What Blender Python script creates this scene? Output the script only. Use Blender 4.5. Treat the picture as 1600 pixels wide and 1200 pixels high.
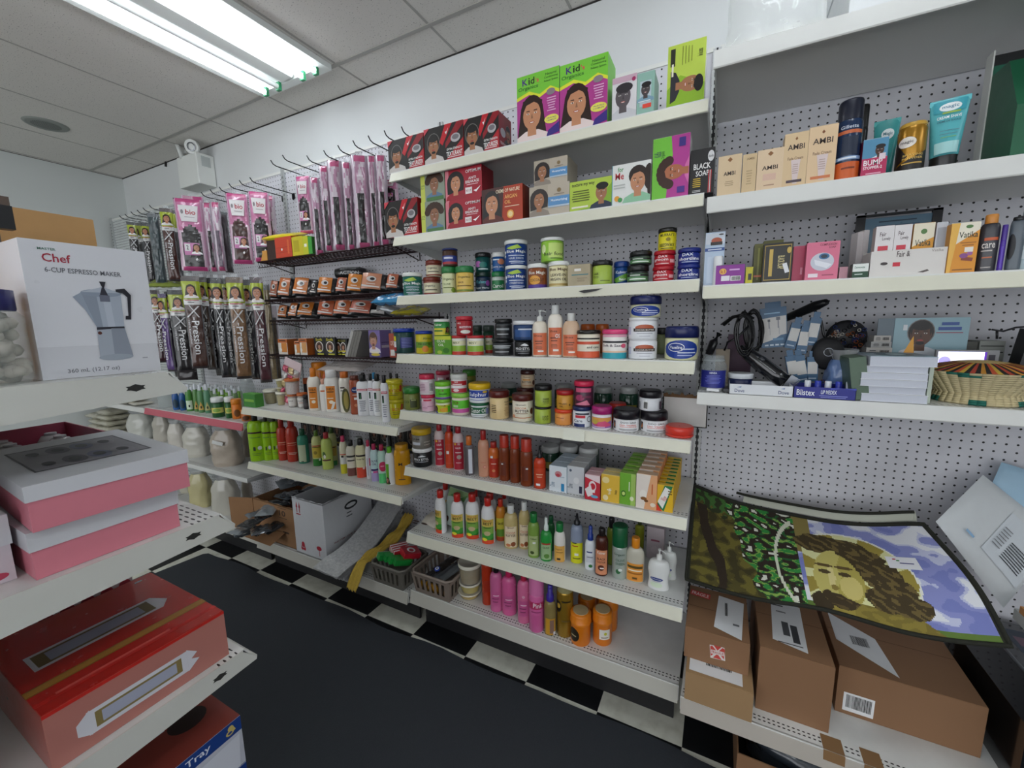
import bpy,math,random
from mathutils import Vector,Matrix,noise
random.seed(7)
for o in list(bpy.data.objects):bpy.data.objects.remove(o)
SC = bpy.context.scene;COL = SC.collection
# ---------------------------------------------------------------- camera
CX,CY,CZ = 3.0944,-1.3700,1.4995
FPX = 637.65
def _basis(y,p,r):
    cy,sy,cp,sp,cr,sr = math.cos(y),math.sin(y),math.cos(p),math.sin(p),math.cos(r),math.sin(r)
    f = Vector((sy*cp,cy*cp,-sp));s = Vector((cy,-sy,0));u = s.cross(f)
    return cr*s+sr*u,-sr*s+cr*u,f
CS,CU,CF = _basis(-.4723,.1484,-.0162)
cam = bpy.data.cameras.new('camera');cam_o = bpy.data.objects.new('camera',cam);COL.objects.link(cam_o)
cam_o.matrix_world = Matrix(((CS.x,CU.x,-CF.x,CX),(CS.y,CU.y,-CF.y,CY),(CS.z,CU.z,-CF.z,CZ),(0,0,0,1)))
cam.sensor_width = 36;cam.lens = FPX/1600*36;cam.clip_start = .02
SC.camera = cam_o
# ---------------------------------------------------------------- light and exposure
SC.view_settings.view_transform = 'Standard';SC.view_settings.look = 'None'
SC.view_settings.gamma = 1;SC.view_settings.use_curve_mapping = False
SC.view_settings.exposure = 0.12
W = bpy.data.worlds.new('world');SC.world = W;W.use_nodes = True
W.node_tree.nodes['Background'].inputs[0].default_value = (.93,.96,1,1)
W.node_tree.nodes['Background'].inputs[1].default_value = 2.1  # soft fill, enters only through the added window opening
TUBE_POWER = 12.5      # emission strength of the fluorescent tubes
# ---------------------------------------------------------------- rays: a pixel of the 1600x1200 frame to a point on a plane
def ray(x,y):return CF + CS*((x-800)/FPX) - CU*((y-600)/FPX)
C0 = Vector((CX,CY,CZ))
def atY(x,y,Y):d = ray(x,y);return C0+d*((Y-CY)/d.y)
def atZ(x,y,Z):d = ray(x,y);return C0+d*((Z-CZ)/d.z)
def atX(x,y,X):d = ray(x,y);return C0+d*((X-CX)/d.x)
# ---------------------------------------------------------------- materials
def lin(h):
    h = h.lstrip('#');v = [int(h[i:i+2],16)/255 for i in (0,2,4)]
    return tuple((c/12.92 if c <= .04045 else ((c+.055)/1.055)**2.4) for c in v)+(1,)
_M = {}
def mat(col,rough=.42,metal=0,alpha=1,coat=0,trans=0,kind=None,**k):
    key = (col,rough,metal,alpha,coat,trans,kind,tuple(sorted(k.items())))
    if key in _M:return _M[key]
    m = bpy.data.materials.new((kind or 'paint')+'_'+col.strip('#'));m.use_nodes = True
    nt = m.node_tree;N = nt.nodes;L = nt.links;b = N['Principled BSDF']
    b.inputs['Base Color'].default_value = lin(col);b.inputs['Roughness'].default_value = rough
    b.inputs['Metallic'].default_value = metal;b.inputs['Coat Weight'].default_value = coat
    b.inputs['Alpha'].default_value = alpha;b.inputs['Transmission Weight'].default_value = trans
    tc = N.new('ShaderNodeTexCoord');nz = N.new('ShaderNodeTexNoise')
    nz.inputs['Scale'].default_value = k.get('scale',40);L.new(tc.outputs['Object'],nz.inputs['Vector'])
    if kind in ('card','wall','metal','floor','cloth','film','ceil'):
        mx = N.new('ShaderNodeMix');mx.data_type = 'RGBA'
        c = lin(col);f = k.get('vary',.12)
        mx.inputs['A'].default_value = tuple(x*(1-f) for x in c[:3])+(1,);mx.inputs['B'].default_value = tuple(min(1,x*(1+f)) for x in c[:3])+(1,)
        L.new(nz.outputs[0],mx.inputs['Factor']);L.new(mx.outputs['Result'],b.inputs['Base Color'])
        if k.get('bump'):
            bp = N.new('ShaderNodeBump');bp.inputs['Strength'].default_value = k['bump'];bp.inputs['Distance'].default_value = .004
            L.new(nz.outputs[0],bp.inputs['Height']);L.new(bp.outputs[0],b.inputs['Normal'])
    else:
        mr = N.new('ShaderNodeMapRange');mr.inputs['To Min'].default_value = max(0,rough-.06);mr.inputs['To Max'].default_value = min(1,rough+.06)
        L.new(nz.outputs[0],mr.inputs['Value']);L.new(mr.outputs[0],b.inputs['Roughness'])
    _M[key] = m;return m
def emat(col,s):
    key = ('em',col,s)
    if key in _M:return _M[key]
    m = bpy.data.materials.new('lamp_'+col.strip('#'));m.use_nodes = True;b = m.node_tree.nodes['Principled BSDF']
    b.inputs['Base Color'].default_value = lin(col);b.inputs['Emission Color'].default_value = lin(col);b.inputs['Emission Strength'].default_value = s
    _M[key] = m;return m
def mm(c):                              # a hex colour or a material
    return mat(c) if isinstance(c,str) else c
# ---------------------------------------------------------------- text geometry cache
_T = {}
def textgeo(s):
    if s in _T:return _T[s]
    cu = bpy.data.curves.new('t','FONT');cu.body = s;cu.resolution_u = 2;cu.offset = .012
    o = bpy.data.objects.new('t',cu);me = bpy.data.meshes.new_from_object(o)
    vs = [(v.co.x,v.co.y) for v in me.vertices];fs = [tuple(p.vertices) for p in me.polygons]
    bpy.data.objects.remove(o);bpy.data.curves.remove(cu);bpy.data.meshes.remove(me)
    if not vs:_T[s] = ([],[]);return _T[s]
    x0 = min(v[0] for v in vs);x1 = max(v[0] for v in vs);y0 = min(v[1] for v in vs);y1 = max(v[1] for v in vs)
    _T[s] = ([((x-x0)/(x1-x0)-.5,(y-y0)/max(1e-6,y1-y0)-.5) for x,y in vs],fs);return _T[s]
# ---------------------------------------------------------------- mesh builder
class MB:
    def __init__(s):s.v = [];s.f = [];s.m = [];s.mats = [];s.smooth = []
    def mi(s,m):
        m = mm(m)
        if m not in s.mats:s.mats.append(m)
        return s.mats.index(m)
    def add(s,vs,fs,m,smooth=False):
        b = len(s.v);i = s.mi(m);s.v += [tuple(v) for v in vs]
        for f in fs:s.f.append(tuple(b+q for q in f));s.m.append(i);s.smooth.append(smooth)
    def box(s,x0,x1,y0,y1,z0,z1,m,M=None):
        vs = [Vector((x,y,z)) for x in (x0,x1) for y in (y0,y1) for z in (z0,z1)]
        if M:vs = [M @ v for v in vs]
        s.add(vs,[(0,1,3,2),(4,6,7,5),(0,4,5,1),(2,3,7,6),(0,2,6,4),(1,5,7,3)],m)
    def lathe(s,prof,m,seg=28,sy=1,cx=0,cy=0,cap=True):
        vs = [];n = len(prof)
        for r,z in prof:
            for k in range(seg):
                a = 2*math.pi*k/seg;vs.append((cx+r*math.cos(a),cy+sy*r*math.sin(a),z))
        fs = [(i*seg+k,i*seg+(k+1) % seg,(i+1)*seg+(k+1) % seg,(i+1)*seg+k) for i in range(n-1) for k in range(seg)]
        s.add(vs,fs,m,True)
        if cap:
            if prof[0][0] > 1e-5:s.add([(cx+prof[0][0]*math.cos(2*math.pi*k/seg),cy+sy*prof[0][0]*math.sin(2*math.pi*k/seg),prof[0][1]) for k in range(seg)][::-1],[tuple(range(seg))],m)
            if prof[-1][0] > 1e-5:s.add([(cx+prof[-1][0]*math.cos(2*math.pi*k/seg),cy+sy*prof[-1][0]*math.sin(2*math.pi*k/seg),prof[-1][1]) for k in range(seg)],[tuple(range(seg))],m)
    def tube(s,pts,r,m,seg=6,closed=False):
        pts = [Vector(p) for p in pts];n = len(pts);vs = []
        for i,p in enumerate(pts):
            t = (pts[(i+1) % n if closed else min(i+1,n-1)]-pts[(i-1) % n if closed else max(i-1,0)])
            if t.length < 1e-9:t = Vector((0,0,1))
            t.normalize();a = Vector((0,0,1)) if abs(t.z) < .9 else Vector((1,0,0))
            u = t.cross(a).normalized();w = t.cross(u);rr = r[i] if isinstance(r,(list,tuple)) else r
            for k in range(seg):
                q = 2*math.pi*k/seg;vs.append(p+u*rr*math.cos(q)+w*rr*math.sin(q))
        fs = [(i*seg+k,i*seg+(k+1) % seg,((i+1) % n)*seg+(k+1) % seg,((i+1) % n)*seg+k) for i in range(n if closed else n-1) for k in range(seg)]
        if not closed:fs += [tuple(range(seg))[::-1],tuple((n-1)*seg+k for k in range(seg))]
        s.add(vs,fs,m,seg > 4)
    def prism(s,poly,axis,a,b,m):         # polygon extruded along an axis from a to b
        def P(p,t):return {'x':(t,p[0],p[1]),'y':(p[0],t,p[1]),'z':(p[0],p[1],t)}[axis]
        n = len(poly);vs = [P(p,a) for p in poly]+[P(p,b) for p in poly]
        fs = [tuple(range(n))[::-1],tuple(range(n,2*n))]+[(i,(i+1) % n,n+(i+1) % n,n+i) for i in range(n)]
        s.add(vs,fs,m)
    def grid(s,fn,nu,nv,m,smooth=True,matfn=None,closeu=False):
        vs = [fn(i/nu,j/nv) for j in range(nv+1) for i in range(nu+1)]
        fs = [(j*(nu+1)+i,j*(nu+1)+i+1,(j+1)*(nu+1)+i+1,(j+1)*(nu+1)+i) for j in range(nv) for i in range(nu)]
        if not matfn:s.add(vs,fs,m,smooth);return
        b = len(s.v);s.v += [tuple(v) for v in vs];q = 0
        for j in range(nv):
            for i in range(nu):
                s.f.append(tuple(b+k for k in fs[q]));q += 1
                s.m.append(s.mi(matfn((i+.5)/nu,(j+.5)/nv)));s.smooth.append(smooth)
    def xf(s,M):
        s.v = [tuple(M @ Vector(v)) for v in s.v];return s
    def build(s,name,parent=None,loc=None,rz=0,bevel=0,rot=None):
        me = bpy.data.meshes.new(name);me.from_pydata([tuple(v) for v in s.v],[],s.f)
        for m in s.mats:me.materials.append(m)
        me.polygons.foreach_set('material_index',s.m);me.polygons.foreach_set('use_smooth',s.smooth);me.update()
        o = bpy.data.objects.new(name,me);COL.objects.link(o)
        if parent:o.parent = parent
        if loc is not None:o.location = loc
        o.rotation_euler = rot if rot else (0,0,rz)
        if bevel:
            b = o.modifiers.new('bevel','BEVEL');b.width = bevel;b.segments = 2;b.limit_method = 'ANGLE';b.angle_limit = .7
        return o
# ---------------------------------------------------------------- printing on a surface: u in -1..1, v in 0..1
def _clip(p):return (max(-1,min(1,p[0])),max(0,min(1,p[1])))
def faceprint(el,asp):                    # a head and shoulders as flat shapes; asp = su/sv
    _,cx,cy,s,skin,hair,shirt,style = el[:8];rot = el[8] if len(el) > 8 else 0
    o = []
    def E(x,y,rx,ry,c,n=18):o.append(([(x+rx*math.cos(2*math.pi*k/n),y+ry*math.sin(2*math.pi*k/n)) for k in range(n)],c))
    dark = hair
    if style == 'short':E(0,.1,.255,.31,'#77726f');E(0,.1,.235,.29,hair)
    if style in ('long','pony','bob','curl'):
        if style == 'long':E(0,.08,.26,.34,hair);o.append(([(-.26,.1),(.26,.1),(.34,-.5),(-.36,-.5)],hair))
        if style == 'bob':E(0,.08,.36,.36,hair);o.append(([(-.36,.1),(.36,.1),(.33,-.22),(-.35,-.3)],hair))
        if style == 'pony':E(.0,.2,.25,.26,hair);E(.3,.12,.14,.34,hair);E(.36,-.2,.1,.25,hair)
        if style == 'curl':
            for k in range(9):E(.32*math.cos(.2+k*.35),.12+.26*math.sin(.2+k*.35),.13,.13,hair)
    o.append(([(-.42,-.5),(.42,-.5),(.36,-.36),(.14,-.26),(-.14,-.26),(-.36,-.36)],shirt))
    o.append(([(-.1,-.36),(.1,-.36),(.09,-.1),(-.09,-.1)],skin))
    E(0,.03,.2,.27,skin)
    if style == 'short':E(0,.24,.2,.1,hair);o.append(([(-.21,.2),(-.17,.0),(-.15,.2)],hair));o.append(([(.21,.2),(.17,.0),(.15,.2)],hair));E(0,-.17,.08,.04,hair)
    elif style == 'crop':E(.03,.24,.22,.12,hair)
    else:o.append(([(-.21,.08),(-.12,.24),(.05,.28),(.19,.2),(.21,.08),(.24,.28),(.05,.38),(-.2,.33)],hair))
    for sx in (-1,1):
        E(sx*.085,.07,.035,.014,'#f2efe8',8);E(sx*.085,.07,.015,.014,'#1c1310',8)
        o.append(([(sx*.04,.11),(sx*.13,.115),(sx*.12,.13),(sx*.05,.13)],dark))
    o.append(([(-.02,-.03),(.03,-.03),(.012,.06),(0,.06)],mul(skin,.75)))
    E(0,-.1,.06,.022,'#a8443f',10);
    if style != 'short':o.append(([(-.045,-.095),(.045,-.095),(.03,-.112),(-.03,-.112)],'#f5f0ea'))
    r = []
    c,sn = math.cos(rot),math.sin(rot)
    for pts,col in o:
        r.append((('p',[(cx+(x*c-y*sn)*s/asp,cy+(x*sn+y*c)*s) for x,y in pts],col)))
    return r
def mul(h,k):
    h = h.lstrip('#');return '#'+''.join('%02x' % max(0,min(255,int(int(h[i:i+2],16)*k))) for i in (0,2,4))
def _cut(pp,x,s):                        # the part of a polygon on one side of a vertical line
    o = []
    for a,b in zip(pp,pp[1:]+pp[:1]):
        ia,ib = (a[0]-x)*s >= 0,(b[0]-x)*s >= 0
        if ia:o.append(a)
        if ia != ib:t = (x-a[0])/(b[0]-a[0]);o.append((x,a[1]+(b[1]-a[1])*t))
    return o
def put(mb,surf,su,sv,prints,rough=.4):
    """surf(x, z, d) -> point; x in metres from the centre, z in metres from the foot, d = lift"""
    layer = 0;asp = su/sv;gap = .00015 if abs(surf(su*.9,sv*.5,0)[1]-surf(0,sv*.5,0)[1]) > 2e-4 and abs(surf(su*.9,sv*.5,0)[0]-surf(0,sv*.5,0)[0]) > 1e-3 else .00006
    todo = []
    for e in prints:todo += faceprint(e,asp) if e[0] == 'f' else [e]
    for e in todo:
        layer += 1;d = .0003+layer*gap;t = e[0]
        if t == 'r':
            _,cx,cy,w,h,c = e[:6];rot = e[6] if len(e) > 6 else 0
            n = max(1,int(w*12)) if gap > .0001 else max(1,int(w*3));pts = []
            for j in (0,1):
                for i in range(n+1):
                    x = (i/n-.5)*w*asp;y = (j-.5)*h
                    if rot:x,y = x*math.cos(rot)-y*math.sin(rot),x*math.sin(rot)+y*math.cos(rot)
                    p = _clip((cx+x/asp,cy+y));pts.append(surf(p[0]*su,p[1]*sv,d))
            mb.add(pts,[(i,i+1,n+2+i,n+1+i) for i in range(n)],mat(c,rough) if isinstance(c,str) else c)
        elif t in ('e','p'):
            if t == 'e':
                _,cx,cy,rx,ry,c = e[:6];pp = [(cx+rx*math.cos(2*math.pi*k/20),cy+ry*math.sin(2*math.pi*k/20)) for k in range(20)]
            else:pp,c = e[1],e[2]
            pp = [_clip(p) for p in pp];u0,u1 = min(p[0] for p in pp),max(p[0] for p in pp);n = max(1,int((u1-u0)/(.09 if gap > .0001 else .5)));mt_ = mat(c,rough) if isinstance(c,str) else c
            for k in range(n):
                sl = _cut(_cut(pp,u0+(u1-u0)*k/n,1),u0+(u1-u0)*(k+1)/n,-1) if n > 1 else pp
                if len(sl) > 2:mb.add([surf(p[0]*su,p[1]*sv,d) for p in sl],[tuple(range(len(sl)))],mt_)
        elif t == 't':
            _,s,cx,cy,w,h,c = e[:7];rot = e[7] if len(e) > 7 else 0
            vs,fs = textgeo(s);pts = []
            if not vs:continue
            for x,y in vs:
                x *= w*asp;y *= h
                if rot:x,y = x*math.cos(rot)-y*math.sin(rot),x*math.sin(rot)+y*math.cos(rot)
                pts.append(surf((cx+x/asp)*su,(cy+y)*sv,d))
            mb.add(pts,fs,mat(c,rough) if isinstance(c,str) else c)
def lines(cx,cy,w,h,n,c,seed=0):      # small print: rows of short dashes
    r = random.Random(seed+n);o = []
    for k in range(n):
        y = cy+h/2-h*(k+.5)/n;ww = w*(.6+.4*r.random());o.append(('r',cx,y,ww,h/n*.42,c))
    return o
def barcode(cx,cy,w,h,c='#1a1a1a',bg='#f6f6f4',n=17):
    r = random.Random(int(cx*50)+n);o = [('r',cx,cy,w*1.15,h*1.25,bg)] if bg else []
    for k in range(n):
        o.append(('r',cx-w/2+w*(k+.5)/n,cy,w/n*(.3+.5*r.random()),h,c))
    return o
# ---------------------------------------------------------------- things
def empty(name,label,cat,loc,rz=0,group=None):
    o = bpy.data.objects.new(name,None);COL.objects.link(o);o.empty_display_size = .03
    o.location = loc;o.rotation_euler = (0,0,rz);o['label'] = label;o['category'] = cat
    if group:o['group'] = group
    return o
def tag(o,label,cat,group=None):
    o['label'] = label;o['category'] = cat
    if group:o['group'] = group
    return o
def struct(o):o['kind'] = 'structure';return o
def rounded(r,h,b=.004,b2=None):
    b2 = b if b2 is None else b2
    return [(r-b,0),(r-b*.3,b*.3),(r,b),(r,h-b2),(r-b2*.3,h-b2*.3),(r-b2,h)]
def cyl(rx,ry):return lambda x,z,d:((rx+d)*math.sin(x/max(rx,ry)),-(ry+d)*math.cos(x/max(rx,ry)),z)
# ================================================================ product builders (each: root Empty > parts)
CR = [0,0,1.0]
def crop(ox,oy,s):CR[:] = [ox,oy,s]
def px(x,y):return CR[0]+x/CR[2],CR[1]+y/CR[2]
SH = {}                                   # shelf name -> (front edge y, top z, x0, x1)
LAST = {}
def place(shelf,L,R,top,bot,Y=None,round_=True,on=None,depth=None,zb=None):
    """returns x, y(centre), z(base), width, height, azimuth to the camera"""
    Yf,Z = SH[shelf][:2]
    if zb is not None:Z = zb
    if on:Z = on['z']+on['h'];Y = on['y'] if Y is None else Y
    xc = (L+R)/2;(X1,Y1),(X2,Y2),(XT,YT),(XB,YB) = px(L,bot),px(R,bot),px(xc,top),px(xc,bot)
    ym = (YT+YB)/2;xl,xr = px(L,0)[0],px(R,0)[0]
    w = .06;y = Y if Y is not None else Yf+.05
    for _ in range(6):
        if Y is None:
            if CZ-Z > .3:
                p = atZ(XB,YB,Z);th = math.atan2(CX-p.x,p.y-CY)
                y = p.y + (w/2*math.cos(th) if round_ else (depth or .05)/2)
            else:y = Yf+.012+(w/2 if round_ else (depth or .05)/2)
            hh = w/2 if round_ else (depth or .05)/2
            y = max(Yf+.006+hh,min(.415-hh,y))
        yy = y if round_ else y-(depth or .05)/2
        a,b = atY(xl,ym,yy),atY(xr,ym,yy);c = (a+b)/2
        th = math.atan2(CX-c.x,c.y-CY)
        w = abs(b.x-a.x)*(math.cos(th) if round_ else 1)
    t = atY(XT,YT,y if round_ else yy)
    h = max(.012,t.z-Z)
    r = dict(x=c.x,y=y,z=Z,w=w,h=h,th=th)
    return r
def jar(q,body,lid,label,prints=(),name='cream_jar',cat='jar',lidf=.24,lidw=1.04,rough=.3,taper=1,group=None,turn=.75,clear=False,flat=False,lidh=None):
    r,h = q['w']/2/max(1,lidw),q['h'];lh = lidh or h*lidf;bh = h-lh
    root = empty(name,label,cat,(q['x'],q['y'],q['z']+.0004),q['th']*turn,group)
    b = MB();bm_ = mat(body,.08,alpha=.45) if clear else mat(body,rough)
    b.lathe([(r*taper-.004,0),(r*taper-.001,.001),(r*taper,.004),(r,bh-.005),(r-.003,bh-.001),(r-.005,bh)],bm_)
    rr = r*(1+taper)/2 if taper != 1 else r
    put(b,(lambda x,z,d:((r*taper+(r-r*taper)*z/bh+d)*math.sin(x/r),-(r*taper+(r-r*taper)*z/bh+d)*math.cos(x/r),z)),r*1.25,bh,list(prints))
    b.build('body',root)
    R_ = r*lidw;l = MB()
    if flat:l.lathe([(R_*.97,bh),(R_,bh+.001),(R_,h-.004),(R_*.96,h),(R_*.9,h-.0005)],mat(lid,.3),30)
    else:l.lathe([(R_*.97,bh),(R_,bh+.0015),(R_,h-lh*.3),(R_*.96,h-lh*.1),(R_*.88,h),(R_*.8,h-.0006)],mat(lid,.3),30)
    l.build('lid',root);return q
def bottle(q,body,cap,label,prints=(),name='lotion_bottle',cat='bottle',sh=.72,capf=.16,capw=.42,oval=.8,neck=None,rough=.25,kind='flip',group=None,turn=.8,clear=False,lab=None,waist=0,labz=(.06,.93),blunt=.5,shoulder=None):
    rx,h = q['w']/2,q['h'];ry = rx*oval;ch = h*capf;bh = h-ch;zs = bh*sh;nr = rx*(neck or capw*.92)
    root = empty(name,label,cat,(q['x'],q['y'],q['z']+.0004),q['th']*turn,group)
    pr = [(rx*.9,0),(rx*.97,.0015),(rx,.006)]
    if waist:pr += [(rx*(1-waist*math.sin(math.pi*k/8)),.006+(zs-.006)*k/8) for k in range(1,8)]
    pr += [(rx,zs)]
    for k in range(1,7):
        t = k/6;pr.append((nr+(rx-nr)*(math.cos(t*math.pi/2))**(.35+blunt),zs+(bh-zs)*(math.sin(t*math.pi/2))))
    b = MB();b.lathe(pr,mat(body,.06,alpha=.5) if clear else mat(body,rough),sy=oval)
    su = rx*1.2;sf = cyl(rx,ry)
    f2 = lambda x,z,d:((rx+d)*math.sin(x/rx),-(ry+d)*math.cos(x/rx),z)
    if waist:f2 = lambda x,z,d:((rx*(1-waist*math.sin(math.pi*z/zs))+d)*math.sin(x/rx),-(ry*(1-waist*math.sin(math.pi*z/zs))+d)*math.cos(x/rx),z)
    pr2 = list(prints)
    if lab:pr2 = [('r',0,(labz[0]+labz[1])/2,1.7,labz[1]-labz[0],lab)]+pr2
    put(b,f2,su,zs,pr2);b.build('body',root)
    c = MB();cr = rx*capw;m = mat(cap,.3)
    if kind == 'flip':c.lathe([(cr*.96,bh-.001),(cr,bh),(cr,h-.003),(cr*.9,h)],m,24)
    elif kind == 'disc':c.lathe([(cr*1.0,bh-.002),(cr,h-.004),(cr*.93,h)],m,24,sy=max(oval,.7))
    elif kind == 'tip':c.lathe([(cr,bh),(cr,bh+ch*.3),(cr*.55,bh+ch*.42),(cr*.3,h),(cr*.2,h)],m,20)
    elif kind == 'spray':
        c.lathe([(cr,bh),(cr,bh+ch*.35),(cr*.7,bh+ch*.45),(cr*.66,h-.003),(cr*.5,h)],m,20)
        c.tube([(0,0,h-ch*.15),(0,-cr*.95,h-ch*.15)],cr*.18,m)
    elif kind == 'pump':
        c.lathe([(cr,bh),(cr,bh+ch*.4),(cr*.5,bh+ch*.45),(cr*.25,bh+ch*.5),(cr*.25,h-ch*.18),(cr*.5,h-ch*.16),(cr*.5,h)],m,20)
        c.tube([(0,0,h-ch*.09),(cr*1.0,-cr*.5,h-ch*.09),(cr*1.9,-cr*1.0,h-ch*.16),(cr*2.0,-cr*1.05,h-ch*.25)],cr*.17,m)
    c.build({'spray':'spray_cap','pump':'pump','tip':'nozzle'}.get(kind,'cap'),root);return q
def canister(q,body,cap,label,prints=(),name='spray_can',cat='can',capf=.28,capw=.94,rough=.22,metal=0,group=None):
    r,h = q['w']/2,q['h'];ch = h*capf;bh = h-ch
    root = empty(name,label,cat,(q['x'],q['y'],q['z']+.0004),q['th']*.8,group)
    b = MB();b.lathe([(r*.95,0),(r,.003),(r,bh-.012),(r*.97,bh-.006),(r*.86,bh)],mat(body,rough,metal))
    put(b,cyl(r,r),r*1.25,bh-.012,list(prints));b.build('body',root)
    c = MB();R_ = r*capw;c.lathe([(R_,bh-.003),(R_,h-.006),(R_*.93,h-.001),(R_*.8,h)],mat(cap,.3));c.build('cap',root);return q
def carton(q,d,front,label,prints=(),side=None,topc=None,name='product_box',cat='box',rz=0,group=None,sideprints=(),rough=.35,backside=None):
    """a closed cardboard box; q['x'] is the middle of its front face"""
    w,h = q['w'],q['h'];y = q['y']
    root = empty(name,label,cat,(q['x'],y,q['z']+.0004),rz,group)
    b = MB();f,s,t = mm(front),mm(side or front),mm(topc or side or front)
    x0,x1,y0,y1 = -w/2,w/2,-d/2,d/2
    b.add([(x0,y0,0),(x1,y0,0),(x1,y0,h),(x0,y0,h)],[(0,1,2,3)],f)
    b.add([(x1,y0,0),(x1,y1,0),(x1,y1,h),(x1,y0,h)],[(0,1,2,3)],s)
    b.add([(x1,y1,0),(x0,y1,0),(x0,y1,h),(x1,y1,h)],[(0,1,2,3)],s)
    b.add([(x0,y1,0),(x0,y0,0),(x0,y0,h),(x0,y1,h)],[(0,1,2,3)],s)
    b.add([(x0,y0,h),(x1,y0,h),(x1,y1,h),(x0,y1,h)],[(0,1,2,3)],t)
    b.add([(x0,y0,0),(x0,y1,0),(x1,y1,0),(x1,y0,0)],[(0,1,2,3)],t)
    put(b,lambda x,z,dd:(x,y0-dd,z),w/2,h,list(prints),rough)
    if sideprints:put(b,lambda x,z,dd:(x1+dd,x,z),d/2,h,list(sideprints),rough)
    co = b.build('carton',root)
    fl = MB();fl.box(x0+.001,x1-.001,y0+.001,y1-.001,h,h+.0008,t);fl.build('top_flap',co)
    return q
def deli(q,label,cat='tub',fill='#c8b878',lid='#e9e6d4',taper=.8,group=None,name='deli_tub',prints=()):
    r,h = q['w']/2,q['h']
    root = empty(name,label,cat,(q['x'],q['y'],q['z']+.0004),q['th']*.8,group)
    b = MB();b.lathe([(r*taper-.002,0),(r*taper,.002),(r*.96,h*.82),(r*.98,h*.84)],mat('#dfe0da',.12,alpha=.28));
    if prints:put(b,lambda x,z,d:((r*(taper+.16*z/(h*.82))+d)*math.sin(x/r),-(r*(taper+.16*z/(h*.82))+d)*math.cos(x/r),z),r*1.2,h*.82,list(prints))
    b.build('cup',root)
    c = MB();c.lathe([(r*taper-.004,.002),(r*.93-.002,h*.74),(.001,h*.76)],mat(fill,.7,kind='card',vary=.25,scale=90));c.build('contents',root)
    l = MB();l.lathe([(r*.99,h*.83),(r,h*.84),(r,h*.97),(r*.95,h),(r*.9,h*.95),(.002,h*.95)],mat(lid,.3));l.build('lid',root);return q
def squeeze_tube(q,body,cap,label,prints=(),capf=.17,name='cream_tube',group=None,rz=None):
    w,h = q['w'],q['h'];r = w*.5*.72;ch = h*capf
    root = empty(name,label,'tube',(q['x'],q['y'],q['z']+.0004),q['th']*.6 if rz is None else rz,group)
    def S(x,z,d):
        t = (z-ch)/(h-ch);a = r+(w/2-r)*t;b_ = r*(1-t)+.002*t;an = x/(w/2)*1.2
        return (a*math.sin(an),-(b_+d)*math.cos(an),z)
    b = MB()
    def P(u,v):
        an = u*2*math.pi;a = r+(w/2-r)*v;b_ = r*(1-v)**.8+.0015
        return (a*math.sin(an),-b_*math.cos(an),ch+(h-ch)*v)
    b.grid(P,28,8,mat(body,.25))
    b.box(-w/2,w/2,-.0018,.0018,h-.012,h,mat(mul(body,1.1),.3))
    put(b,lambda x,z,d:((r+(w/2-r)*z/(h-ch))*math.sin(x/(w/2)*1.1),-(r*(1-z/(h-ch))**.8+.0015)*math.cos(x/(w/2)*1.1)-d*3-.0006,ch+z),w/2,(h-ch),list(prints))
    b.build('tube_body',root)
    c = MB();c.lathe([(r*.92,0),(r*.95,.002),(r*.98,ch)],mat(cap,.3));c.build('cap',root);return q
def pouch_mesh(w,h,t,m,nu=12,nv=18,crumple=.003,seed=0,mat2=None,neckz=None):
    b = MB();rr = Vector((seed*3.1,seed*1.7,0))
    def F(side):
        def f(u,v):
            x = (u-.5)*w;z = v*h;e = (max(0,1-(2*u-1)**4)*max(0,1-(2*v-1)**6))**.6
            n = noise.noise(Vector((x*40,z*30,side))+rr)*crumple*(1 if e > .02 else 0)
            return (x*(1-.03*e),side*(t/2*e+n+.0004),z)
        return f
    for side in (-1,1):b.grid(F(side),nu,nv,m if side < 0 else (mat2 or m))
    return b
def film(alpha=.3,col='#e8ecee'):return mat(col,.08,alpha=alpha,coat=.5)
def bag(name,label,cat,loc,w,h,d,m,seed=0,rz=0,group=None,top=.35,prints=()):
    """a soft filled bag slumping on its base, gathered at the top"""
    root = empty(name,label,cat,loc,rz,group);b = MB();s = Vector((seed*2.3,seed,seed*.7))
    def f(u,v):
        a = 2*math.pi*u;bl = 1 if v < .68 else 1-((v-.68)/.32)**1.3*(1-top)
        base = min(1,.86+v*1.4) if v < .1 else 1-.06*v
        k = bl*base;ca,sa = math.cos(a),math.sin(a)
        ca = math.copysign(abs(ca)**.75,ca);sa = math.copysign(abs(sa)**.75,sa)
        n = noise.noise(Vector((ca*2,sa*2,v*4))+s)*.1+noise.noise(Vector((ca*5,sa*5,v*9))+s)*.045
        return (w/2*k*ca*(1+n),d/2*k*sa*(1+n),h*v+(0 if v < .05 else n*.02))
    b.grid(f,36,22,m);vs = [f(i/36,0) for i in range(36)];b.add(vs[::-1],[tuple(range(36))],m)
    b.add([f(i/36,1) for i in range(36)],[tuple(range(36))],m)
    if prints:put(b,lambda x,z,dd:(x,-d*.49-.012-dd,z),w/2,h,list(prints))
    b.build('filled_bag',root)
    c = MB();c.grid(lambda u,v:((w/2*top*.9)*(1+v*.5)*math.cos(2*math.pi*u)*(1+.15*math.sin(u*31)),(d/2*top*.9)*(1+v*.5)*math.sin(2*math.pi*u)*(1+.15*math.cos(u*37)),h+v*.03),30,3,film(.4));c.build('gathered_top',root)
    return root
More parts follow.
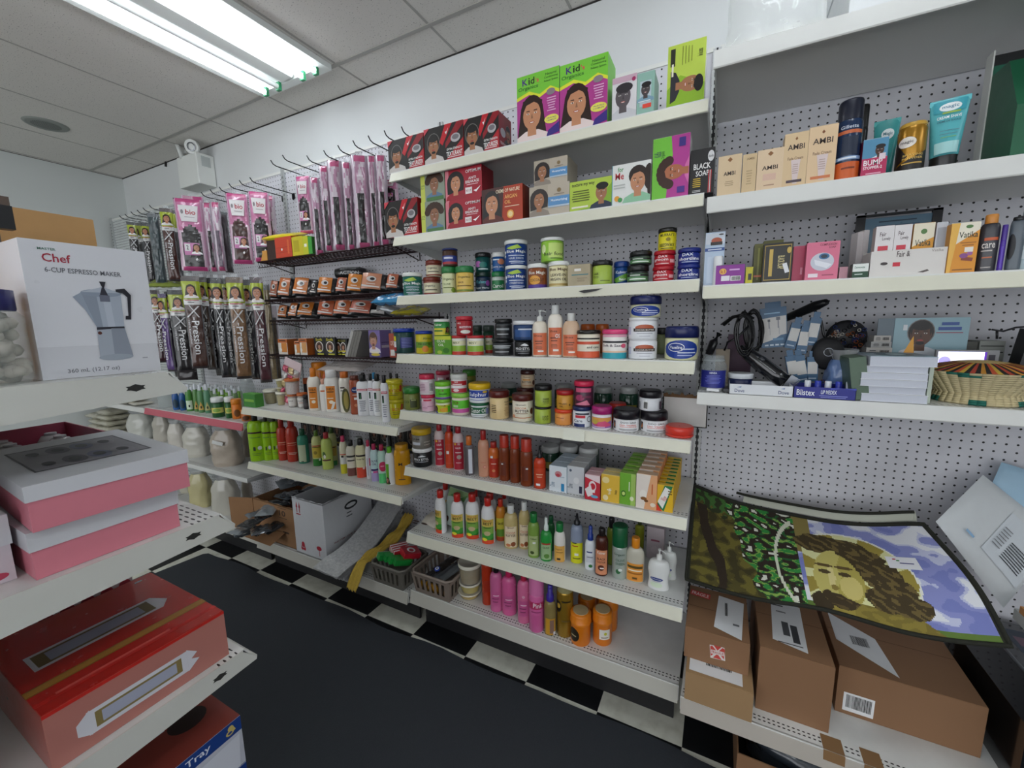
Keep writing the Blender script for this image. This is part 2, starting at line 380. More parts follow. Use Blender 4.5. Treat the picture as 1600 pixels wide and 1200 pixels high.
# ================================================================ room shell
WY,CEIL,XL,XR,YB = .57,2.865,-1.87,6.2,-4.4
def quad(name,pts,m):
    b = MB();b.add(pts,[tuple(range(len(pts)))],m);return struct(b.build(name))
def slab(name,x0,x1,y0,y1,z0,z1,m):
    b = MB();b.box(x0,x1,y0,y1,z0,z1,m);return struct(b.build(name))
def checker_mat():
    m = bpy.data.materials.new('vinyl_tiles');m.use_nodes = True;nt = m.node_tree;N = nt.nodes;L = nt.links;b = N['Principled BSDF']
    tc = N.new('ShaderNodeTexCoord');ck = N.new('ShaderNodeTexChecker');ck.inputs['Scale'].default_value = 1
    mp = N.new('ShaderNodeMapping');s = 1/.3048;mp.inputs['Scale'].default_value = (s,s,1);mp.inputs['Location'].default_value = (0,0,.5)
    L.new(tc.outputs['Object'],mp.inputs['Vector']);L.new(mp.outputs[0],ck.inputs['Vector'])
    n1 = N.new('ShaderNodeTexNoise');n1.inputs['Scale'].default_value = 14;n1.inputs['Detail'].default_value = 6;L.new(tc.outputs['Object'],n1.inputs['Vector'])
    r1 = N.new('ShaderNodeValToRGB');r1.color_ramp.elements[0].color = lin('#c4c3b4');r1.color_ramp.elements[0].position = .3;r1.color_ramp.elements[1].color = lin('#dcdccf');r1.color_ramp.elements[1].position = .55
    r2 = N.new('ShaderNodeValToRGB');r2.color_ramp.elements[0].color = lin('#0a0b0d');r2.color_ramp.elements[1].color = lin('#1b1d20')
    L.new(n1.outputs[0],r1.inputs[0]);L.new(n1.outputs[0],r2.inputs[0])
    L.new(r1.outputs[0],ck.inputs['Color1']);L.new(r2.outputs[0],ck.inputs['Color2']);L.new(ck.outputs['Color'],b.inputs['Base Color'])
    b.inputs['Roughness'].default_value = .38;return m
def ceiling_mat():
    m = bpy.data.materials.new('ceiling_tiles');m.use_nodes = True;nt = m.node_tree;N = nt.nodes;L = nt.links;b = N['Principled BSDF']
    tc = N.new('ShaderNodeTexCoord');n1 = N.new('ShaderNodeTexNoise');n1.inputs['Scale'].default_value = 110;n1.inputs['Detail'].default_value = 3
    mp = N.new('ShaderNodeMapping');mp.inputs['Scale'].default_value = (1,2.2,1);L.new(tc.outputs['Object'],mp.inputs[0]);L.new(mp.outputs[0],n1.inputs['Vector'])
    r1 = N.new('ShaderNodeValToRGB');e = r1.color_ramp.elements;e[0].position = .31;e[0].color = lin('#8d8a86');e[1].position = .36;e[1].color = lin('#e3e0da')
    n2 = N.new('ShaderNodeTexNoise');n2.inputs['Scale'].default_value = 1.4;L.new(tc.outputs['Object'],n2.inputs['Vector'])
    mx = N.new('ShaderNodeMix');mx.data_type = 'RGBA';mx.blend_type = 'MULTIPLY';mx.inputs['Factor'].default_value = .12
    L.new(n1.outputs[0],r1.inputs[0]);L.new(r1.outputs[0],mx.inputs['A']);L.new(n2.outputs[0],mx.inputs['B']);L.new(mx.outputs['Result'],b.inputs['Base Color'])
    b.inputs['Roughness'].default_value = .95
    bp = N.new('ShaderNodeBump');bp.inputs['Strength'].default_value = .3;L.new(n1.outputs[0],bp.inputs['Height']);L.new(bp.outputs[0],b.inputs['Normal']);return m
def dots_mat(name,base,sx,sz,ox,oz,rad,axes='xz',rough=.55,rows=None):
    """painted steel or board with a grid of punched holes; sx, sz hole spacing"""
    m = bpy.data.materials.new(name);m.use_nodes = True;nt = m.node_tree;N = nt.nodes;L = nt.links;b = N['Principled BSDF']
    tc = N.new('ShaderNodeTexCoord');sp = N.new('ShaderNodeSeparateXYZ');L.new(tc.outputs['Object'],sp.inputs[0])
    def M(op,a,c=None,c3=None):
        n = N.new('ShaderNodeMath');n.operation = op
        for i,v in enumerate((a,c,c3)):
            if v is None:continue
            if isinstance(v,(int,float)):n.inputs[i].default_value = v
            else:L.new(v,n.inputs[i])
        return n.outputs[0]
    A = sp.outputs[axes[0].upper()];B = sp.outputs[axes[1].upper()]
    fx = M('MULTIPLY',M('SUBTRACT',M('FRACT',M('DIVIDE',M('SUBTRACT',A,ox-sx/2),sx)),.5),sx)
    fz = M('MULTIPLY',M('SUBTRACT',M('FRACT',M('DIVIDE',M('SUBTRACT',B,oz-sz/2),sz)),.5),sz)
    rx,rz = (rad if isinstance(rad,tuple) else (rad,rad))
    d = M('ADD',M('POWER',M('ABSOLUTE',M('DIVIDE',fx,rx)),2),M('POWER',M('ABSOLUTE',M('DIVIDE',fz,rz)),2))
    hole = M('LESS_THAN',d,1)
    if rows:hole = M('MULTIPLY',hole,M('MULTIPLY',M('GREATER_THAN',B,rows[0]),M('LESS_THAN',B,rows[1])))
    nz = N.new('ShaderNodeTexNoise');nz.inputs['Scale'].default_value = 7;nz.inputs['Detail'].default_value = 5;L.new(tc.outputs['Object'],nz.inputs['Vector'])
    cr = N.new('ShaderNodeValToRGB');c = lin(base);cr.color_ramp.elements[0].color = tuple(x*.86 for x in c[:3])+(1,);cr.color_ramp.elements[1].color = c
    cr.color_ramp.elements[0].position = .3;cr.color_ramp.elements[1].position = .6;L.new(nz.outputs[0],cr.inputs[0])
    mx = N.new('ShaderNodeMix');mx.data_type = 'RGBA';L.new(hole,mx.inputs['Factor']);L.new(cr.outputs[0],mx.inputs['A']);mx.inputs['B'].default_value = (.012,.012,.012,1)
    L.new(mx.outputs['Result'],b.inputs['Base Color']);b.inputs['Roughness'].default_value = rough
    return m
WALL = mat('#d9dcdc',.7,kind='wall',vary=.03,scale=3);IN = .0254
struct(slab('floor',XL,XR,YB,WY+.05,-.05,0,checker_mat()))
slab('ceiling',XL,XR,YB,WY+.05,CEIL,CEIL+.05,ceiling_mat())
slab('wall_back',XL-.1,XR,WY,WY+.1,0,CEIL,WALL)
slab('wall_left',XL-.1,XL,YB,WY,0,CEIL,mat('#d3d8d6',.7,kind='wall',vary=.03,scale=3))
slab('wall_right',XR,XR+.1,YB,WY,0,CEIL,WALL)
WF = mat('#cfd0ce',.7,kind='wall',vary=.05,scale=3)
g = MB()
for a in ((XL-.1,XL+.25,0,CEIL),(XR-.25,XR,0,CEIL),(XL+.25,XR-.25,0,.35),(XL+.25,XR-.25,2.7,CEIL)):g.box(a[0],a[1],YB-.1,YB,a[2],a[3],WF)
struct(g.build('wall_front'))  # wide opening left for the added window
g = MB()                                   # unseen shop window added behind the camera for soft front fill
for x in (XL+.25,-.05,1.9,3.85,XR-.3):g.box(x,x+.05,YB-.08,YB-.02,.35,2.7,mat('#8f9296',.4))
for z in (.35,2.65):g.box(XL+.25,XR-.25,YB-.08,YB-.02,z,z+.05,mat('#8f9296',.4))
struct(g.build('added_window_1'))
pl = bpy.data.lights.new('added_window_portal','AREA');pl.shape = 'RECTANGLE';pl.size = XR-XL-.5;pl.size_y = 2.35;pl.cycles.is_portal = True
po = bpy.data.objects.new('added_window_portal',pl);COL.objects.link(po);po.location = ((XL+XR)/2,YB-.05,1.52);po.rotation_euler = (math.pi/2,0,0)  # portal guides the world fill through the added window
# ceiling grid runners, slightly proud of the tiles
g = MB();GR = mat('#a9a7a2',.6)
ty0 = .344
for k in range(-5,9):x = .60+.6096*k;g.box(x-.006,x+.006,YB,WY,CEIL-.0015,CEIL+.001,GR) if XL < x < XR else None
for k in range(0,5):y = ty0-1.2192*k;g.box(XL,XR,y-.011,y+.011,CEIL-.004,CEIL+.001,GR)
struct(g.build('trim_1'))
g = MB();g.box(XL,XR,WY-.004,WY,CEIL-.006,CEIL,mat('#2a2725',.8));struct(g.build('trim_2'))
g = MB();g.box(XL,XL+.004,YB,WY,CEIL-.004,CEIL,mat('#6a6763',.8));struct(g.build('trim_3'))
# rubber mat on the checkered floor, with the slightly wavy cut edge
RUB = mat('#2c3036',.8,kind='cloth',vary=.12,scale=260,bump=.35)
g = MB();poly = []
xs = [.11+i*.1 for i in range(58)]
for x in xs:poly.append((x,-.030-.012*math.sin(x*10.3)*math.sin(x*2.1+1)+(x-.1)*.004))
poly += [(5.8,-4.2),(.4,-4.2),(-.0,-.9),(.02,-.55),(.055,-.30),(.085,-.06)]
g.prism(poly[::-1],'z',.0005,.006,RUB)
g_ = g.build('rubber_mat');tag(g_,'large charcoal rubber mat laid over the checkered floor tiles','mat')
# ---- end wall door behind the left shelves
g = MB();g.box(XL,XL+.035,-1.75,-.85,0,2.05,mat('#c9cdbd',.5));d1 = struct(g.build('door_1'))
g = MB()
for a,b_ in ((-1.66,-1.34),(-1.26,-.94)):
    for z0,z1 in ((.15,.85),(1.0,1.9)):g.box(XL+.03,XL+.042,a,b_,z0,z1,mat('#bfc4b3',.5))
struct(g.build('door_panel',d1))
g = MB()
for a,b_ in ((-1.83,-1.75),(-.85,-.77)):g.box(XL,XL+.05,a,b_,0,2.13,mat('#d5d8cf',.5))
g.box(XL,XL+.05,-1.83,-.77,2.05,2.13,mat('#d5d8cf',.5));struct(g.build('trim_4'))
# ---- fluorescent fixtures
HOUS = mat('#e6ebe8',.35);GREEN = mat('#2e8a5c',.4)
def troffer(x0,y0,label,seen=False):
    w,l = .565,1.2
    root = empty('ceiling_light',label,'light',(x0,y0,CEIL-.002),0,None if seen else 'ceiling lights outside the picture');z = 0
    b = MB()
    for a in ((0,.045,0,l),(w-.045,w,0,l),(.045,w-.045,0,.045),(.045,w-.045,l-.045,l)):b.box(a[0],a[1],a[2],a[3],-.028,.0,HOUS)
    b.box(.045,w-.045,.045,l-.045,-.006,0,HOUS)
    b.prism([(w*.5-.07,-.006),(w*.5+.07,-.006),(w*.5+.045,-.03),(w*.5-.045,-.03)],'y',.06,l-.06,HOUS)
    b.build('housing',root)
    for i,fx in enumerate((.16,.36,.72,.9)):
        on = i in (0,2,3)
        t = MB();t.lathe([(.013,.05),(.013,l-.05)],emat('#f4f8ff',TUBE_POWER) if on else mat('#e8ecea',.2),10)
        t.xf(Matrix.Translation((w*fx,0,-.043)) @ Matrix.Rotation(-math.pi/2,4,'X'));
        o = t.build('tube',root)
        if not on:o['label'] = 'unlit white tube'
        for yy in (.045,l-.062):
            e = MB();e.box(w*fx-.014,w*fx+.014,yy,yy+.016,-.062,-.02,GREEN);e.build('lamp_holder',o)
    return root
troffer(.622,-.872,'fluorescent ceiling troffer with bare glowing tubes above the hair aisle',True)
for x,y in ((3.06,-.872),(.622,-3.31),(3.06,-3.31),(5.5,-2.09)):troffer(x,y,'fluorescent ceiling troffer over another part of the shop')
# round ceiling vent / speaker
p = atZ(72,194,CEIL);root = empty('ceiling_speaker','round grey grille set into the ceiling tiles','speaker',(p.x,p.y,CEIL-.006))
b = MB();b.lathe([(.11,.006),(.105,0),(.095,-.002)],mat('#8d928d',.6));b.build('rim',root)
b = MB();b.lathe([(.094,-.001),(.05,-.003),(.001,-.003)],dots_mat('grille','#858b87',.006,.006,0,0,.002,'xy'));b.build('grille',root)
# emergency light on the wall
p = atY(290,262,.5)
root = empty('emergency_light','white emergency light box with two lamp heads high on the wall','light',(-.50,WY-.062,2.56))
b = MB();b.box(-.17,.10,-.062,.06,0,.22,mat('#e3e6e2',.4));b.build('housing',root,bevel=.006)
b = MB();b.box(.1005,.102,-.03,.03,.13,.2,mat('#b9bfbd',.4));b.build('label_plate',root)
for dx,tn in ((.05,.5),(-.09,-.5)):
    b = MB();b.lathe([(.018,0),(.02,-.02),(.048,-.028),(.05,-.05),(.045,-.052),(.03,-.046),(.012,-.05),(.001,-.05)],mat('#dfe2df',.3),24)
    b.lathe([(.03,-.0525),(.022,-.0535)],mat('#7d8084',.2,metal=.6),24,cap=False)
    b.xf(Matrix.Translation((dx,-.03,.262)) @ Matrix.Rotation(tn,4,'Z') @ Matrix.Rotation(-1.35,4,'X'));h_ = b.build('lamp_head',root)
b = MB();b.tube([(.05,-.02,.215),(.05,-.01,.262)],.008,mat('#cfd2cf'));b.tube([(-.09,-.02,.215),(-.09,-.01,.262)],.008,mat('#cfd2cf'));b.build('lamp_arm',root)
# small black cross-shaped bracket by it
p = atY(258,246,WY-.01);b = MB();b.box(-.05,.05,-.005,.005,-.008,.008,mat('#1b1b1b'));b.box(-.007,.007,-.0052,.0052,-.06,.06,mat('#1b1b1b'))
tag(b.build('cable_bracket',loc=(p.x,WY-.008,p.z-.01),rot=(0,.25,0)),'small black cross shaped bracket left of the emergency light','bracket')
# ================================================================ gondola wall units
PEG = dots_mat('pegboard','#d2d2d8',IN,IN,3.0688,1.1511,.0032)
STEEL = mat('#b9bdbd',.4,metal=.35);WHITE = mat('#dedfdb',.4,kind='metal',vary=.04,scale=12);TAGM = mat('#dcdbc9',.35,kind='metal',vary=.05,scale=15)
DARK = mat('#1d1d20',.6)
YP = .4246;UPR = [-1.81,-.63,.59,1.81,3.03,4.25]
def back_unit(x0,x1,where,plain=False):
    root = empty('wall_shelving_unit',where,'shelving',((x0+x1)/2,YP,0));cx = (x0+x1)/2
    m = PEG if not plain else dots_mat('slat_board','#c9cecd',10,.022,5,0,(20,.0012))
    b = MB();b.box(x0+.012,x1-.012,YP,YP+.012,.14,2.46,m);b.build('pegboard',root).matrix_parent_inverse = Matrix.Translation((-cx,-YP,0))
    b = MB();b.box(x0,x1,YP+.013,YP+.06,.02,2.455,mat('#b8bab8',.6));b.box(x0+.01,x1-.01,YP-.004,YP+.015,2.455,2.47,WHITE);b.build('frame',root).matrix_parent_inverse = Matrix.Translation((-cx,-YP,0))
    b = MB();b.box(x0+.02,x1-.02,.10,.112,.001,.17,DARK);o = b.build('kick_plate',root);o.matrix_parent_inverse = Matrix.Translation((-cx,-YP,0))
    return root
names = ['pegboard wall unit at the far left holding braiding hair packs','pegboard wall unit left of the wire racks, bottles and bags on its shelves','pegboard wall unit with the dark wire racks and pink hair packs',
         'pegboard wall unit of nine shelf levels of hair care jars in the centre','pegboard wall unit on the right with the rug and brown cartons']
for i in range(5):
    r_ = back_unit(UPR[i],UPR[i+1],names[i],plain=(i == 0))
    if i == 4:
        for c in list(r_.children):
            if c.name.startswith('kick'):bpy.data.objects.remove(c)
        b = MB();b.box(3.05,4.23,YP-.003,YP-.0005,.001,.26,DARK);b.build('lower_panel',r_).matrix_parent_inverse = Matrix.Translation((-3.64,-YP,0))
for i,x in enumerate(UPR):
    z1 = 2.48 if i not in (4,) else 2.46
    b = MB();b.box(x-.014,x+.014,YP-.012,YP-.002,.05,z1,STEEL if i < 3 else mat('#c4c6c6',.45))
    for k in range(int((z1-.1)/.0254)):
        z = .08+k*.0254;b.box(x-.006,x-.003,YP-.0125,YP-.0119,z,z+.014,DARK);b.box(x+.003,x+.006,YP-.0125,YP-.0119,z,z+.014,DARK)
    if i in (3,4):b.box(x-.003,x+.003,YP-.0128,YP-.0121,.05,z1,DARK)
    tag(b.build('shelf_upright'),['slotted steel upright at the far left end of the pegboards','slotted steel upright between the two braiding hair boards','tall slotted steel upright left of the pink hair packs','slotted upright at the left end of the jar shelves','slotted upright with dark gap between the jar shelves and the right shelves','slotted upright at the far right of the wall units'][i],'upright')
def shelf(key,x0,x1,yf,z,label,lip=.038,lipm=None,yb=YP-.014,perf=True,liplean=.012,tagm=True):
    """one sheet metal shelf: deck, front lip, side brackets"""
    SH[key] = (yf,z,x0,x1)
    cx = (x0+x1)/2;root = empty('metal_shelf',label,'shelf',(cx,yb,z-.03))
    inv = Matrix.Translation((-cx,-yb,-z+.03))
    def bb(b,n,**k):o = b.build(n,root,**k);o.matrix_parent_inverse = inv;return o
    D = dots_mat('perforated_deck','#e2e3e0',.0127,.0127,0,yf+.022,(.0040,.0024),'xy',.35,rows=(yf+.012,yf+.042)) if perf else WHITE
    b = MB();b.box(x0+.003,x1-.003,yf+.004,yb,z-.006,z,D);bb(b,'deck')
    b = MB();b.box(x0+.003,x1-.003,yf+.005,yb,z-.016,z-.0065,mat('#e6e6e3',.5));bb(b,'underside')
    b = MB();b.prism([(yf+.006,z),(yf+.006,z-lip),(yf+.002,z-lip),(yf,z-lip+.003),(yf+.001,z)],'x',x0+.002,x1-.002,WHITE);lip_o = bb(b,'front_lip')
    if tagm:
        b = MB();b.prism([(yf+.0005,z-.004),(yf+.0005-.001,z-.005),(yf-liplean,z-lip-.001),(yf-liplean+.002,z-lip-.003),(yf+.0005,z-lip+.004)],'x',x0+.004,x1-.004,lipm or TAGM);b.build('price_rail',lip_o)
    for sx in (x0+.004,x1-.007):
        b = MB();b.prism([(yf+.008,z-.006),(yf+.008,z-.028),(yf+.2,z-.045),(yb,z-.075),(yb,z-.006)],'x',sx,sx+.003,mat('#cfd1cf',.4));bb(b,'bracket')
    return root
# ================================================================ centre unit shelves (nine levels)
X0,X1 = 1.815,3.030
shelf('s1',X0,X1,.035,2.132,'top shelf of the centre unit with hair relaxer boxes')
shelf('s2',X0,X1,.035,1.874,'second shelf from the top of the centre unit with red, beige and green boxes')
shelf('s3',X0,X1,.035,1.625,'centre unit shelf with pomade jars and a black scuff on its rail')
shelf('s4',X0,X1,.012,1.373,'centre unit shelf with petroleum jelly jars and peach lotion bottles')
shelf('s5',X0,X1,.012,1.118,'centre unit shelf with hair food jars and a torn cardboard tray')
shelf('s6',X0,X1,.022,.850,'centre unit shelf with red bottles and small soap boxes')
shelf('s7',X0,X1,.012,.528,'centre unit shelf with white red-capped bottles and a soap pump',lip=.045)
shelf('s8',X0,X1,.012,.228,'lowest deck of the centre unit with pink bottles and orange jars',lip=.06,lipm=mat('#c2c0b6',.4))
# black scuff on rail of s3, patch of tape on lower rails
b = MB();a = atY(905,455.5,.03);b.prism([(a.x,a.z),(a.x+.02,a.z+.004),(a.x+.085,a.z+.006),(a.x+.06,a.z-.002),(a.x+.02,a.z-.007)],'y',.0215,.0225,mat('#111111'))
tag(b.build('tape_scrap'),'torn scrap of black tape on the price rail under the pomade jars','tape')
b = MB();b.prism([(.0096,1.118-.002),(-.0035,1.118-.041)][::1]+[(-.0045,1.118-.041),(.0085,1.118-.001)],'x',2.60,2.68,mat('#dedfd0',.3));tag(b.build('price_tape'),'clear white tape on the rail below the black-lidded hair grease jars','tape')
def bx(shelf_,L,R,top,bot,d,front,label,prints=(),**k):
    Yf = SH[shelf_][0];inset = k.pop('inset',.012);zb = k.pop('zb',None);on = k.pop('on',None);Y = k.pop('Y',None)
    if on:Y = on['y'] if Y is None else Y
    if Y is None and CZ-SH[shelf_][1] < .3:Y = Yf+inset+d/2
    q = place(shelf_,L,R,top,bot,Y=Y,round_=False,depth=d,zb=zb,on=on)
    carton(q,d,front,label,prints,**k);return q
# ---------------------------------------------------------------- s1 : relaxer boxes
crop(590,60,3.019)
SK1,SK2,SK3 = '#a5714f','#7c4a33','#c58a66'
def texturizer(last):return [('p',[(-1,0),(1,0),(1,.55),(.1,0.02)],'#b01824'),('p',[(.1,1),(.45,1),(-.05,.45),(-.2,.55)],'#c21c2a'),('p',[(.7,1),(1,1),(1,.9),(.1,.35),(.1,.5)],'#8e1520'),
    ('f',-.52,.47,.92,SK1,'#141110','#c9c4c0','short'),('e',.62,.58,.24,.12,'#b9b6b8'),('e',.62,.6,.17,.07,'#777479'),('p',[(.1,.8),(.16,.72),(.28,.9),(.18,.8)],'#f4f4f4'),
    ('t','EXTRA STRENGTH',.55,.3,.75,.06,'#f3f1ee'),('t',last,.55,.17,.8,.12,'#f6f4f2'),('r',.55,.08,.7,.025,'#e3c9c9'),('p',[(-1,1),(-.7,1),(-1,.82)],'#d24a55')]
q = bx('s1',50,218,466,606,.10,'#15110f','leftmost red and black men\'s texturizer box on the top shelf',texturizer('TEXTURIZER'),side='#8c1a22',topc='#191616')
q = bx('s1',220,405,408,566,.10,'#15110f','middle of three red and black men\'s texturant boxes on the top shelf',texturizer('TEXTURANT'),side='#8c1a22',topc='#191616')
q = bx('s1',407,572,362,522,.10,'#15110f','rightmost red and black men\'s texturizer box on the top shelf',texturizer('TEXTURIZER'),side='#8c1a22',topc='#191616',sideprints=[('f',.45,.55,.6,SK1,'#141110','#3a3a3a','short'),('e',-.4,.5,.4,.12,'#b9b6b8'),('t','TEXTURIZER',-.2,.2,1.3,.07,'#f0f0f0')])
def kids(sk):return [('p',[(-1,.64),(-.4,.7),(.1,.62),(.6,.7),(1,.62),(1,0),(-1,0)],'#b33f8f'),('p',[(-1,.69),(-.4,.75),(.1,.67),(.6,.75),(1,.67),(1,.62),(.6,.7),(.1,.62),(-.4,.7),(-1,.64)],'#dfe23a'),
    ('t','K',-.6,.9,.26,.1,'#4a2385'),('t','i',-.4,.9,.07,.1,'#222222'),('t','d',-.24,.9,.18,.1,'#1c1c1c'),('t',"'s",-.02,.89,.16,.07,'#e23c56'),('t','Organics',-.45,.8,.95,.07,'#35702e'),
    ('t','Natural',.62,.93,.5,.035,'#3d6a2a'),('t','Conditioning',.62,.88,.62,.035,'#3d6a2a'),('t','Relaxer System',.62,.83,.62,.035,'#3d6a2a'),
    ('f',-.28,.36,.78,sk,'#2c1a14','#e8d6d2','long'),('e',.62,.66,.2,.05,'#8b7f86'),('e',.65,.26,.33,.065,'#e8e060'),('t','VALUE PACK',.65,.28,.45,.02,'#4a2385'),('t','2 COMPLETE',.65,.245,.45,.02,'#4a2385'),
    ('p',[(.4,0),(1,.05),(1,.2),(.5,.1)],'#3a2a80')]+lines(.65,.48,.45,.22,6,'#e5b6d6')
q = bx('s1',658,857,158,450,.10,'#79c93c','left of the two tall green and pink girl\'s relaxer boxes',kids(SK3),side='#5f2f86',topc='#cfd0c8')
q = bx('s1',860,1085,98,402,.10,'#79c93c','right of the two tall green and pink girl\'s relaxer boxes',kids(SK3),side='#69b238',topc='#cfd0c8')
q = bx('s1',1107,1222,178,345,.09,'#d9d6d8','pale box with a grey portrait beside the teal box on the top shelf',[('r',0,.93,2,.14,'#c9a8b8'),('f',-.1,.5,.95,'#5b5458','#2f2b30','#c8c8cc','crop'),('e',.75,.88,.15,.05,'#a03060')])
q = bx('s1',1224,1305,160,330,.09,'#8fb7a9','teal and white box with a red price sticker on the top shelf',[('r',.0,.5,1.3,.6,'#b7c5cc'),('f',0,.58,.55,'#4b4345','#1d1b1d','#7da0b4','crop'),('r',.2,.2,1,.1,'#e04a3a'),('r',-.1,.32,1.4,.02,'#e8eef0')],side='#8db7a4')
q = bx('s1',1368,1545,18,292,.06,'#b9cf4c','yellow green texturizing box stood on its end at the right of the top shelf',[('p',[(-1,0),(1,0),(1,.3),(-.3,.5),(-1,.3)],'#8cb42c'),('t','texture my way',.72,.78,.42*.9,.1,'#2a2a22',-math.pi/2),
    ('f',.2,.33,.62,SK1,'#15110f','#2b2b33','crop',-math.pi/2),('r',-.72,.8,.25,.28,'#2c2b22'),('r',-.72,.6,.1,.2,'#e6e3cc')]+[('r',-.2+.16*k,.8,.03,.3-.02*k,'#6a6f26') for k in range(4)],side='#e8e9d8',topc='#e6e6da')
# ---------------------------------------------------------------- s2
q = bx('s2',36,190,762,908,.09,'#15110f','red and black men\'s texturant box at the left end of the second shelf',texturizer('TEXTURANT'),side='#a31c27',topc='#191616')
COIL = [('r',-.82,.5,.36,1,'#c8cf58'),('t','SOFT CURLS',-.82,.5,.8*.35,.14,'#2e6b35',math.pi/2),('f',.15,.5,.9,'#96684e','#3a2418','#5f7f9d','curl'),('r',.2,.06,1.4,.12,'#4e7a45')]
q1 = bx('s2',206,316,766,898,.09,'#8f9a8a','lower of two grey green curl kit boxes with yellow edges',COIL,side='#5d7d4a')
bx('s2',203,316,622,764,.09,'#8f9a8a','upper of two grey green curl kit boxes with yellow edges',COIL,on=q1,side='#5d7d4a')
OPT = [('r',-.9,.5,.2,1,'#d9808d'),('f',-.42,.52,.95,SK3,'#140f0f','#9c1b2b','bob'),('t','OPTIMUM',.55,.86,.8,.1,'#f1e9ea'),('t','ANTI',.5,.64,.4,.08,'#f6f2f2'),('t','BREAKAGE',.5,.53,.72,.09,'#f6f2f2'),('r',.5,.44,.6,.025,'#e6b8bc'),('r',.3,.26,.36,.2,'#e9e2e2'),('t','NO LYE',.3,.26,.28,.07,'#a01f2e'),('p',[(.55,.24),(.7,.18),(.95,.36),(.7,.26)],'#ffffff')]
q1 = bx('s2',322,488,762,880,.09,'#a81c30','lower of two crimson anti breakage relaxer boxes',OPT,side='#84121f',topc='#8f1826')
bx('s2',319,492,610,752,.09,'#a81c30','upper of two crimson anti breakage relaxer boxes',OPT,on=q1,side='#84121f',topc='#8f1826')
bx('s2',492,684,700,850,.09,'#b03a1c','orange red argan oil relaxer box with a dark haired woman',[('p',[(-1,0),(.0,0),(.1,1),(-1,1)],'#43150e'),('f',-.5,.5,1.05,SK3,'#100c0b','#5a1c10','long'),('t','CREME OF NATURE',.3,.88,1.15,.1,'#f4e6c8'),('t','ARGAN',.45,.7,.6,.11,'#f0b96a'),('t','OIL',.3,.55,.3,.1,'#f0b96a'),('e',.42,.2,.17,.12,'#e8a648'),('e',.42,.2,.11,.08,'#f2d69a'),('r',.5,.42,.7,.02,'#f0d8b8')],side='#7d2a14')
def BEI(n):return [('p',[(-1,0),(-.05,0),(-.05,1),(-1,1)],'#b2a795'),('f',-.5,.5,.95,SK1,'#241a17','#8f8478','bob'),('r',.48,.42,1.04,.34,'#5d93c4'),('t','Moisturizing',.5,.46,.8,.1,'#eef3f8'),('r',.48,.28,1.04,.05,'#b8c9d6'),('r',.5,.66,.5,.02,'#7a6c5c'),('e',.5,.78,.1,.07,'#8a7450')]
q1 = bx('s2',716,905,690,826,.11,'#bcb1a0','lower of two beige and blue hair treatment boxes',BEI(0),side='#a99f8e',topc='#8d8474')
bx('s2',738,895,566,690,.11,'#bcb1a0','upper of two beige and blue hair treatment boxes',BEI(1),on=q1,side='#a99f8e',topc='#8d8474')
bx('s2',907,1104,665,800,.08,'#b5ce48','yellow green relaxer box lying on its long side with a short haired woman',[('p',[(-1,0),(1,0),(1,.8),(.2,.1)],'#87b22f'),('t','texture my way',-.35,.86,1.1,.13,'#25251c'),('f',.52,.5,.98,SK1,'#120e0d','#27324a','crop'),('r',-.5,.13,.8,.06,'#e9e7d2')]+lines(-.45,.5,.9,.4,5,'#55601c'),side='#6d8f2a')
bx('s2',1106,1288,588,772,.07,'#e3e4e0','white child\'s hair kit box with multicolour lettering',[('r',-1,.5,.06,1,'#4aa0b0'),('t','for',-.55,.88,.3,.12,'#3e8a48'),('t','Me',-.6,.72,.45,.17,'#c0333c'),('f',.35,.5,.92,SK3,'#2b1c17','#8fc3a0','pony'),('e',-.72,.17,.14,.07,'#e6a33a'),('e',-.55,.13,.12,.06,'#4a9a58'),('r',-.6,.5,.6,.03,'#b9bcb8'),('r',-.6,.43,.6,.03,'#b9bcb8')])
bx('s2',1297,1470,462,745,.07,'#72c23a','green and magenta girl\'s kit box stood on its end with a sideways portrait',[('p',[(-.2,0),(1,0),(1,1),(0,1),(.1,.7),(-.1,.4)],'#b53a92'),('t',"Kid's",-.72,.74,.55*.5,.12,'#2c1f5a',math.pi/2),('t','Organics',-.42,.72,.6*.7,.07,'#2f6a2a',math.pi/2),('f',.25,.42,.6,'#b06a48','#3a1e14','#d86fb0','curl',math.pi/2),('r',.6,.88,.35,.14,'#3a2a80'),('r',.6,.12,.4,.1,'#4a2a88')],side='#d9dad6',topc='#d9dad6')
bx('s2',1474,1588,522,712,.06,'#131214','black soap box at the right end of the second shelf',[('t','BLACK',.0,.62,1.4,.13,'#f1f0ee'),('t','SOAP',.05,.46,1.1,.12,'#f1f0ee'),('e',.7,.82,.26,.12,'#d9d9da'),('t','dudu',.7,.82,.4,.06,'#222222'),('r',.58,.26,.06,.5,'#d8343c'),('r',.68,.26,.05,.5,'#f0e8e6'),('r',.76,.26,.05,.5,'#d8343c')]+lines(-.4,.26,.7,.22,5,'#d8b83a')+lines(-.4,.07,.7,.06,2,'#cfcfcf'),topc='#1a191b')
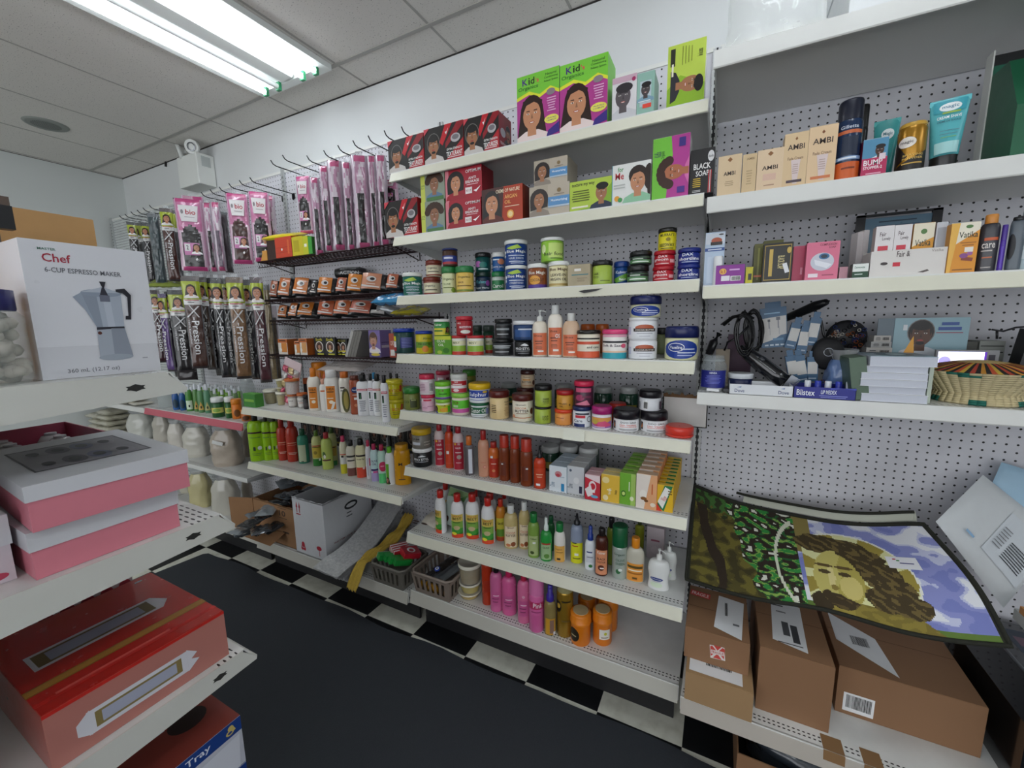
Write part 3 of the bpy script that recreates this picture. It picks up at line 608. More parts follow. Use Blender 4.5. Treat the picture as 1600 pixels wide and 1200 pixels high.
# ---------------------------------------------------------------- s3 : pomade jars
crop(600,340,3.077)
def J(sh,L,R,top,bot,body,lid,label,prints=(),Y=None,on=None,**k):
    q = place(sh,L,R,top,bot,Y=Y,on=on);return jar(q,body,lid,label,prints,**k)
def BM(t2,c='#f2f4f2',sub='#cfd8e8'):return [('p',[(-.7,.8),(.2,.95),(.5,.8),(-.2,.72)],'#a9c83c'),('t','Blue Magic',.1,.62,1.5,.17,c),('r',.1,.44,1.2,.04,sub),('t',t2,.1,.31,1.1,.09,sub),('r',.15,.16,1.2,.035,sub),('r',.15,.08,.9,.03,sub),('e',-.85,.6,.14,.08,'#e8ecf0'),('e',-.85,.42,.12,.07,'#d5dde6')]
J('s3',90,187,268,366,'#17685a','#e9ebe6','teal conditioner jar with a white lid at the left end of the pomade shelf',BM('CONDITIONER'),lidf=.17)
q = J('s3',189,275,288,358,'#e7dfc0','#7c2f1f','lower of two cream hair mayonnaise jars with brown lids',[('t','Organics',-.1,.66,1,.2,'#3c2c20'),('r',0,.38,1.2,.06,'#3c2c20'),('r',0,.12,2,.1,'#8c3020'),('r',0,.93,2,.08,'#8c3020')],Y=.125)
J('s3',201,281,208,285,'#e7dfc0','#7c2f1f','upper of two cream hair mayonnaise jars with brown lids',[('t','Organics',-.1,.66,1,.2,'#3c2c20'),('r',0,.38,1.2,.06,'#3c2c20'),('r',0,.12,2,.1,'#8c3020'),('r',0,.93,2,.08,'#8c3020')],on=q)
q = J('s3',278,350,238,357,'#d8dcae','#257a3e','pale olive jar with a green lid under the brown and blue jar',[('t','Organics',0,.68,1.3,.14,'#4c5a2a'),('t','OLIVE',-.2,.45,.9,.1,'#4c6a2a'),('r',0,.28,1.3,.05,'#6b7a3a'),('e',.6,.16,.3,.12,'#7a9a3a')])
J('s3',280,356,152,238,'#4a3226','#20306e','brown jar with a navy lid and red label stripe on top of the olive jar',[('r',0,.42,2,.45,'#2b3f8c'),('r',0,.2,2,.14,'#b03038'),('r',-.1,.5,1,.12,'#d7d9e6')],on=q,lidf=.1)
J('s3',345,434,236,347,'#e3bf5e','#2a7f45','golden hair mayonnaise jar with a green lid',[('t','Organics',0,.75,1.2,.13,'#4a3a1a'),('t','HAIR',-.3,.5,.6,.1,'#7a4a1a'),('r',0,.33,1.4,.05,'#7a5a1a'),('r',0,.1,2,.1,'#7a8a30')])
KUI = [('r',0,.5,2,.8,'#15324a'),('t','Kuiver',-.1,.68,1.1,.2,'#5fb8c8'),('e',.6,.6,.25,.17,'#8a4a9a'),('t','Super Herbal',0,.3,1.5,.15,'#e6f0f2')]
q = J('s3',438,516,262,345,'#1b2f52','#14362e','lower of two dark jars with green black lids and herbal label',KUI,Y=.16)
J('s3',438,516,172,262,'#14504e','#16181a','upper of two dark teal jars with black lids',[('e',-.5,.5,.4,.22,'#b06ab0'),('e',.1,.45,.4,.2,'#1c7a70'),('r',.1,.15,1,.08,'#d5e8e6')],on=q)
q = J('s3',518,582,262,342,'#c9d6cc','#1f7c46','clear green labelled jar with green lid beside the blue grease jars',[('r',0,.45,2,.6,'#1f7c46'),('t','Caroil',0,.4,1.5,.24,'#f0f4ee')],Y=.15)
J('s3',520,584,170,258,'#1f5a9c','#e9ecea','blue jar with a white lid on top of the green labelled jar',[('t','pure jelly',0,.3,1.6,.16,'#f0f4f8'),('e',.4,.66,.45,.2,'#d88a6a'),('r',-.3,.8,.9,.08,'#f0f4f8')],on=q)
q = J('s3',584,690,234,340,'#17418a','#eceeec','lower of two blue hair grease jars with white lids',BM('CONDITIONER'),lidf=.15)
J('s3',580,692,113,233,'#17418a','#eceeec','upper of two blue hair grease jars with white lids',BM('HAIR DRESS'),lidf=.17,on=q)
J('s3',691,788,226,331,'#8a4a26','#eceeec','brown and purple conditioner jar with white lid',[('t','Blue Magic',0,.74,1.6,.2,'#f2efe8'),('e',-.2,.4,.5,.22,'#e0a03a'),('t','COCONUT',0,.4,1.2,.13,'#4a1f14'),('r',0,.1,2,.16,'#4a3090')],lidf=.17)
q9 = J('s3',791,893,214,328,'#e4dcb0','#eceeec','cream leave-in conditioner jar with white lid below the green hair food',[('t','Blue Magic',0,.8,1.6,.17,'#5a3a26'),('t','LEAVE-IN',0,.56,1.3,.13,'#3a2a22'),('t','ARGAN OIL',0,.36,1.4,.13,'#3a2a22'),('r',0,.12,2,.1,'#b8a060')],lidf=.17)
qq = dict(q9);q = place('s3',730,843,105,222,Y=q9['y'],zb=q9['z']+q9['h']);q['x'] = q9['x']-.026
jar(q,'#93c83e','#eceeec','lime green hair food jar standing on the cream jar',[('r',.35,.52,1.1,.7,'#c9e27a'),('e',-.6,.6,.2,.22,'#dff0b0'),('t','hair food',.2,.36,1.5,.17,'#2e3a1c'),('r',.4,.14,.9,.04,'#5a7a2a')],lidf=.14)
bx('s3',884,990,226,320,.09,mat('#b3a78c',.8,kind='card'),'small beige cardboard carton with a teal stripe between the jars',[('r',.1,.52,1.5,.05,'#3c7c84'),('r',-.1,.75,.6,.12,'#ece9e0'),('r',.3,.35,.9,.025,'#7c7058')]+lines(.2,.24,.9,.1,3,'#8a7e64'))
J('s3',1001,1100,210,316,'#a9c24e','#17181a','olive green hair food jar with a black lid on the pomade shelf',[('t','HAIR',-.5,.55,.5,.12,'#35421a'),('t','FOOD',-.5,.38,.5,.12,'#35421a'),('r',.3,.2,.8,.04,'#6a7a2a')],lidf=.2)
J('s3',1104,1180,214,305,'#1b4a8a','#1a3f86','small blue jar with blue lid and green swash beside the olive jar',[('p',[(-1,.3),(1,.7),(1,.3),(-.5,.1)],'#6aa63c'),('t','Kuiver',.0,.7,1.2,.17,'#e6eef8'),('t','hair',.2,.3,.7,.14,'#f0f4f8')],Y=.12)
GB = [('r',0,.45,2,.6,'#5a8a5c'),('r',0,.62,2,.2,'#1c2420'),('r',0,.3,1.3,.1,'#e4eee2'),('r',-.2,.62,.8,.09,'#c8d4c6')]
q = J('s3',1168,1275,232,302,'#2a3430','#141516','lower of two short green and black gel jars',GB,lidf=.34)
J('s3',1181,1290,165,232,'#2a3430','#141516','upper of two short green and black gel jars',GB,on=q,lidf=.34)
DR = [('t','DAX',-.1,.82,.7,.2,'#f6f2f2'),('t','groom',-.3,.5,1.2,.24,'#f8f4f4'),('r',.7,.42,.5,.3,'#e8a8a8'),('r',-.2,.2,1.1,.05,'#f0d0d0')]
q = J('s3',1291,1396,238,301,'#b81c2a','#b01a28','lower of two short red pomade tins',DR,flat=True,lidf=.26,name='pomade_tin',cat='tin')
q = J('s3',1297,1402,164,236,'#b81c2a','#b01a28','upper of two short red pomade tins, under the yellow jar',DR,on=q,flat=True,lidf=.26,name='pomade_tin',cat='tin')
J('s3',1317,1408,55,163,'#e0d21e','#1c1a16','yellow beeswax jar with a black lid on top of the red tins',[('t',"MURRAY'S",0,.82,1.3,.15,'#1c1a10'),('e',.1,.58,.2,.1,'#8a7a10'),('t','BEESWAX',0,.28,1.4,.18,'#1c1a10'),('r',0,.1,1.2,.04,'#4a4210')],on=q,lidf=.18)
DB = [('t','DAX',-.1,.8,.8,.24,'#f2f4f8'),('t','shortline',0,.45,1.6,.26,'#f2f4f8'),('r',.1,.18,1.3,.05,'#b8c4e0')]
q = J('s3',1409,1520,229,298,'#1d2f86','#1a2a7c','lower of two short navy pomade tins',DB,flat=True,lidf=.26,name='pomade_tin',cat='tin')
J('s3',1412,1524,152,228,'#1d2f86','#1a2a7c','upper of two short navy pomade tins',DB,on=q,flat=True,lidf=.26,name='pomade_tin',cat='tin')
# ---------------------------------------------------------------- s4
J('s4',47,152,533,656,'#163f3c','#1638a0','dark green tub with a royal blue lid and yellow and red sticker',[('r',-.75,.7,.4,.22,'#e0d020'),('r',-.75,.42,.4,.3,'#e8e6e6'),('r',-.75,.2,.4,.18,'#b01820'),('r',.35,.5,1,.5,'#2c3478')]+[('r',.35,.3+.07*k,.8,.025,'#7c84c8') for k in range(7)],lidf=.15,turn=.7)
J('s4',152,238,545,656,'#c9b81c','#1638a0','yellow and green shea butter tub with a blue lid',[('r',0,.45,2,.3,'#6a9a2a'),('e',.2,.25,.32,.16,'#d9852a'),('t','SHEA BUTTER',.1,.5,1.2,.09,'#2c3a12'),('t','Africa',.4,.78,.8,.12,'#3c5a1a')],lidf=.13)
q = bx('s4',244,322,570,660,.06,'#5f9e2c','green and yellow olive oil carton below the white-lidded jar',[('r',0,.9,2,.2,'#c8d23c'),('t','OLIVE',-.2,.72,1,.14,'#f0f4e0'),('t','OIL',-.2,.52,.7,.14,'#f0f4e0'),('e',.4,.22,.4,.14,'#3c7a24'),('e',-.4,.12,.3,.1,'#a9c84c')])
q2 = place('s4',240,320,490,570,Y=q['y'],on=q);q2['z'] += .001
jar(q2,'#2c8a3e','#eef0ec','green and yellow relaxer jar with white lid and small portrait',[('r',0,.3,2,.5,'#d9cf3a'),('f',.7,.4,.6,SK2,'#1a120f','#6a9a2a','long'),('t','Kuiver',-.3,.8,.8,.16,'#f0f4e8'),('r',-.3,.36,.9,.1,'#3c7a24')],lidf=.16)
BEN = [('r',0,.72,2,.25,'#e9e6c0'),('r',0,.38,2,.34,'#8fb83c'),('t','BEST',-.2,.72,.8,.12,'#3c5a1a'),('r',0,.1,2,.2,'#c43a2c'),('r',0,.92,2,.1,'#f4f2ea')]
for i,(a,b_,yy) in enumerate(((325,398,None),(400,484,None),(487,524,.16))):
    q = J('s4',a,b_,567,661,'#e9ece0','#c42a30',['left of three red-lidded jars with green labels','middle of three red-lidded jars with green labels','rightmost red-lidded jar with green label, half behind its neighbour'][i],BEN,Y=yy,lidf=.13)
    if i == 0:qa = q
q = place('s4',341,424,475,567,Y=qa['y'],zb=qa['z']+qa['h']);q['x'] = qa['x']+.03
jar(q,'#a81e2a','#c42a3a','pinkish red jar with red lid standing on the two red-lidded jars',[('t','ORS',-.5,.8,.5,.1,'#f4e8e8'),('r',.2,.55,1.2,.12,'#e8c8cc'),('t','Texture',.2,.55,.9,.1,'#8a1620'),('e',.2,.25,.5,.12,'#e0e4da')],lidf=.2)
for i,(a,b_) in enumerate(((428,474),(476,532))):
    J('s4',a,b_,518,600,'#1d4a34','#3a4a42',['small dark green jar at the back behind the red-lidded jars','second dark green jar at the back, left of the clear black jars'][i],[('r',0,.5,2,.2,'#5a7a3a')],Y=.32,lidf=.25)
CL = [('r',0,.5,2,.7,'#26282a'),('r',0,.62,1.3,.12,'#9aa0a2'),('r',0,.3,1.1,.06,'#c0c4c6')]
q = J('s4',520,625,582,665,'#3a3d40','#141516','lower of two smoky clear gel jars with black lids',CL+[('r',0,.75,1.5,.08,'#c8ccce')],lidf=.22)
J('s4',532,618,487,580,'#3a3d40','#141516','upper of two smoky clear gel jars with black lids',CL,on=q,lidf=.22)
PRO = [('p',[(-.2,.72),(.2,.86),(.6,.7),(.3,.66)],'#e8eaec'),('t','PRO STYL',0,.5,1.4,.16,'#f0f2f4'),('r',0,.35,1.4,.03,'#c8ccd0'),('r',.1,.2,1.1,.03,'#9aa0a4')]
q = J('s4',627,715,588,665,'#121315','#0e0f10','black hair gel jar under the dark blue jar',PRO,lidf=.06)
J('s4',621,734,496,586,'#1a3a66','#e8eaec','dark blue gel jar with white lid on the black gel jar',[('r',-.1,.45,1.2,.5,'#2c5590'),('r',.1,.7,1.0,.08,'#c4ccd6')],on=q,lidf=.2)
def B(sf,L,R,top,bot,body,cap,label,prints=(),Y=None,on=None,**k):
    q = place(sf,L,R,top,bot,Y=Y,on=on);return bottle(q,body,cap,label,prints,**k)
SHEA = [('r',0,.46,1.7,.8,'#d9714a'),('t','Shea',-.2,.76,.9,.07,'#5a2c1c'),('r',-.1,.56,.9,.04,'#7a3a22'),('r',-.1,.48,.7,.03,'#7a3a22'),('r',.1,.2,.6,.06,'#f0e8e0')]+lines(-.1,.33,.9,.1,3,'#8a4a30')
B('s4',713,788,445,672,'#e6dccb','#d9dbd8','peach labelled lotion pump bottle, left of the three peach bottles',SHEA,kind='pump',capf=.24,capw=.4,sh=.78,oval=.7)
B('s4',788,860,422,672,'#efe9dc','#d2d5d4','tallest peach labelled shampoo bottle in the middle of three',SHEA+[('t','OS',.3,.62,.5,.12,'#f4f0ea')],capf=.17,capw=.5,sh=.8,oval=.7)
B('s4',858,942,460,672,'#d9b89a','#dcdcd8','peach labelled conditioner bottle, right of the three peach bottles',SHEA,capf=.17,capw=.42,sh=.72,oval=.7)
for i,(a,b_) in enumerate(((945,1015),(1018,1082))):
    J('s4',a,b_,512,600,'#c9682c','#c4601f',['orange-lidded jar at the back behind the curl cream','second orange-lidded jar at the back behind the pink-lidded jar'][i],Y=.27,lidf=.3)
J('s4',926,1042,541,676,'#e9e2cf','#1b1917','cream curl jar with black lid and orange red bands',[('r',0,.62,2,.12,'#d8563a'),('r',0,.8,2,.06,'#222222'),('t','and cane',.4,.45,.9,.1,'#332c26'),('r',0,.14,2,.26,'#e0603c'),('r',0,.3,1.4,.05,'#efe4d2')],lidf=.13)
J('s4',1049,1172,537,681,'#f1eee8','#e0457c','pink-lidded soft hair cream jar with turquoise foot band',[('r',0,.93,2,.1,'#e8a8bc'),('r',0,.68,2,.08,'#2c2c30'),('t','Soft & Sassy',-.1,.52,1.5,.13,'#4a3a48'),('e',.65,.52,.2,.09,'#e05a7a'),('r',0,.12,2,.24,'#2ea4b4'),('r',0,.28,2,.06,'#f4c8a8')],lidf=.16)
PAL = [('e',.15,.62,.55,.16,'#b85a3a'),('r',.15,.5,1.3,.16,'#2b2220'),('t',"COCOA BUTTER",.15,.5,1.1,.08,'#f0e8e0'),('r',.15,.32,.9,.03,'#9a9ca8'),('r',.15,.18,.6,.03,'#b8bac4'),('r',-.85,.45,.3,.4,'#c4c8e0')]
q = J('s4',1176,1313,584,684,'#eceef2','#e9eaec','lower of two white cocoa butter formula jars',PAL,lidf=.05,lidw=1.0)
q = J('s4',1176,1315,480,582,'#eceef2','#eef0f2','upper of two white cocoa butter formula jars',PAL,on=q,lidf=.14,lidw=1.0)
VAS = [('e',0,.48,.95,.42,'#123a96'),('e',-.25,.58,.42,.2,'#f0f2f4'),('e',-.25,.58,.38,.17,'#1b3a8c'),('t','Vaseline',-.25,.58,.62,.13,'#f4f6f8'),('r',.35,.5,.7,.05,'#d8dff0'),('r',.3,.34,.9,.05,'#d8dff0'),('r',.2,.22,.7,.04,'#b8c4e4')]
J('s4',1183,1335,378,480,'#dcdcb8','#121d54','petroleum jelly jar with navy lid on top of the white jars',VAS,on=q,lidf=.4,lidw=1.04)
J('s4',1350,1514,522,678,'#dcdcb0','#121d54','large petroleum jelly jar with navy lid at the right end of its shelf',VAS,lidf=.34,lidw=1.02)
J('s4',1310,1362,530,640,'#8a9468','#181a1a','dim olive jar in the shade between the two petroleum jelly jars',Y=.28)
# ---------------------------------------------------------------- s5
crop(600,560,3.077)
J('s5',94,176,137,252,'#77803c','#2d7a2f','olive styling gel jar with green lid at the left of its shelf',[('r',.3,.4,.7,.5,'#3a4420'),('t','ECO',-.5,.5,.7,.16,'#2e3a14'),('r',.3,.6,.5,.05,'#a8b070')],lidf=.26)
PK = [('r',0,.42,2,.66,'#e6b8cc'),('r',0,.86,1.0,.14,'#d03a5a'),('r',.4,.4,.8,.04,'#b0688a'),('r',-.3,.3,.6,.04,'#b0688a')]
q = J('s5',180,248,172,258,'#e9d4dc','#cf2f52','lower of two pale pink cream jars with rose lids',PK,lidf=.2)
J('s5',170,245,74,170,'#e8dfe2','#cf2f52','upper of two cream jars with rose lids, barcode facing out',[('r',-.1,.5,1.4,.7,'#e2ccd6')]+barcode(.55,.5,.35,.5)+lines(-.4,.5,.7,.5,5,'#b890a4'),on=q,lidf=.24)
J('s5',253,322,60,150,'#d9a4b4','#c12c4c','rose-lidded jar at the back behind the lime-lidded jars',[('r',0,.5,1,.4,'#efe4e8')],Y=.34,lidf=.25,zb=None) if False else None
q0 = place('s5',253,322,60,262,Y=.30);q0['z'] = SH['s5'][1]
jar(dict(q0,h=q0['h']*.5),'#d9a4b4','#c12c4c','lower rose-lidded jar at the back behind the lime-lidded jars',(),lidf=.25)
jar(dict(q0,z=q0['z']+q0['h']*.5+.001,h=q0['h']*.5),'#c88a9c','#c12c4c','upper rose-lidded jar at the back behind the lime-lidded jars',[('r',-.2,.5,.7,.5,'#efe4e8'),('r',.7,.5,.5,.5,'#8a2c44')],lidf=.25)
LIME = [('r',.1,.5,2,.62,'#5cc228'),('t','TCB',-.1,.68,.6,.14,'#7a2a1c'),('r',.1,.42,.8,.08,'#2c6a18'),('r',0,.1,2,.14,'#6a4a9a')]
q = J('s5',248,324,192,266,'#e8ecc8','#8fcb3c','lower of two lime-lidded jars, yellow label foot',[('r',0,.45,2,.7,'#c6d42c'),('f',-.8,.4,.7,SK2,'#17110e','#2c4a9a','bob'),('t','TCB',.1,.74,.5,.14,'#8a2a1c'),('e',.2,.35,.45,.2,'#e0a42c'),('r',.7,.4,.3,.6,'#5cc228')],lidf=.25)
J('s5',244,324,109,190,'#e6e8dc','#7ecb30','upper of two lime-lidded jars, all green label',LIME,on=q,lidf=.25)
q = J('s5',326,415,163,278,'#e8dccb','#8fcb4c','lime-lidded jar with green and pink label below the white-lidded jar',[('r',0,.62,2,.46,'#5cc228'),('r',0,.26,2,.22,'#cf5aa6'),('t','TCB',-.4,.72,.6,.12,'#7a2a1c'),('r',-.4,.52,.5,.14,'#b8d8a8')],lidf=.2)
J('s5',320,402,73,160,'#e9e6e6','#d8dad6','white-lidded jar with a red label standing on the lime-lidded jar',[('r',.1,.72,1.9,.32,'#bf2430'),('t','ORS',-.2,.8,.4,.1,'#f4eeee'),('r',-.1,.64,1,.08,'#f0d4d6'),('r',.1,.2,1.9,.3,'#c23040'),('e',-.2,.22,.3,.1,'#ecdcdc')],on=q,lidf=.26)
q0 = place('s5',380,446,55,270,Y=.31);q0['z'] = SH['s5'][1]
jar(dict(q0,h=q0['h']*.5),'#6d8a30','#3a7a22','lower green-lidded jar at the back left of the yellow-lidded jar',())
jar(dict(q0,z=q0['z']+q0['h']*.5+.001,h=q0['h']*.5),'#8a8a30','#3f8a26','upper green-lidded jar at the back left of the yellow-lidded jar',[('r',0,.4,1.4,.4,'#5a6a20')],lidf=.36)
q = J('s5',417,508,207,290,'#e6eaec','#0f5f3c','white castor oil jar with dark green lid below the yellow-lidded jar',[('r',-.1,.58,1.7,.55,'#14603c'),('t','Castor Oil',-.1,.58,1.5,.36,'#f2f6f4'),('r',.9,.5,.5,.5,'#8a94c8'),('r',-.1,.16,1.2,.04,'#8a9aa0')],lidf=.2)
J('s5',408,515,116,206,'#e8ecf0','#e3b91c','white sulphur jar with yellow lid',[('r',-.1,.66,1.8,.55,'#2444a4'),('t','Sulphur',-.1,.6,1.5,.36,'#f4f6f8'),('e',.5,.82,.2,.08,'#e0b83c'),('r',-.1,.24,1.3,.05,'#6a7ab8'),('r',.95,.5,.3,.6,'#a8b0d8')],on=q,lidf=.3)
J('s5',506,604,151,300,'#e3c892','#5c1c17','tall beige cocoa butter jar with maroon lid, text turned away',lines(-.4,.5,.5,.4,5,'#4a2c1c')+[('r',-.95,.55,.2,.3,'#6a1c1c'),('t','Queen',.75,.8,.5,.07,'#3a2418'),('t','COCOA',.8,.68,.5,.06,'#3a2418')]+lines(.7,.35,.5,.4,7,'#b8986a'),lidf=.24)
J('s5',616,720,167,308,'#ebe3cf','#57201c','white cocoa butter jar with maroon lid and orange lettering',[('t','Queen',-.1,.82,.8,.08,'#3a241c'),('t','COCOA',-.1,.66,.9,.09,'#d07a3c'),('t','BUTTER',0,.52,1.1,.12,'#3a241c'),('r',0,.4,.9,.03,'#8a6a4c'),('e',.85,.5,.18,.16,'#6a3a1c'),('r',0,.2,1.9,.03,'#d07a3c'),('e',-.7,.26,.16,.08,'#e6a07a')],lidf=.24)
q = J('s5',640,722,138,300,'#8a5c48','#4a1614','maroon-lidded jar at the back carrying the small cocoa butter jar',Y=.22,lidf=.22)
J('s5',657,727,55,145,'#e6cfae','#3c1512','small cocoa butter jar with dark lid, topmost of its stack',[('t','Queen',-.1,.82,.8,.08,'#3a241c'),('r',-.1,.62,.9,.1,'#e0a04c'),('t','BUTTER',-.1,.45,1.1,.14,'#3a241c'),('e',.8,.4,.2,.18,'#5a2c18'),('r',0,.2,1.4,.03,'#d08a5c')],on=q,lidf=.24)
GL = mat('#9aa0a4',.2,metal=.3)
def greyjar(sh,L,R,top,bot,Y,label,c='#1f4434'):
    q = place(sh,L,R,top,bot,Y=Y);q['z'] = SH[sh][1];t = place(sh,L,R,top,bot,Y=Y);q['h'] = t['h']
    return jar(q,c,'#a9adac',label,[('r',0,.35,1.5,.4,'#a89a3c'),('e',0,.35,.4,.12,'#2c5a3a')],name='gel_jar',lidf=.22,lidw=.9,rough=.12)
greyjar('s5',562,640,117,240,.33,'grey-lidded green gel jar at the back right of the sulphur jar')
greyjar('s5',820,905,122,240,.33,'grey-lidded green gel jar at the back above the argan jars')
greyjar('s5',1010,1100,134,240,.29,'grey-lidded green gel jar at the back right of the magenta jar')
greyjar('s5',1130,1225,134,250,.28,'grey-lidded green gel jar at the back left of the small black-lidded jar')
greyjar('s5',1340,1442,148,250,.30,'grey-lidded green gel jar at the back behind the torn tray')
HF = [('t','HAIR',.35,.5,.6,.13,'#2c3614'),('t','FOOD',.35,.34,.6,.13,'#2c3614'),('r',.35,.22,.5,.02,'#5a6a2a')]
q = J('s5',722,806,228,317,'#a4ba43','#131415','lower of two olive hair food jars with black lids',HF,lidf=.12)
J('s5',724,809,125,228,'#a4ba43','#131415','upper of two olive hair food jars with black lids',HF,on=q,lidf=.24)
q = J('s5',820,907,240,325,'#e0944a','#d8421f','lower argan jar, orange with a red orange lid',[('r',-.3,.62,.8,.04,'#8a3a1c'),('r',.9,.5,.3,.6,'#c45a2c')],lidf=.22)
J('s5',828,914,149,243,'#cf9434','#a81c22','upper argan jar, golden with a dark red lid',[('t','ARGAN',-.2,.42,.8,.12,'#4a2c14'),('t','OIL',-.3,.24,.4,.1,'#4a2c14'),('t','8',.5,.34,.16,.16,'#3a1c10')],on=q,lidf=.24)
q = J('s5',906,998,226,335,'#e9edf2','#1b2c5c','white jar with a navy lid and red label under the magenta jar',[('r',.1,.82,1.3,.1,'#2c3040'),('r',-.1,.66,.9,.16,'#cf3040'),('t','Care',-.3,.42,.8,.16,'#2c3050'),('e',.75,.5,.25,.18,'#3a3f4c'),('e',.75,.5,.2,.14,'#e8ecf0'),('r',-.2,.14,1,.2,'#24346c')],lidf=.2)
J('s5',914,1010,105,225,'#4a2038','#d42c52','tall dark magenta jar with a pink lid',[('r',0,.82,1.4,.2,'#d85a80'),('e',-.3,.45,.4,.15,'#a83a66'),('p',[(-.8,.1),(.6,.1),(.3,.35)],'#e0809a'),('r',.3,.5,.8,.1,'#7a2c4c')],on=q,lidf=.2)
J('s5',998,1097,226,350,'#ece8ec','#a4206c','magenta-lidded jar with a sunset coloured label',[('r',0,.48,2,.66,'#9a62b0'),('p',[(-1,.8),(1,.8),(1,.6),(-.4,.35),(-1,.4)],'#e0a04c'),('p',[(-1,.4),(.3,.6),(1,.3),(0,.18)],'#d8507c'),('e',-.55,.52,.3,.15,'#c8b04a'),('r',-.2,.22,1,.04,'#f0e0f0')],lidf=.32)
J('s5',1080,1165,212,330,'#b84a34','#c23228','red-lidded jar behind the magenta-lidded jar',Y=.17,lidf=.35)
DOO = [('r',-.82,.5,.22,.62,'#1c1512'),('p',[(-.9,.3),(-.8,.7),(-.74,.4)],'#e07a2c'),('t','DOO GRO',.2,.76,1.0,.14,'#1a1a1c'),('t','Hair Vitalizer',.2,.56,1.1,.1,'#e0502c'),('t','Stimulating',.2,.42,1.1,.1,'#e0502c'),('r',.2,.22,1.2,.035,'#4a4a50'),('r',.2,.15,1.1,.025,'#6a6a70')]
J('s5',1101,1230,240,357,'#edeef0','#16131a','left of two wide white grease jars with domed black lids',DOO,lidf=.42,turn=.7)
q = J('s5',1232,1365,247,363,'#edeef0','#16131a','right of two wide white grease jars with domed black lids',DOO,lidf=.42,turn=.7)
J('s5',1226,1334,150,256,'#e6e8ec','#16131a','small white jar with black lid on top of the wide white jar',barcode(-.3,.45,.3,.5)+lines(-.85,.45,.3,.5,5,'#6a6e78')+[('r',.9,.45,.3,.6,'#3c1a34')],on=q,lidf=.36)
q = place('s5',1352,1490,322,390);q['y'] = max(q['y'],.02+q['w']/2)
jar(q,'#d0392c','#d63a2c','low domed red hair pomade jar at the front right corner of its shelf',(),lidf=.7,lidw=1.0,name='pomade_jar')
# torn cardboard tray
a,c = atY(1036,641,.20),atY(1104,668,.20)
root = empty('cardboard_tray','torn white and brown cardboard tray sticking out at the right end of its shelf','tray',((a.x+c.x)/2,.27,1.1186))
w = (c.x-a.x)/2;b = MB();hh = .105
b.box(-w,w,-.075,-.072,0,hh,mat('#d2cfcb',.6));b.box(-w,-w+.003,-.075,-.02,0,hh,mat('#7a5c40',.8));b.box(w-.003,w,-.075,-.02,0,hh,mat('#cfccc8',.6));b.box(-w,w,-.023,-.02,0,hh,mat('#7a5c40',.8));b.box(-w,w,-.075,-.02,0,.003,mat('#7a5c40',.8));b.build('tray',root)
b = MB();n = 24;top = [(-w+2*w*i/n,hh+.012+.008*math.sin(i*2.7)*math.cos(i*1.3)) for i in range(n+1)]
b.prism([(-w,hh-.004+0*1)]+[(x,z-.02) for x,z in top][1:]+[(x,z) for x,z in top[::-1]],'y',-.0745,-.0735,mat('#6b4e33',.85,kind='card'));b.build('torn_edge',root)
# ---------------------------------------------------------------- s6
crop(600,560,3.077)
q = J('s6',138,235,425,532,'#17181a','#e6e8e8','black styling gel jar with white lid under the yellow-lidded jar',[('p',[(-.3,.72),(.1,.84),(.4,.72)],'#e8eaec'),('t','PRO STYL',0,.54,1.3,.16,'#f0f2f4'),('r',0,.38,1.2,.03,'#c8ccd0')],lidf=.2)
J('s6',133,230,332,425,'#77736a','#c9a41c','grey gel jar with a yellow lid on the black gel jar',[('t','JAM',-.4,.7,.7,.16,'#2c2a26'),('r',-.4,.4,.8,.2,'#c8ccd4'),('r',.6,.5,.6,.04,'#c8c4b8'),('r',.6,.3,.6,.04,'#c8c4b8')],on=q,lidf=.3)
RED = [('r',0,.5,1.7,.9,'#b02438'),('r',-.45,.9,.3,.07,'#e0b83c'),('t','ORS',.1,.9,.4,.07,'#f0e4e4'),('t','HAIR',0,.77,.8,.07,'#f0d8dc'),('r',0,.62,.9,.03,'#f4e8e8'),('e',.1,.47,.35,.07,'#b9a8a0'),('r',0,.28,.8,.025,'#e8b8c0')]
B('s6',243,293,318,522,'#d9c4c4','#a8202c','crimson labelled repair lotion bottle nearest the gel jars',RED,sh=.8,capf=.14,capw=.5,oval=.75)
B('s6',293,336,322,531,'#c8451c','#a8242c','orange red oil bottle between the two crimson labelled bottles',[('r',.0,.5,1.6,.7,'#c8401c'),('r',-.3,.55,.5,.1,'#e8e4e0')],sh=.8,capf=.14,capw=.5,oval=.75)
B('s6',332,386,328,544,'#d9c4c4','#a8202c','second crimson labelled repair lotion bottle, left of the clear bottle',RED,sh=.8,capf=.14,capw=.5,oval=.75)
B('s6',388,432,373,566,'#6a6468','#d2702a','slim smoky clear bottle with an orange cap and white back label',[('r',.25,.5,.7,.86,'#d5dae4'),('r',-.6,.5,.4,.9,'#57504f')],sh=.93,capf=.22,capw=.62,oval=.6,neck=.6)
B('s6',452,506,345,573,'#d59c80','#b02a28','peach oil moisturiser bottle with red cap',[('e',.2,.35,.22,.05,'#c85a4a'),('e',.2,.35,.17,.035,'#dca890'),('r',0,.5,.8,.02,'#c8785c')],sh=.8,capf=.2,capw=.5,oval=.8)
B('s6',503,554,400,577,'#d06a2c','#a82a22','red labelled body bottle with orange shoulders and a white sticker',[('r',0,.42,1.7,.76,'#b8321c'),('r',-.3,.86,.4,.09,'#e8eaec'),('r',0,.58,.8,.04,'#e8b8a8'),('e',0,.3,.25,.06,'#d88a5c')],sh=.82,capf=.16,capw=.6,oval=.8)
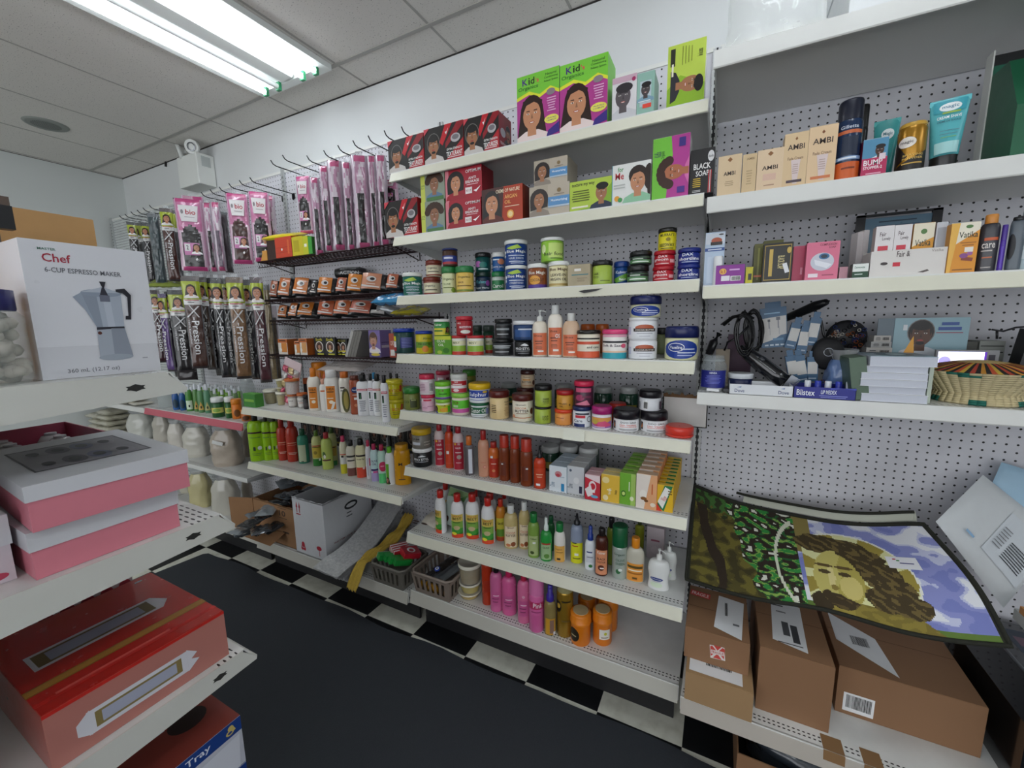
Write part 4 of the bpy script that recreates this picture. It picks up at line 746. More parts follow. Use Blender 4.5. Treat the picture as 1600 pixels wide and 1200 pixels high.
for i,(a,b_,t,bo) in enumerate(((553,606,368,592),(605,656,372,602),(655,716,385,619))):
    B('s6',a,b_,t,bo,'#7d3a1e','#b8301c',['left of three tall brown oil bottles with red caps','middle of three tall brown oil bottles with red caps','right of three tall brown oil bottles with red caps'][i],[('r',-.2,.45,.9,.5,'#6a2c16'),('r',-.1+.2*(i-1),.62,.3,.05,'#d8dcdc')] if i != 1 else [('r',-.2,.45,.9,.5,'#6a2c16')],sh=.84,capf=.26,capw=.84,neck=.8,oval=.9,kind='disc')
B('s6',720,778,420,631,'#c23c1c','#151417','orange red setting lotion bottle with a black pointed nozzle',[('r',0,.45,1.7,.8,'#c4401e'),('r',-.2,.18,.6,.09,'#e8eaee'),('r',0,.6,.9,.03,'#f0c8a8'),('r',0,.5,.7,.03,'#f0c8a8')],sh=.8,capf=.28,capw=.4,kind='tip')
for i,(a,b_,yy) in enumerate(((757,845,.27),(845,933,.27),(937,1030,.26),(960,1036,.35),(790,850,.36))):
    t = [418,416,425,400,395][i]
    q = place('s6',a,b_,t,540,Y=yy)
    jar(q,'#2c4c3c','#c9cccb',['silver-lidded green gel jar behind the spray nozzle bottle','silver-lidded green gel jar behind the white soap cartons','silver-lidded green gel jar behind the grey soap carton','silver-lidded gel jar in the back row on the right','silver-lidded gel jar in the back row on the left'][i],[('r',0,.35,1.6,.35,'#a89a4a')],name='gel_jar',lidf=.24,rough=.12)
def row_of(sf,L,R,top,bot,d,front,labelf,prints,n,dy,sx=0,**k):
    q = bx(sf,L,R,top,bot,d,front,labelf[0],prints,**k)
    ql = q
    for i in range(1,n):
        y2 = q['y']+dy*i
        if y2+d/2 > .405:break
        q2 = dict(q);q2['y'] = y2;q2['x'] = q['x']+sx*i
        carton(q2,d-.001,front,labelf[i],prints,**{a:b for a,b in k.items() if a in ('side','topc','sideprints','group','rz')})
    return q
ordn = ['front','second','third','fourth','fifth','sixth','seventh','eighth','ninth','tenth']
def lab(t,n):return [t % ordn[i] for i in range(n)]
DV = [('t','Dove',-.35,.32,.8*.8,.12,'#3a4a6a',math.pi/2)]
row_of('s6',795,878,520,642,.055,'#dfe6ec',lab('white soap carton with a pink flower and blue tag, %s of its row',3),[('t','Dove',-.65,.28,.5,.2,'#5a7a94',math.pi/2),('e',.05,.7,.4,.12,'#c88a90'),('e',0,.66,.25,.06,'#b8404c'),('r',.55,.2,.35,.3,'#2a86b8'),('r',.5,.6,.5,.03,'#a8b8c8')],3,.058,side='#9fb4c4',topc='#c5d5e2')
row_of('s6',881,962,522,653,.055,'#cfd2d6',lab('pale grey soap carton with navy tag, %s of its row',3),[('t','Dove',-.65,.28,.5,.2,'#4a5464',math.pi/2),('r',.6,.18,.35,.26,'#2b2c48'),('e',.1,.5,.35,.12,'#e2e4e6'),('e',-.6,.85,.15,.05,'#5a6474')],3,.058,side='#b4b9c2',topc='#d9dbdd')
row_of('s6',966,1038,562,682,.04,'#c4283a',lab('red and white soap carton with curling script, %s of its row',2),[('p',[(-1,.9),(1,.7),(1,1),(-1,1)],'#ecd8dc'),('e',.0,.55,.5,.22,'#f0e4e6'),('e',.05,.55,.35,.13,'#c4283a'),('p',[(-1,.4),(-.2,.6),(.1,.2),(-.6,.1)],'#f0e8e8'),('e',.3,.15,.5,.06,'#6ab0d0'),('r',.1,.35,.5,.1,'#f4ecec')],2,.045,side='#8a1f30',topc='#e8b8c0')
row_of('s6',1044,1132,562,692,.035,'#e3b93c',lab('yellow nourishing soap carton, %s of its row',2),[('t','Nourishing',-.1,.45,.16*2.2,.55*.9*.0+.5,'#fbf3d8',0) if False else ('r',-.1,.45,.5,.03,'#fbf3d8'),('t','Himalaya',.65,.4,.5,.12,'#4a3c14',math.pi/2),('t','Nourishing',-.05,.4,.7,.12,'#fdf6dc',math.pi/2),('e',-.5,.8,.4,.12,'#f0dc9a'),('e',-.5,.15,.3,.1,'#f2e4b4')],2,.04,side='#c29a2c',topc='#f0dfa0')
row_of('s6',1133,1210,555,705,.03,'#6fae2e',lab('green herbal soap carton, %s in its column',6),[('r',.7,.5,.6,1,'#a4c864'),('e',-.5,.35,.3,.1,'#2f6a1c'),('e',-.5,.35,.2,.06,'#c8dc7a'),('r',.2,.6,.1,0.300,'#f0f6e0'),('e',.55,.22,.25,.07,'#e8f0c8')],6,.045,side='#4a8a22',topc='#9cc85a')
row_of('s6',1212,1312,560,725,.034,'#e4a878',lab('orange and white almond soap carton, %s in its column',6),[('p',[(-1,0),(-.2,0),(.4,1),(-1,1)],'#ede3d8'),('e',-.3,.42,.35,.13,'#f6efe4'),('e',-.25,.3,.3,.05,'#8a5a2c',),('e',.0,.24,.2,.04,'#7a4a20'),('e',.65,.15,.25,.06,'#f0e0cc'),('r',.55,.6,.1,0.300,'#c85a1c')],6,.052,side='#d97a3c',topc='#e9c4a4')
row_of('s6',1312,1390,612,738,.022,'#e3b51c',lab('small yellow soap carton, %s in its column by the upright',9),[('p',[(-1,.2),(-.1,0),(.9,1),(-.1,1)],'#1f7a4a'),('p',[(-.9,.35),(-.25,.1),(.65,.85),(0,.95)],'#f2f0ea'),('t','Wicer',-.1,.5,.7,.2,'#d03a1c',1.1),('p',[(-1,0),(-.3,0),(-1,.3)],'#d8402a'),('r',.6,.8,.5,.04,'#6a4a10'),('r',.6,.7,.5,.04,'#6a4a10')],9,.038,side='#d3a516',topc='#e8c84c')
# ---------------------------------------------------------------- s7
crop(600,740,3.077)
AB = [('p',[(-.85,.16),(.85,.16),(.85,.42),(-.85,.7)],'#3f9a34'),('r',0,.82,1.7,.34,'#d9bf5c'),('p',[(-.85,.42),(.85,.42),(.85,.7),(-.85,.7)],'#7fae4a'),('r',0,.1,1.7,.16,'#dd4a26'),('t',"AFRICA'S",0,.92,1.1,.06,'#b8402a'),('t','BEST',.05,.82,1.1,.1,'#1f1a14'),('r',0,.66,.9,.03,'#3a5a20'),('e',0,.44,.4,.09,'#c8b48a'),('e',-.35,.2,.35,.06,'#e8e03c'),('p',[(.2,.2),(.7,.16),(.8,.28)],'#2c7a2c')]
for i,(a,b_,t,bo) in enumerate(((243,304,80,290),(322,387,97,313),(392,462,95,320),(468,534,115,344))):
    B('s7',a,b_,t,bo,'#e9e9ea','#c62a22',['front row white lotion bottle with red cap, leftmost and turned sideways','front row white lotion bottle with red cap, second from the left','front row white lotion bottle with red cap, third from the left','front row white lotion bottle with red cap, rightmost and nearest'][i],AB,sh=.68,capf=.17,capw=.5,oval=.85,turn=(-.6 if i == 0 else .6),labz=(0,1))
for i,(a,b_,t,yy,c) in enumerate(((275,325,48,.22,'#c62a22'),(322,368,62,.30,'#e2e2e2'),(365,418,74,.29,'#e2e2e2'),(418,465,80,.2,'#c62a22'),(478,545,92,.2,'#c62a22'),(560,600,95,.3,'#c62a22'))):
    B('s7',a,b_,t,300,'#e2e2e2',c,['back row white bottle with a red cap behind the leftmost lotion','white capless bottle shoulder in the back row, left','white capless bottle shoulder in the back row, right','back row white bottle with a red cap behind the third lotion','back row white bottle with a red cap behind the nearest lotion','back row white bottle with a red cap behind the cocoa butter bottles'][i],AB,Y=yy,sh=.68,capf=.17,capw=.5,oval=.85)
B('s7',537,586,122,328,'#c9822c','#c6321c','amber oil bottle with red cap and lime label',[('r',0,.7,1.5,.5,'#c2b83c'),('r',0,.35,1.5,.3,'#5c8a2a'),('t','best',0,.75,.9,.14,'#3a2c14'),('r',0,.1,1.5,.15,'#a8401c')],sh=.72,capf=.17,capw=.5,oval=.85)
CB = [('r',0,.48,1.5,.8,'#e9d8b8'),('t','Queen',0,.84,.8,.07,'#6a3a24'),('t','COCOA',0,.64,1.1,.08,'#c4603a'),('t','BUTTER',0,.53,1.2,.09,'#5a2418'),('e',.3,.2,.3,.09,'#8a4a26'),('e',-.3,.16,.3,.06,'#c87a4c')]
B('s7',577,645,150,368,'#c6b27a','#e2e4e2','clear cocoa butter oil bottle with white cap, left of the pair',CB,sh=.74,capf=.18,capw=.48,oval=.8)
B('s7',648,702,135,369,'#c6b27a','#e2e4e2','clear cocoa butter oil bottle with white cap, right of the pair',CB,sh=.74,capf=.18,capw=.48,oval=.8)
B('s7',692,748,188,411,'#7fa048','#1f7c3a','green gel oil bottle with green cap and pale label',[('r',0,.48,1.5,.75,'#a9b87c'),('r',.1,.6,.4,.07,'#e8eae6'),('e',-.2,.22,.3,.06,'#3a4a1c'),('t','Olive',0,.75,.9,.07,'#3a5a1c')],sh=.74,capf=.2,capw=.62,oval=.8)
B('s7',752,808,210,428,'#2a9440','#dfe8e4','bright green spray bottle with a clear white mist cap',[('r',0,.45,1.6,.72,'#9cbc8c'),('r',0,.78,1.4,.07,'#a83a2a'),('t','OLIVE',0,.62,1,.08,'#2c5a24'),('e',.1,.25,.4,.1,'#5a8a3a')],sh=.76,capf=.3,capw=.4,kind='spray')
B('s7',785,822,203,400,'#2a6a3a','#155a34','dark green capped bottle half hidden behind the bright green spray',Y=.16,sh=.74,capf=.2,capw=.6)
B('s7',817,873,235,430,'#ece8e0','#1c7c3c','white lotion bottle with green cap and golden label',[('r',0,.4,1.7,.78,'#e2ac54'),('t','Organics',-.1,.62,1,.08,'#6a3a1c'),('r',0,.48,1,.03,'#7a4a1c'),('r',-.1,.16,.5,.1,'#3a2a1a')],sh=.7,capf=.22,capw=.62,oval=.85)
B('s7',897,958,192,438,'#8f9ab0','#1c1c22','lilac and bright yellow bottle with a black nozzle',[('r',0,.36,1.9,.7,'#d8d81c'),('r',-.3,.7,.6,0.033,'#2a2a10'),('r',-.2,.6,.8,0.033,'#b02a1c'),('r',0,.32,.5,.08,'#e6e8e0'),('r',0,.18,1,.03,'#4a4a10')],sh=.78,capf=.22,capw=.5,kind='tip')
B('s7',966,1018,250,470,'#e6ebf0','#1e3a94','white bottle with a blue spray cap',[('r',-.1,.8,.9,0.055,'#2a3a7a'),('r',0,.5,1.3,.3,'#d0d4dc'),('e',.1,.2,.3,.07,'#2f7a3a'),('r',0,.58,.9,.03,'#6a6a7a')],sh=.78,capf=.32,capw=.55,kind='spray')
B('s7',1015,1078,262,498,'#4a1f12','#1c1312','dark brown castor oil bottle with a peach label',[('r',0,.45,1.7,.78,'#d98f68'),('t','Kuiver',0,.76,1.1,.09,'#f4e6da'),('t','BLACK',0,.56,1.1,.07,'#3a1a12'),('t','CASTOR',0,.46,1.1,.06,'#3a1a12'),('e',0,.28,.4,.09,'#5a2a1c'),('r',.1,.27,.5,.04,'#f0e8e0')],sh=.8,capf=.15,capw=.5,oval=.9)
B('s7',1070,1116,212,460,'#7a8a2a','#151517','black capped olive bottle between the brown bottle and the spray can',Y=.17,sh=.78,capf=.2,capw=.6)
q = place('s7',1097,1171,245,513);canister(q,'#b5c1b8','#0f5a34','silvery spray can with a big dark green cap',[('t','Organic',0,.84,1.2,.09,'#2a4a38'),('t','OLIVE',.1,.66,1.0,.08,'#4a6a54'),('t','SHEEN',.1,.54,1.0,.08,'#4a6a54'),('e',-.1,.28,.25,.08,'#2a6a3a'),('e',.1,.34,.2,.05,'#dfe6e0')],capf=.37,capw=1.02,metal=.3)
B('s7',1165,1252,305,537,'#c8c4b4','#e08a1c','clear glycerin bottle with orange cap and wide orange label',[('r',0,.42,1.8,.72,'#e69a3c'),('r',0,.64,1.6,.1,'#5a4a1c'),('r',0,.5,1.4,0.050,'#f6ecd4'),('r',0,.38,1.5,.06,'#a8641c'),('r',0,.18,.5,.12,'#d07a24'),('r',0,.19,.4,.07,'#5a4a1c')],sh=.72,capf=.22,capw=.46,oval=.6)
B('s7',1205,1250,232,420,'#9aa02c','#3a4a1c','yellow olive bottle at the back left of the lilac pack',Y=.33,sh=.9,capf=.1)
q = bx('s7',1262,1345,262,440,.05,'#b9adb2','pale pink and grey wipes pack at the back behind the hand soap',[('r',0,.6,1,0.055,'#8a4a5c'),('e',0,.3,.5,.12,'#c4b8bc')],Y=.3)
SOAP = [('e',-.2,.62,.6,.1,'#2a3f86'),('t','Softsoap',-.2,.62,.9,.06,'#f4f6fa'),('e',-.2,.32,.55,.14,'#d5e4cc'),('r',-.2,.48,.8,.02,'#8a94a8')]
B('s7',1268,1376,362,580,'#e4e6e4','#e6e8e6','front clear white hand soap bottle with pump',SOAP,sh=.62,capf=.26,capw=.26,oval=.62,kind='pump',waist=.12,blunt=.1)
B('s7',1330,1408,326,548,'#dcdfdc','#dcdfdc','second white hand soap bottle behind the front pump bottle',SOAP,Y=.17,sh=.62,capf=.26,capw=.26,oval=.62,kind='pump',waist=.1,blunt=.1)
# leaning flat cartons and packs at the left end of s7
a = atY(668,795,.12)
root = empty('coffee_carton','grey green carton with leaf and coffee bean print leaning beside the white bottles','box',(1.99,.15,.5295),.25)
b = MB();b.box(-.055,.055,-.03,.03,0,.19,mat('#a8b5ad'));put(b,lambda x,z,d:(x,-.03-d,z),.055,.19,[('p',[(-1,.75),(1,.9),(1,1),(-1,1)],'#7f9a6c'),('p',[(-.8,.8),(-.2,.95),(-.3,.75)],'#4f7a44'),('p',[(.1,.8),(.7,.93),(.5,.72)],'#4f7a44'),('r',.0,.55,1,0.033,'#3a4a50'),('r',0,.46,.9,.02,'#5a6a70'),('e',-.6,.15,.18,.09,'#4a2c20'),('e',.2,.1,.16,.07,'#4a2c20'),('e',.7,.22,.14,.07,'#4a2c20'),('e',-.1,.26,.12,.06,'#33363a')]);b.xf(Matrix.Rotation(.0,4,'X') @ Matrix.Rotation(.28,4,'Y'));o = b.build('carton',root);o.location.z = .016
b = MB();b.box(-.054,.054,-.029,.029,.19,.1912,mat('#94a298'));b.xf(Matrix.Rotation(.28,4,'Y'));o = b.build('top_flap',root);o.location.z = .016
b = pouch_mesh(.15,.2,.03,mat('#352c28',.25,coat=.4),seed=5,crumple=.008);b.xf(Matrix.Rotation(.2,4,'Y') @ Matrix.Rotation(-.15,4,'X'));o = b.build('snack_pack',loc=(1.87,.33,.535),rz=.1);tag(o,'dark brown crinkled pack leaning behind the leaf printed carton','pack')
b = pouch_mesh(.11,.07,.02,mat('#cfc8ba',.35,coat=.3),seed=8,crumple=.008);b.xf(Matrix.Rotation(-1.1,4,'X'));put(b,lambda x,z,d:(x,-.01-z*.9,.02+z*.3+d),.06,.09,[('e',-.3,.5,.3,.16,'#4a3024'),('e',.4,.3,.3,.16,'#5a3a28'),('e',.1,.8,.25,.12,'#3a241c')]);o = b.build('snack_pack',loc=(1.87,.10,.532),rz=-.3);tag(o,'small cream pack printed with brown beans at the left shelf corner','pack')
# ---------------------------------------------------------------- s8
q = place('s8',358,470,555,620);q1 = deli(q,'lowest of three round deli tubs of yellow paste',fill='#c9a83c')
q = place('s8',362,470,510,560,on=q1);q1 = deli(q,'middle of three round deli tubs of yellow paste',fill='#c4b030')
q = place('s8',358,472,420,542,on=q1);deli(q,'topmost and tallest of three round deli tubs, olive paste with yellow streaks',fill='#8f7c48',taper=.86)
q = place('s8',470,522,405,634);canister(q,'#b8381c','#b0301a','plain red orange can left of the pink bottles',[('r',0,.5,.8,.3,'#a83018')],capf=.1)
PINK = [('r',0,.45,1.3,.45,'#c85a92'),('r',0,.55,.8,.03,'#f0c8dc'),('r',-.1,.45,.9,.03,'#8a3a64'),('r',-.1,.35,.7,.03,'#8a3a64')]
B('s8',510,571,445,672,'#d06a9c','#141216','pink lotion bottle with a black cap',PINK,sh=.8,capf=.13,capw=.42)
B('s8',567,638,458,691,'#d9629a','#c4285c','pink lotion bottle with a magenta cap, between the black-capped one and the next',PINK,sh=.8,capf=.16,capw=.46)
B('s8',642,704,478,729,'#d9709c','#b8284c','tall pink lotion bottle left of the pink spray can',PINK+[('e',0,.8,.2,.04,'#e8a8c4')],sh=.82,capf=.14,capw=.46)
q = place('s8',697,771,490,768);canister(q,'#d96aa4','#d878ac','pink spray can with a red band reading Pink',[('r',0,.78,1.9,.2,'#b83060'),('t','Pink',.2,.79,1.0,.13,'#f4e8ee'),('r',0,.6,1,.03,'#a03a70'),('r',0,.35,.9,.3,'#cc5c96')],capf=.3,capw=.98)
B('s8',770,828,533,786,'#8a7a4a','#3a2c9a','amber bottle with a purple spray cap',[('r',.1,.35,1.5,.6,'#c9942c'),('r',.3,.35,.6,.5,'#8a6a5c'),('r',.7,.1,.4,.12,'#e8e8ee')],sh=.8,capf=.32,capw=.62,kind='spray')
q = place('s8',830,910,512,792);canister(q,'#a8842c','#9a9468','tall golden sheen spray can with a clear cap and black swirl',[('e',-.7,.72,.4,.14,'#1c1814'),('e',-.6,.74,.2,.06,'#c8a03c'),('r',.2,.86,.9,0.033,'#2c2410'),('r',.2,.4,.9,.04,'#6a5418')],capf=.16,metal=.55)
for i,(a,b_,t,bo,yy) in enumerate(((893,998,656,839,None),(1000,1101,650,836,None),(930,1022,588,760,.2),(1028,1128,588,770,.19),(975,1060,562,720,.33))):
    q = place('s8',a,b_,t,bo,Y=yy);r,h = q['w']/2*.97,q['h']
    root = empty('supplement_jar',['front left orange jar with a black round label','front right orange jar with a white square label','orange jar behind the front left orange jar','orange jar behind the front right orange jar, at the right','farthest orange jar in the second row'][i],'jar',(q['x'],q['y'],q['z']+.0004),q['th']*.8)
    b = MB();O = mat('#dd7a14',.3);b.lathe([(r*.9,0),(r*.94,.004),(r*.94,h*.62),(r*.98,h*.66)],O)
    put(b,cyl(r*.94,r*.94),r*1.2,h*.62,[('e',-.55,.55,.5,.36,'#2c2418'),('r',-.55,.5,.5,.05,'#c8b88a')] if i == 0 else [('r',.25,.6,.9,.5,'#e9e6dc'),('e',.3,.65,.12,.08,'#c8c83a'),('r',.25,.45,.6,.05,'#9a8a7a')] if i == 1 else []);b.build('body',root)
    b = MB();b.lathe([(r*.98,h*.66),(r,h*.67),(r,h*.72),(r*.97,h*.73),(r*.97,h*.94),(r*.9,h*.985),(r*.7,h*.985),(r*.68,h)],mat('#e2821a',.35));b.lathe([(r*.72,h*.99),(r*.72,h+.001)],mat('#c4b088',.6,kind='card'));b.build('lid',root)
# ---------------------------------------------------------------- plastic baskets
def basket(x,y,z,w,d,h,col,label,rz=0):
    root = empty('plastic_basket',label,'basket',(x,y,z+.0005),rz);C = mat(col,.5)
    b = MB();tp = .88;n = 14
    def pt(s,t,v):                        # s side 0..3, t along, v height
        k = tp+(1-tp)*v;a = [(-1+2*t,-1),(1,-1+2*t),(1-2*t,1),(-1,1-2*t)][s]
        return (a[0]*w/2*k,a[1]*d/2*k,h*v)
    for s in range(4):
        for i in range(n):
            for j in range(5):
                hole = 1 <= j <= 3 and i % 2 == 1 and 0 < i < n-1
                if hole:continue
                b.add([pt(s,i/n,j/5),pt(s,(i+1)/n,j/5),pt(s,(i+1)/n,(j+1)/5),pt(s,i/n,(j+1)/5)],[(0,1,2,3)],C)
    b.box(-w/2*tp,w/2*tp,-d/2*tp,d/2*tp,0,.003,C);b.build('basket_wall',root)
    b = MB();b.tube([(-w/2,-d/2+.02,h),(-w/2+.02,-d/2,h),(w/2-.02,-d/2,h),(w/2,-d/2+.02,h),(w/2,d/2-.02,h),(w/2-.02,d/2,h),(-w/2+.02,d/2,h),(-w/2,d/2-.02,h)],.007,C,8,True);b.build('rim',root)
    return root
bk2 = basket(1.945,.115,SH['s8'][1],.225,.22,.105,'#877a70','greyish plastic basket of small plastic-wrapped trinkets, right of the soap basket')
q = atZ(600,905,.3)
rnd = random.Random(4)
# wrapped trinkets in the right basket
SIL = film(.55,'#aab4ba')
for i,(dx,dy,L_,rz,c,lb) in enumerate(((-.08,.02,.14,1.2,'#3a3a3e','dark plastic-wrapped card in the right basket, left side'),(-.03,-.01,.14,1.2,'#2b2b30','plastic bag holding the blue eye bead in the right basket'),(.03,.0,.14,1.2,'#6a7074','long bubbly clear bag of beads in the right basket, left of two'),(.08,-.01,.14,1.2,'#72787c','long bubbly clear bag of beads in the right basket, right of two'),(.0,.06,.15,1.2,'#2a2522','dark bag at the back of the right basket'))):
    b = pouch_mesh(.045 if i > 1 else .05,L_,.012,mat(c,.2,coat=.6),seed=i+20,crumple=.004);b.xf(Matrix.Rotation(rz-1.5,4,'Z') @ Matrix.Rotation(-math.pi/2+.12,4,'X') @ Matrix.Translation((0,0,-L_/2)))
    tag(b.build('trinket_bag',loc=(1.945+dx*.7,.115+dy*.3,.2285+.052+i*.013)),lb,'bag')
b = MB();b.lathe([(.002,.0),(.014,.001),(.014,.004),(.012,.005)],mat('#2747b0',.2));b.lathe([(.0085,.0055),(.0085,.006)],mat('#e8ecf2',.2));b.lathe([(.004,.0065),(.004,.007)],mat('#1b2b60',.2));tag(b.build('eye_bead',loc=(1.94,.07,.336),rot=(.3,0,0)),'round blue and white eye bead in the right basket','bead')
for i in range(9):
    b = MB();b.tube([(0,0,0),(0,.005,.02),(0,.008,.04)],[.005,.007,.003],mat('#c48a1c',.3,metal=.4));tag(b.build('gold_charm',loc=(1.865+i*.019,.035+.006*(i % 2),.2345),rot=(.1,.3*math.sin(i),0)),'small gold charm seen through the holes of the right basket','charm','gold charms in the right basket')
# ================================================================ right unit
RX0,RX1 = 3.036,4.244
shelf('r0',RX0,RX1,-.02,2.222,'top shelf of the right unit carrying a plastic bag and white boxes',lip=.045,tagm=False)
shelf('r1',RX0,RX1,.012,1.853,'right unit shelf with cream ambi boxes, shave tube and cans',lip=.045,tagm=False)
shelf('r2',RX0,RX1,.012,1.602,'right unit shelf with black soap, pink boxes and orange cartons')
shelf('r3',RX0,RX1,.012,1.276,'right unit shelf with cables, books and the woven basket',lip=.04,tagm=False)
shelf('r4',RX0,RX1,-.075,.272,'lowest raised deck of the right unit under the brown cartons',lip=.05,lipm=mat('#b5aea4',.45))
BAG = mat('#e6e9e6',.12,alpha=.3,coat=1,kind='film',vary=.2,scale=25,bump=1.0)
# ---------------------------------------------------------------- r0
bag('plastic_bag','crumpled clear plastic bag at the left end of the top shelf beside the white boxes','bag',(3.18,.11,2.2225),.24,.34,.22,BAG,seed=3,top=.8)
for (x0,x1,y,h,dd,lb,nm) in ((3.335,3.655,.03,.26,.3,'large white box with a thumb notch on the top right shelf','white_box'),(3.69,4.05,-.02,.2,.32,'low white box at the far right of the top right shelf','white_box')):
    root = empty(nm,lb,'box',((x0+x1)/2,y+dd/2,2.2225));w = (x1-x0)/2
    b = MB();b.box(-w,w,-dd/2,dd/2,0,h,mat('#dcdfe0',.5,kind='card',vary=.03));b.build('carton',root,bevel=.002)
    b = MB();b.box(-w-.003,w+.003,-dd/2-.004,dd/2+.003,h-.07,h+.003,mat('#d3d7d9',.5,kind='card',vary=.03));b.build('lid',root,bevel=.002)
    if h > .22:b = MB();b.prism([(.06+.02*math.cos(math.pi*k/10),.004+.016*math.sin(math.pi*k/10)) for k in range(11)],'y',-dd/2-.0012,-dd/2-.0002,mat('#8f9292',.7));b.build('thumb_notch',root)
# ---------------------------------------------------------------- r1
crop(1080,0,3.077)
AM = mat('#d8bc96',.38);
def ambi(v=.55,s=1.1,extra=(),dc='#8a5a2c'):return [('p',[(0,v+.28),(.22,v+.34),(0,v+.40),(-.22,v+.34)],dc),('t','AMBI',0,v,s,.1,'#3a2a24')]+list(extra)
bx('r1',128,240,748,940,.05,'#d8bf9a','short tan cream carton at the left end of the shelf, wide side out',ambi(.55,1.0,lines(0,.3,.9,.14,3,'#a8906c')),side='#c9ae86')
bx('r1',245,312,742,930,.05,'#d2b88f','narrow tan carton between the two wider short tan cartons',[('t','AMBI',.1,.88,1.1,.06,'#8a6f4c')]+lines(0,.4,.9,.4,6,'#b59c74'),side='#c9ae86')
bx('r1',316,440,718,912,.05,'#dec4a2','short tan carton, third from the left, with pinkish panel',ambi(.55,1.2,[('r',0,.32,1.0,.16,'#d9b4a0'),('r',0,.12,.8,.03,'#b08c74')]),side='#c9ae86')
TUB = [('p',[(-.35,.5),(.45,.5),(.25,.05),(-.1,.05)],'#d8c6c4'),('t','Fade Cream',0,.53,1.3,.055,'#8a6a54')]+lines(.05,.33,.5,.2,5,'#b49c94')
bx('r1',444,558,640,888,.045,'#d9bd94','taller tan fade cream carton with a dark band near its foot',ambi(.74,1.4)[1:]+[('p',[(0,.86),(.12,.89),(0,.93),(-.12,.89)],'#8a5a2c')]+TUB+[('r',0,.1,1.3,.05,'#4a3a44')],side='#c9ae86',topc='#b99c70')
bx('r1',561,697,606,878,.045,'#dfc19a','tallest tan fade cream carton with an orange band near its foot',ambi(.74,1.4)[1:]+[('p',[(0,.86),(.12,.89),(0,.93),(-.12,.89)],'#7a4420')]+TUB+[('r',0,.1,1.4,.05,'#cf7a4c')],side='#c9ae86',topc='#b99c70')
q = place('r1',692,820,492,862);canister(q,'#1c3050','#14182a','navy and orange shave foam can beside the tan cartons',[('t','Gillette',0,.93,1.1,.06,'#c8d4e4'),('r',0,.84,1.9,.06,'#c8683c'),('r',.1,.6,1.0,.32,'#16243c'),('r',0,.38,1.9,.06,'#8aa8d0'),('r',0,.38,1.1,0.028,'#e8eef6'),('r',0,.16,1.9,.3,'#cf5f28'),('r',.1,.2,.8,0.033,'#7a3010')],capf=.24,rough=.2)
q = place('r1',790,845,510,850,Y=.16);canister(q,'#101116','#0c0c0e','black can hidden behind the navy shave foam can',capf=.25)
q = place('r1',868,995,580,832,Y=.14);squeeze_tube(q,'#3f9c9c','#1c2424','teal shave cream tube behind the bump stopper carton',[('e',.1,.72,.5,.1,'#e3ecec'),('t','Magic',.1,.72,.7,.08,'#2c6a7a')])
bx('r1',822,942,668,845,.035,'#4f8cae','blue and raspberry bump stopper carton with a man in white',[('f',.35,.66,.5,'#4a2f24','#1a1412','#dce2e4','crop'),('r',0,.24,2,.48,'#b42456'),('t','BUMP',-.1,.36,1.5,.15,'#f4eef0'),('t','STOPPER-2',-.1,.22,1.5,.08,'#f4eef0'),('r',.6,.5,.5,.16,'#e4d0d8'),('r',0,.06,1.2,.03,'#e0a8bc')],side='#7a1c3c',topc='#c8d8e0')
q = place('r1',985,1130,600,826);canister(q,'#a87a24','#c49a3c','gold and black powder can',[('p',[(-1,.1),(1,.5),(1,0),(-1,0)],'#1a1612'),('p',[(-1,.1),(-1,.8),(-.2,.35)],'#1a1612'),('e',-.3,.7,.5,.13,'#e8e2da'),('t','magic',-.3,.7,.7,.09,'#2c2420'),('t','SHAVING',.1,.38,1.1,.05,'#d8b45c'),('t','POWDER',.1,.3,1.1,.05,'#d8b45c'),('r',.1,.18,1.1,.03,'#c8a04c')],capf=.06,metal=.5)
q = place('r1',1130,1325,478,806);squeeze_tube(q,'#5cb4bc','#1b1c1e','large light blue cream shave tube standing on its black cap',[('r',0,.86,1.8,.2,'#38a0b0'),('e',.02,.84,.55,.075,'#e8f0f0'),('t','magic',.02,.84,.8,.07,'#5c8ca4'),('r',.1,.74,.9,.03,'#9ab84a'),('t','CREAM SHAVE',0,.66,1.3,.05,'#f2f6f6'),('t','CREME DE RASAGE',0,.59,1.3,.035,'#2c5a66'),('r',.1,.42,1.1,.012,'#5a8a94'),('r',.05,.36,1.0,.012,'#5a8a94'),('r',.05,.3,.9,.012,'#7ab86a'),('r',0,.12,1.6,.2,'#a4d4d4')],capf=.17)
# green display box
a,c = atY(1548,250,.1),atY(1600,100,.1);g1 = a.x+.005
root = empty('display_box','green and black counter display box at the far right of its shelf','box',(g1+.13,.16,1.8535))
b = MB();b.box(-.12,.12,.06,.063,0,.3,mat('#17453a'));put(b,lambda x,z,d:(x,.06-d,z),.12,.3,[('r',0,.96,2,.08,'#16181a'),('r',0,.85,2,.13,'#1f6e54'),('p',[(-1,.8),(0,.9),(1,.84),(1,.78)],'#7ac4b0'),('r',.4,.86,.8,0.028,'#d0e4dc'),('r',0,.62,2,.3,'#232832'),('r',-.2,.67,.6,0.028,'#e0e4e8'),('r',0,.6,1,0.028,'#e0e4e8'),('r',.1,.52,.9,.02,'#a8843c')]);b.box(-.123,-.12,.03,.063,0,.3,mat('#dcded8'));b.build('back_card',root)
b = MB();b.prism([(-.10,0),(.06,0),(.06,.24),(-.04,.24),(-.10,.12)],'x',-.12,.12,mat('#1a5c3e'));b.build('tray',root)
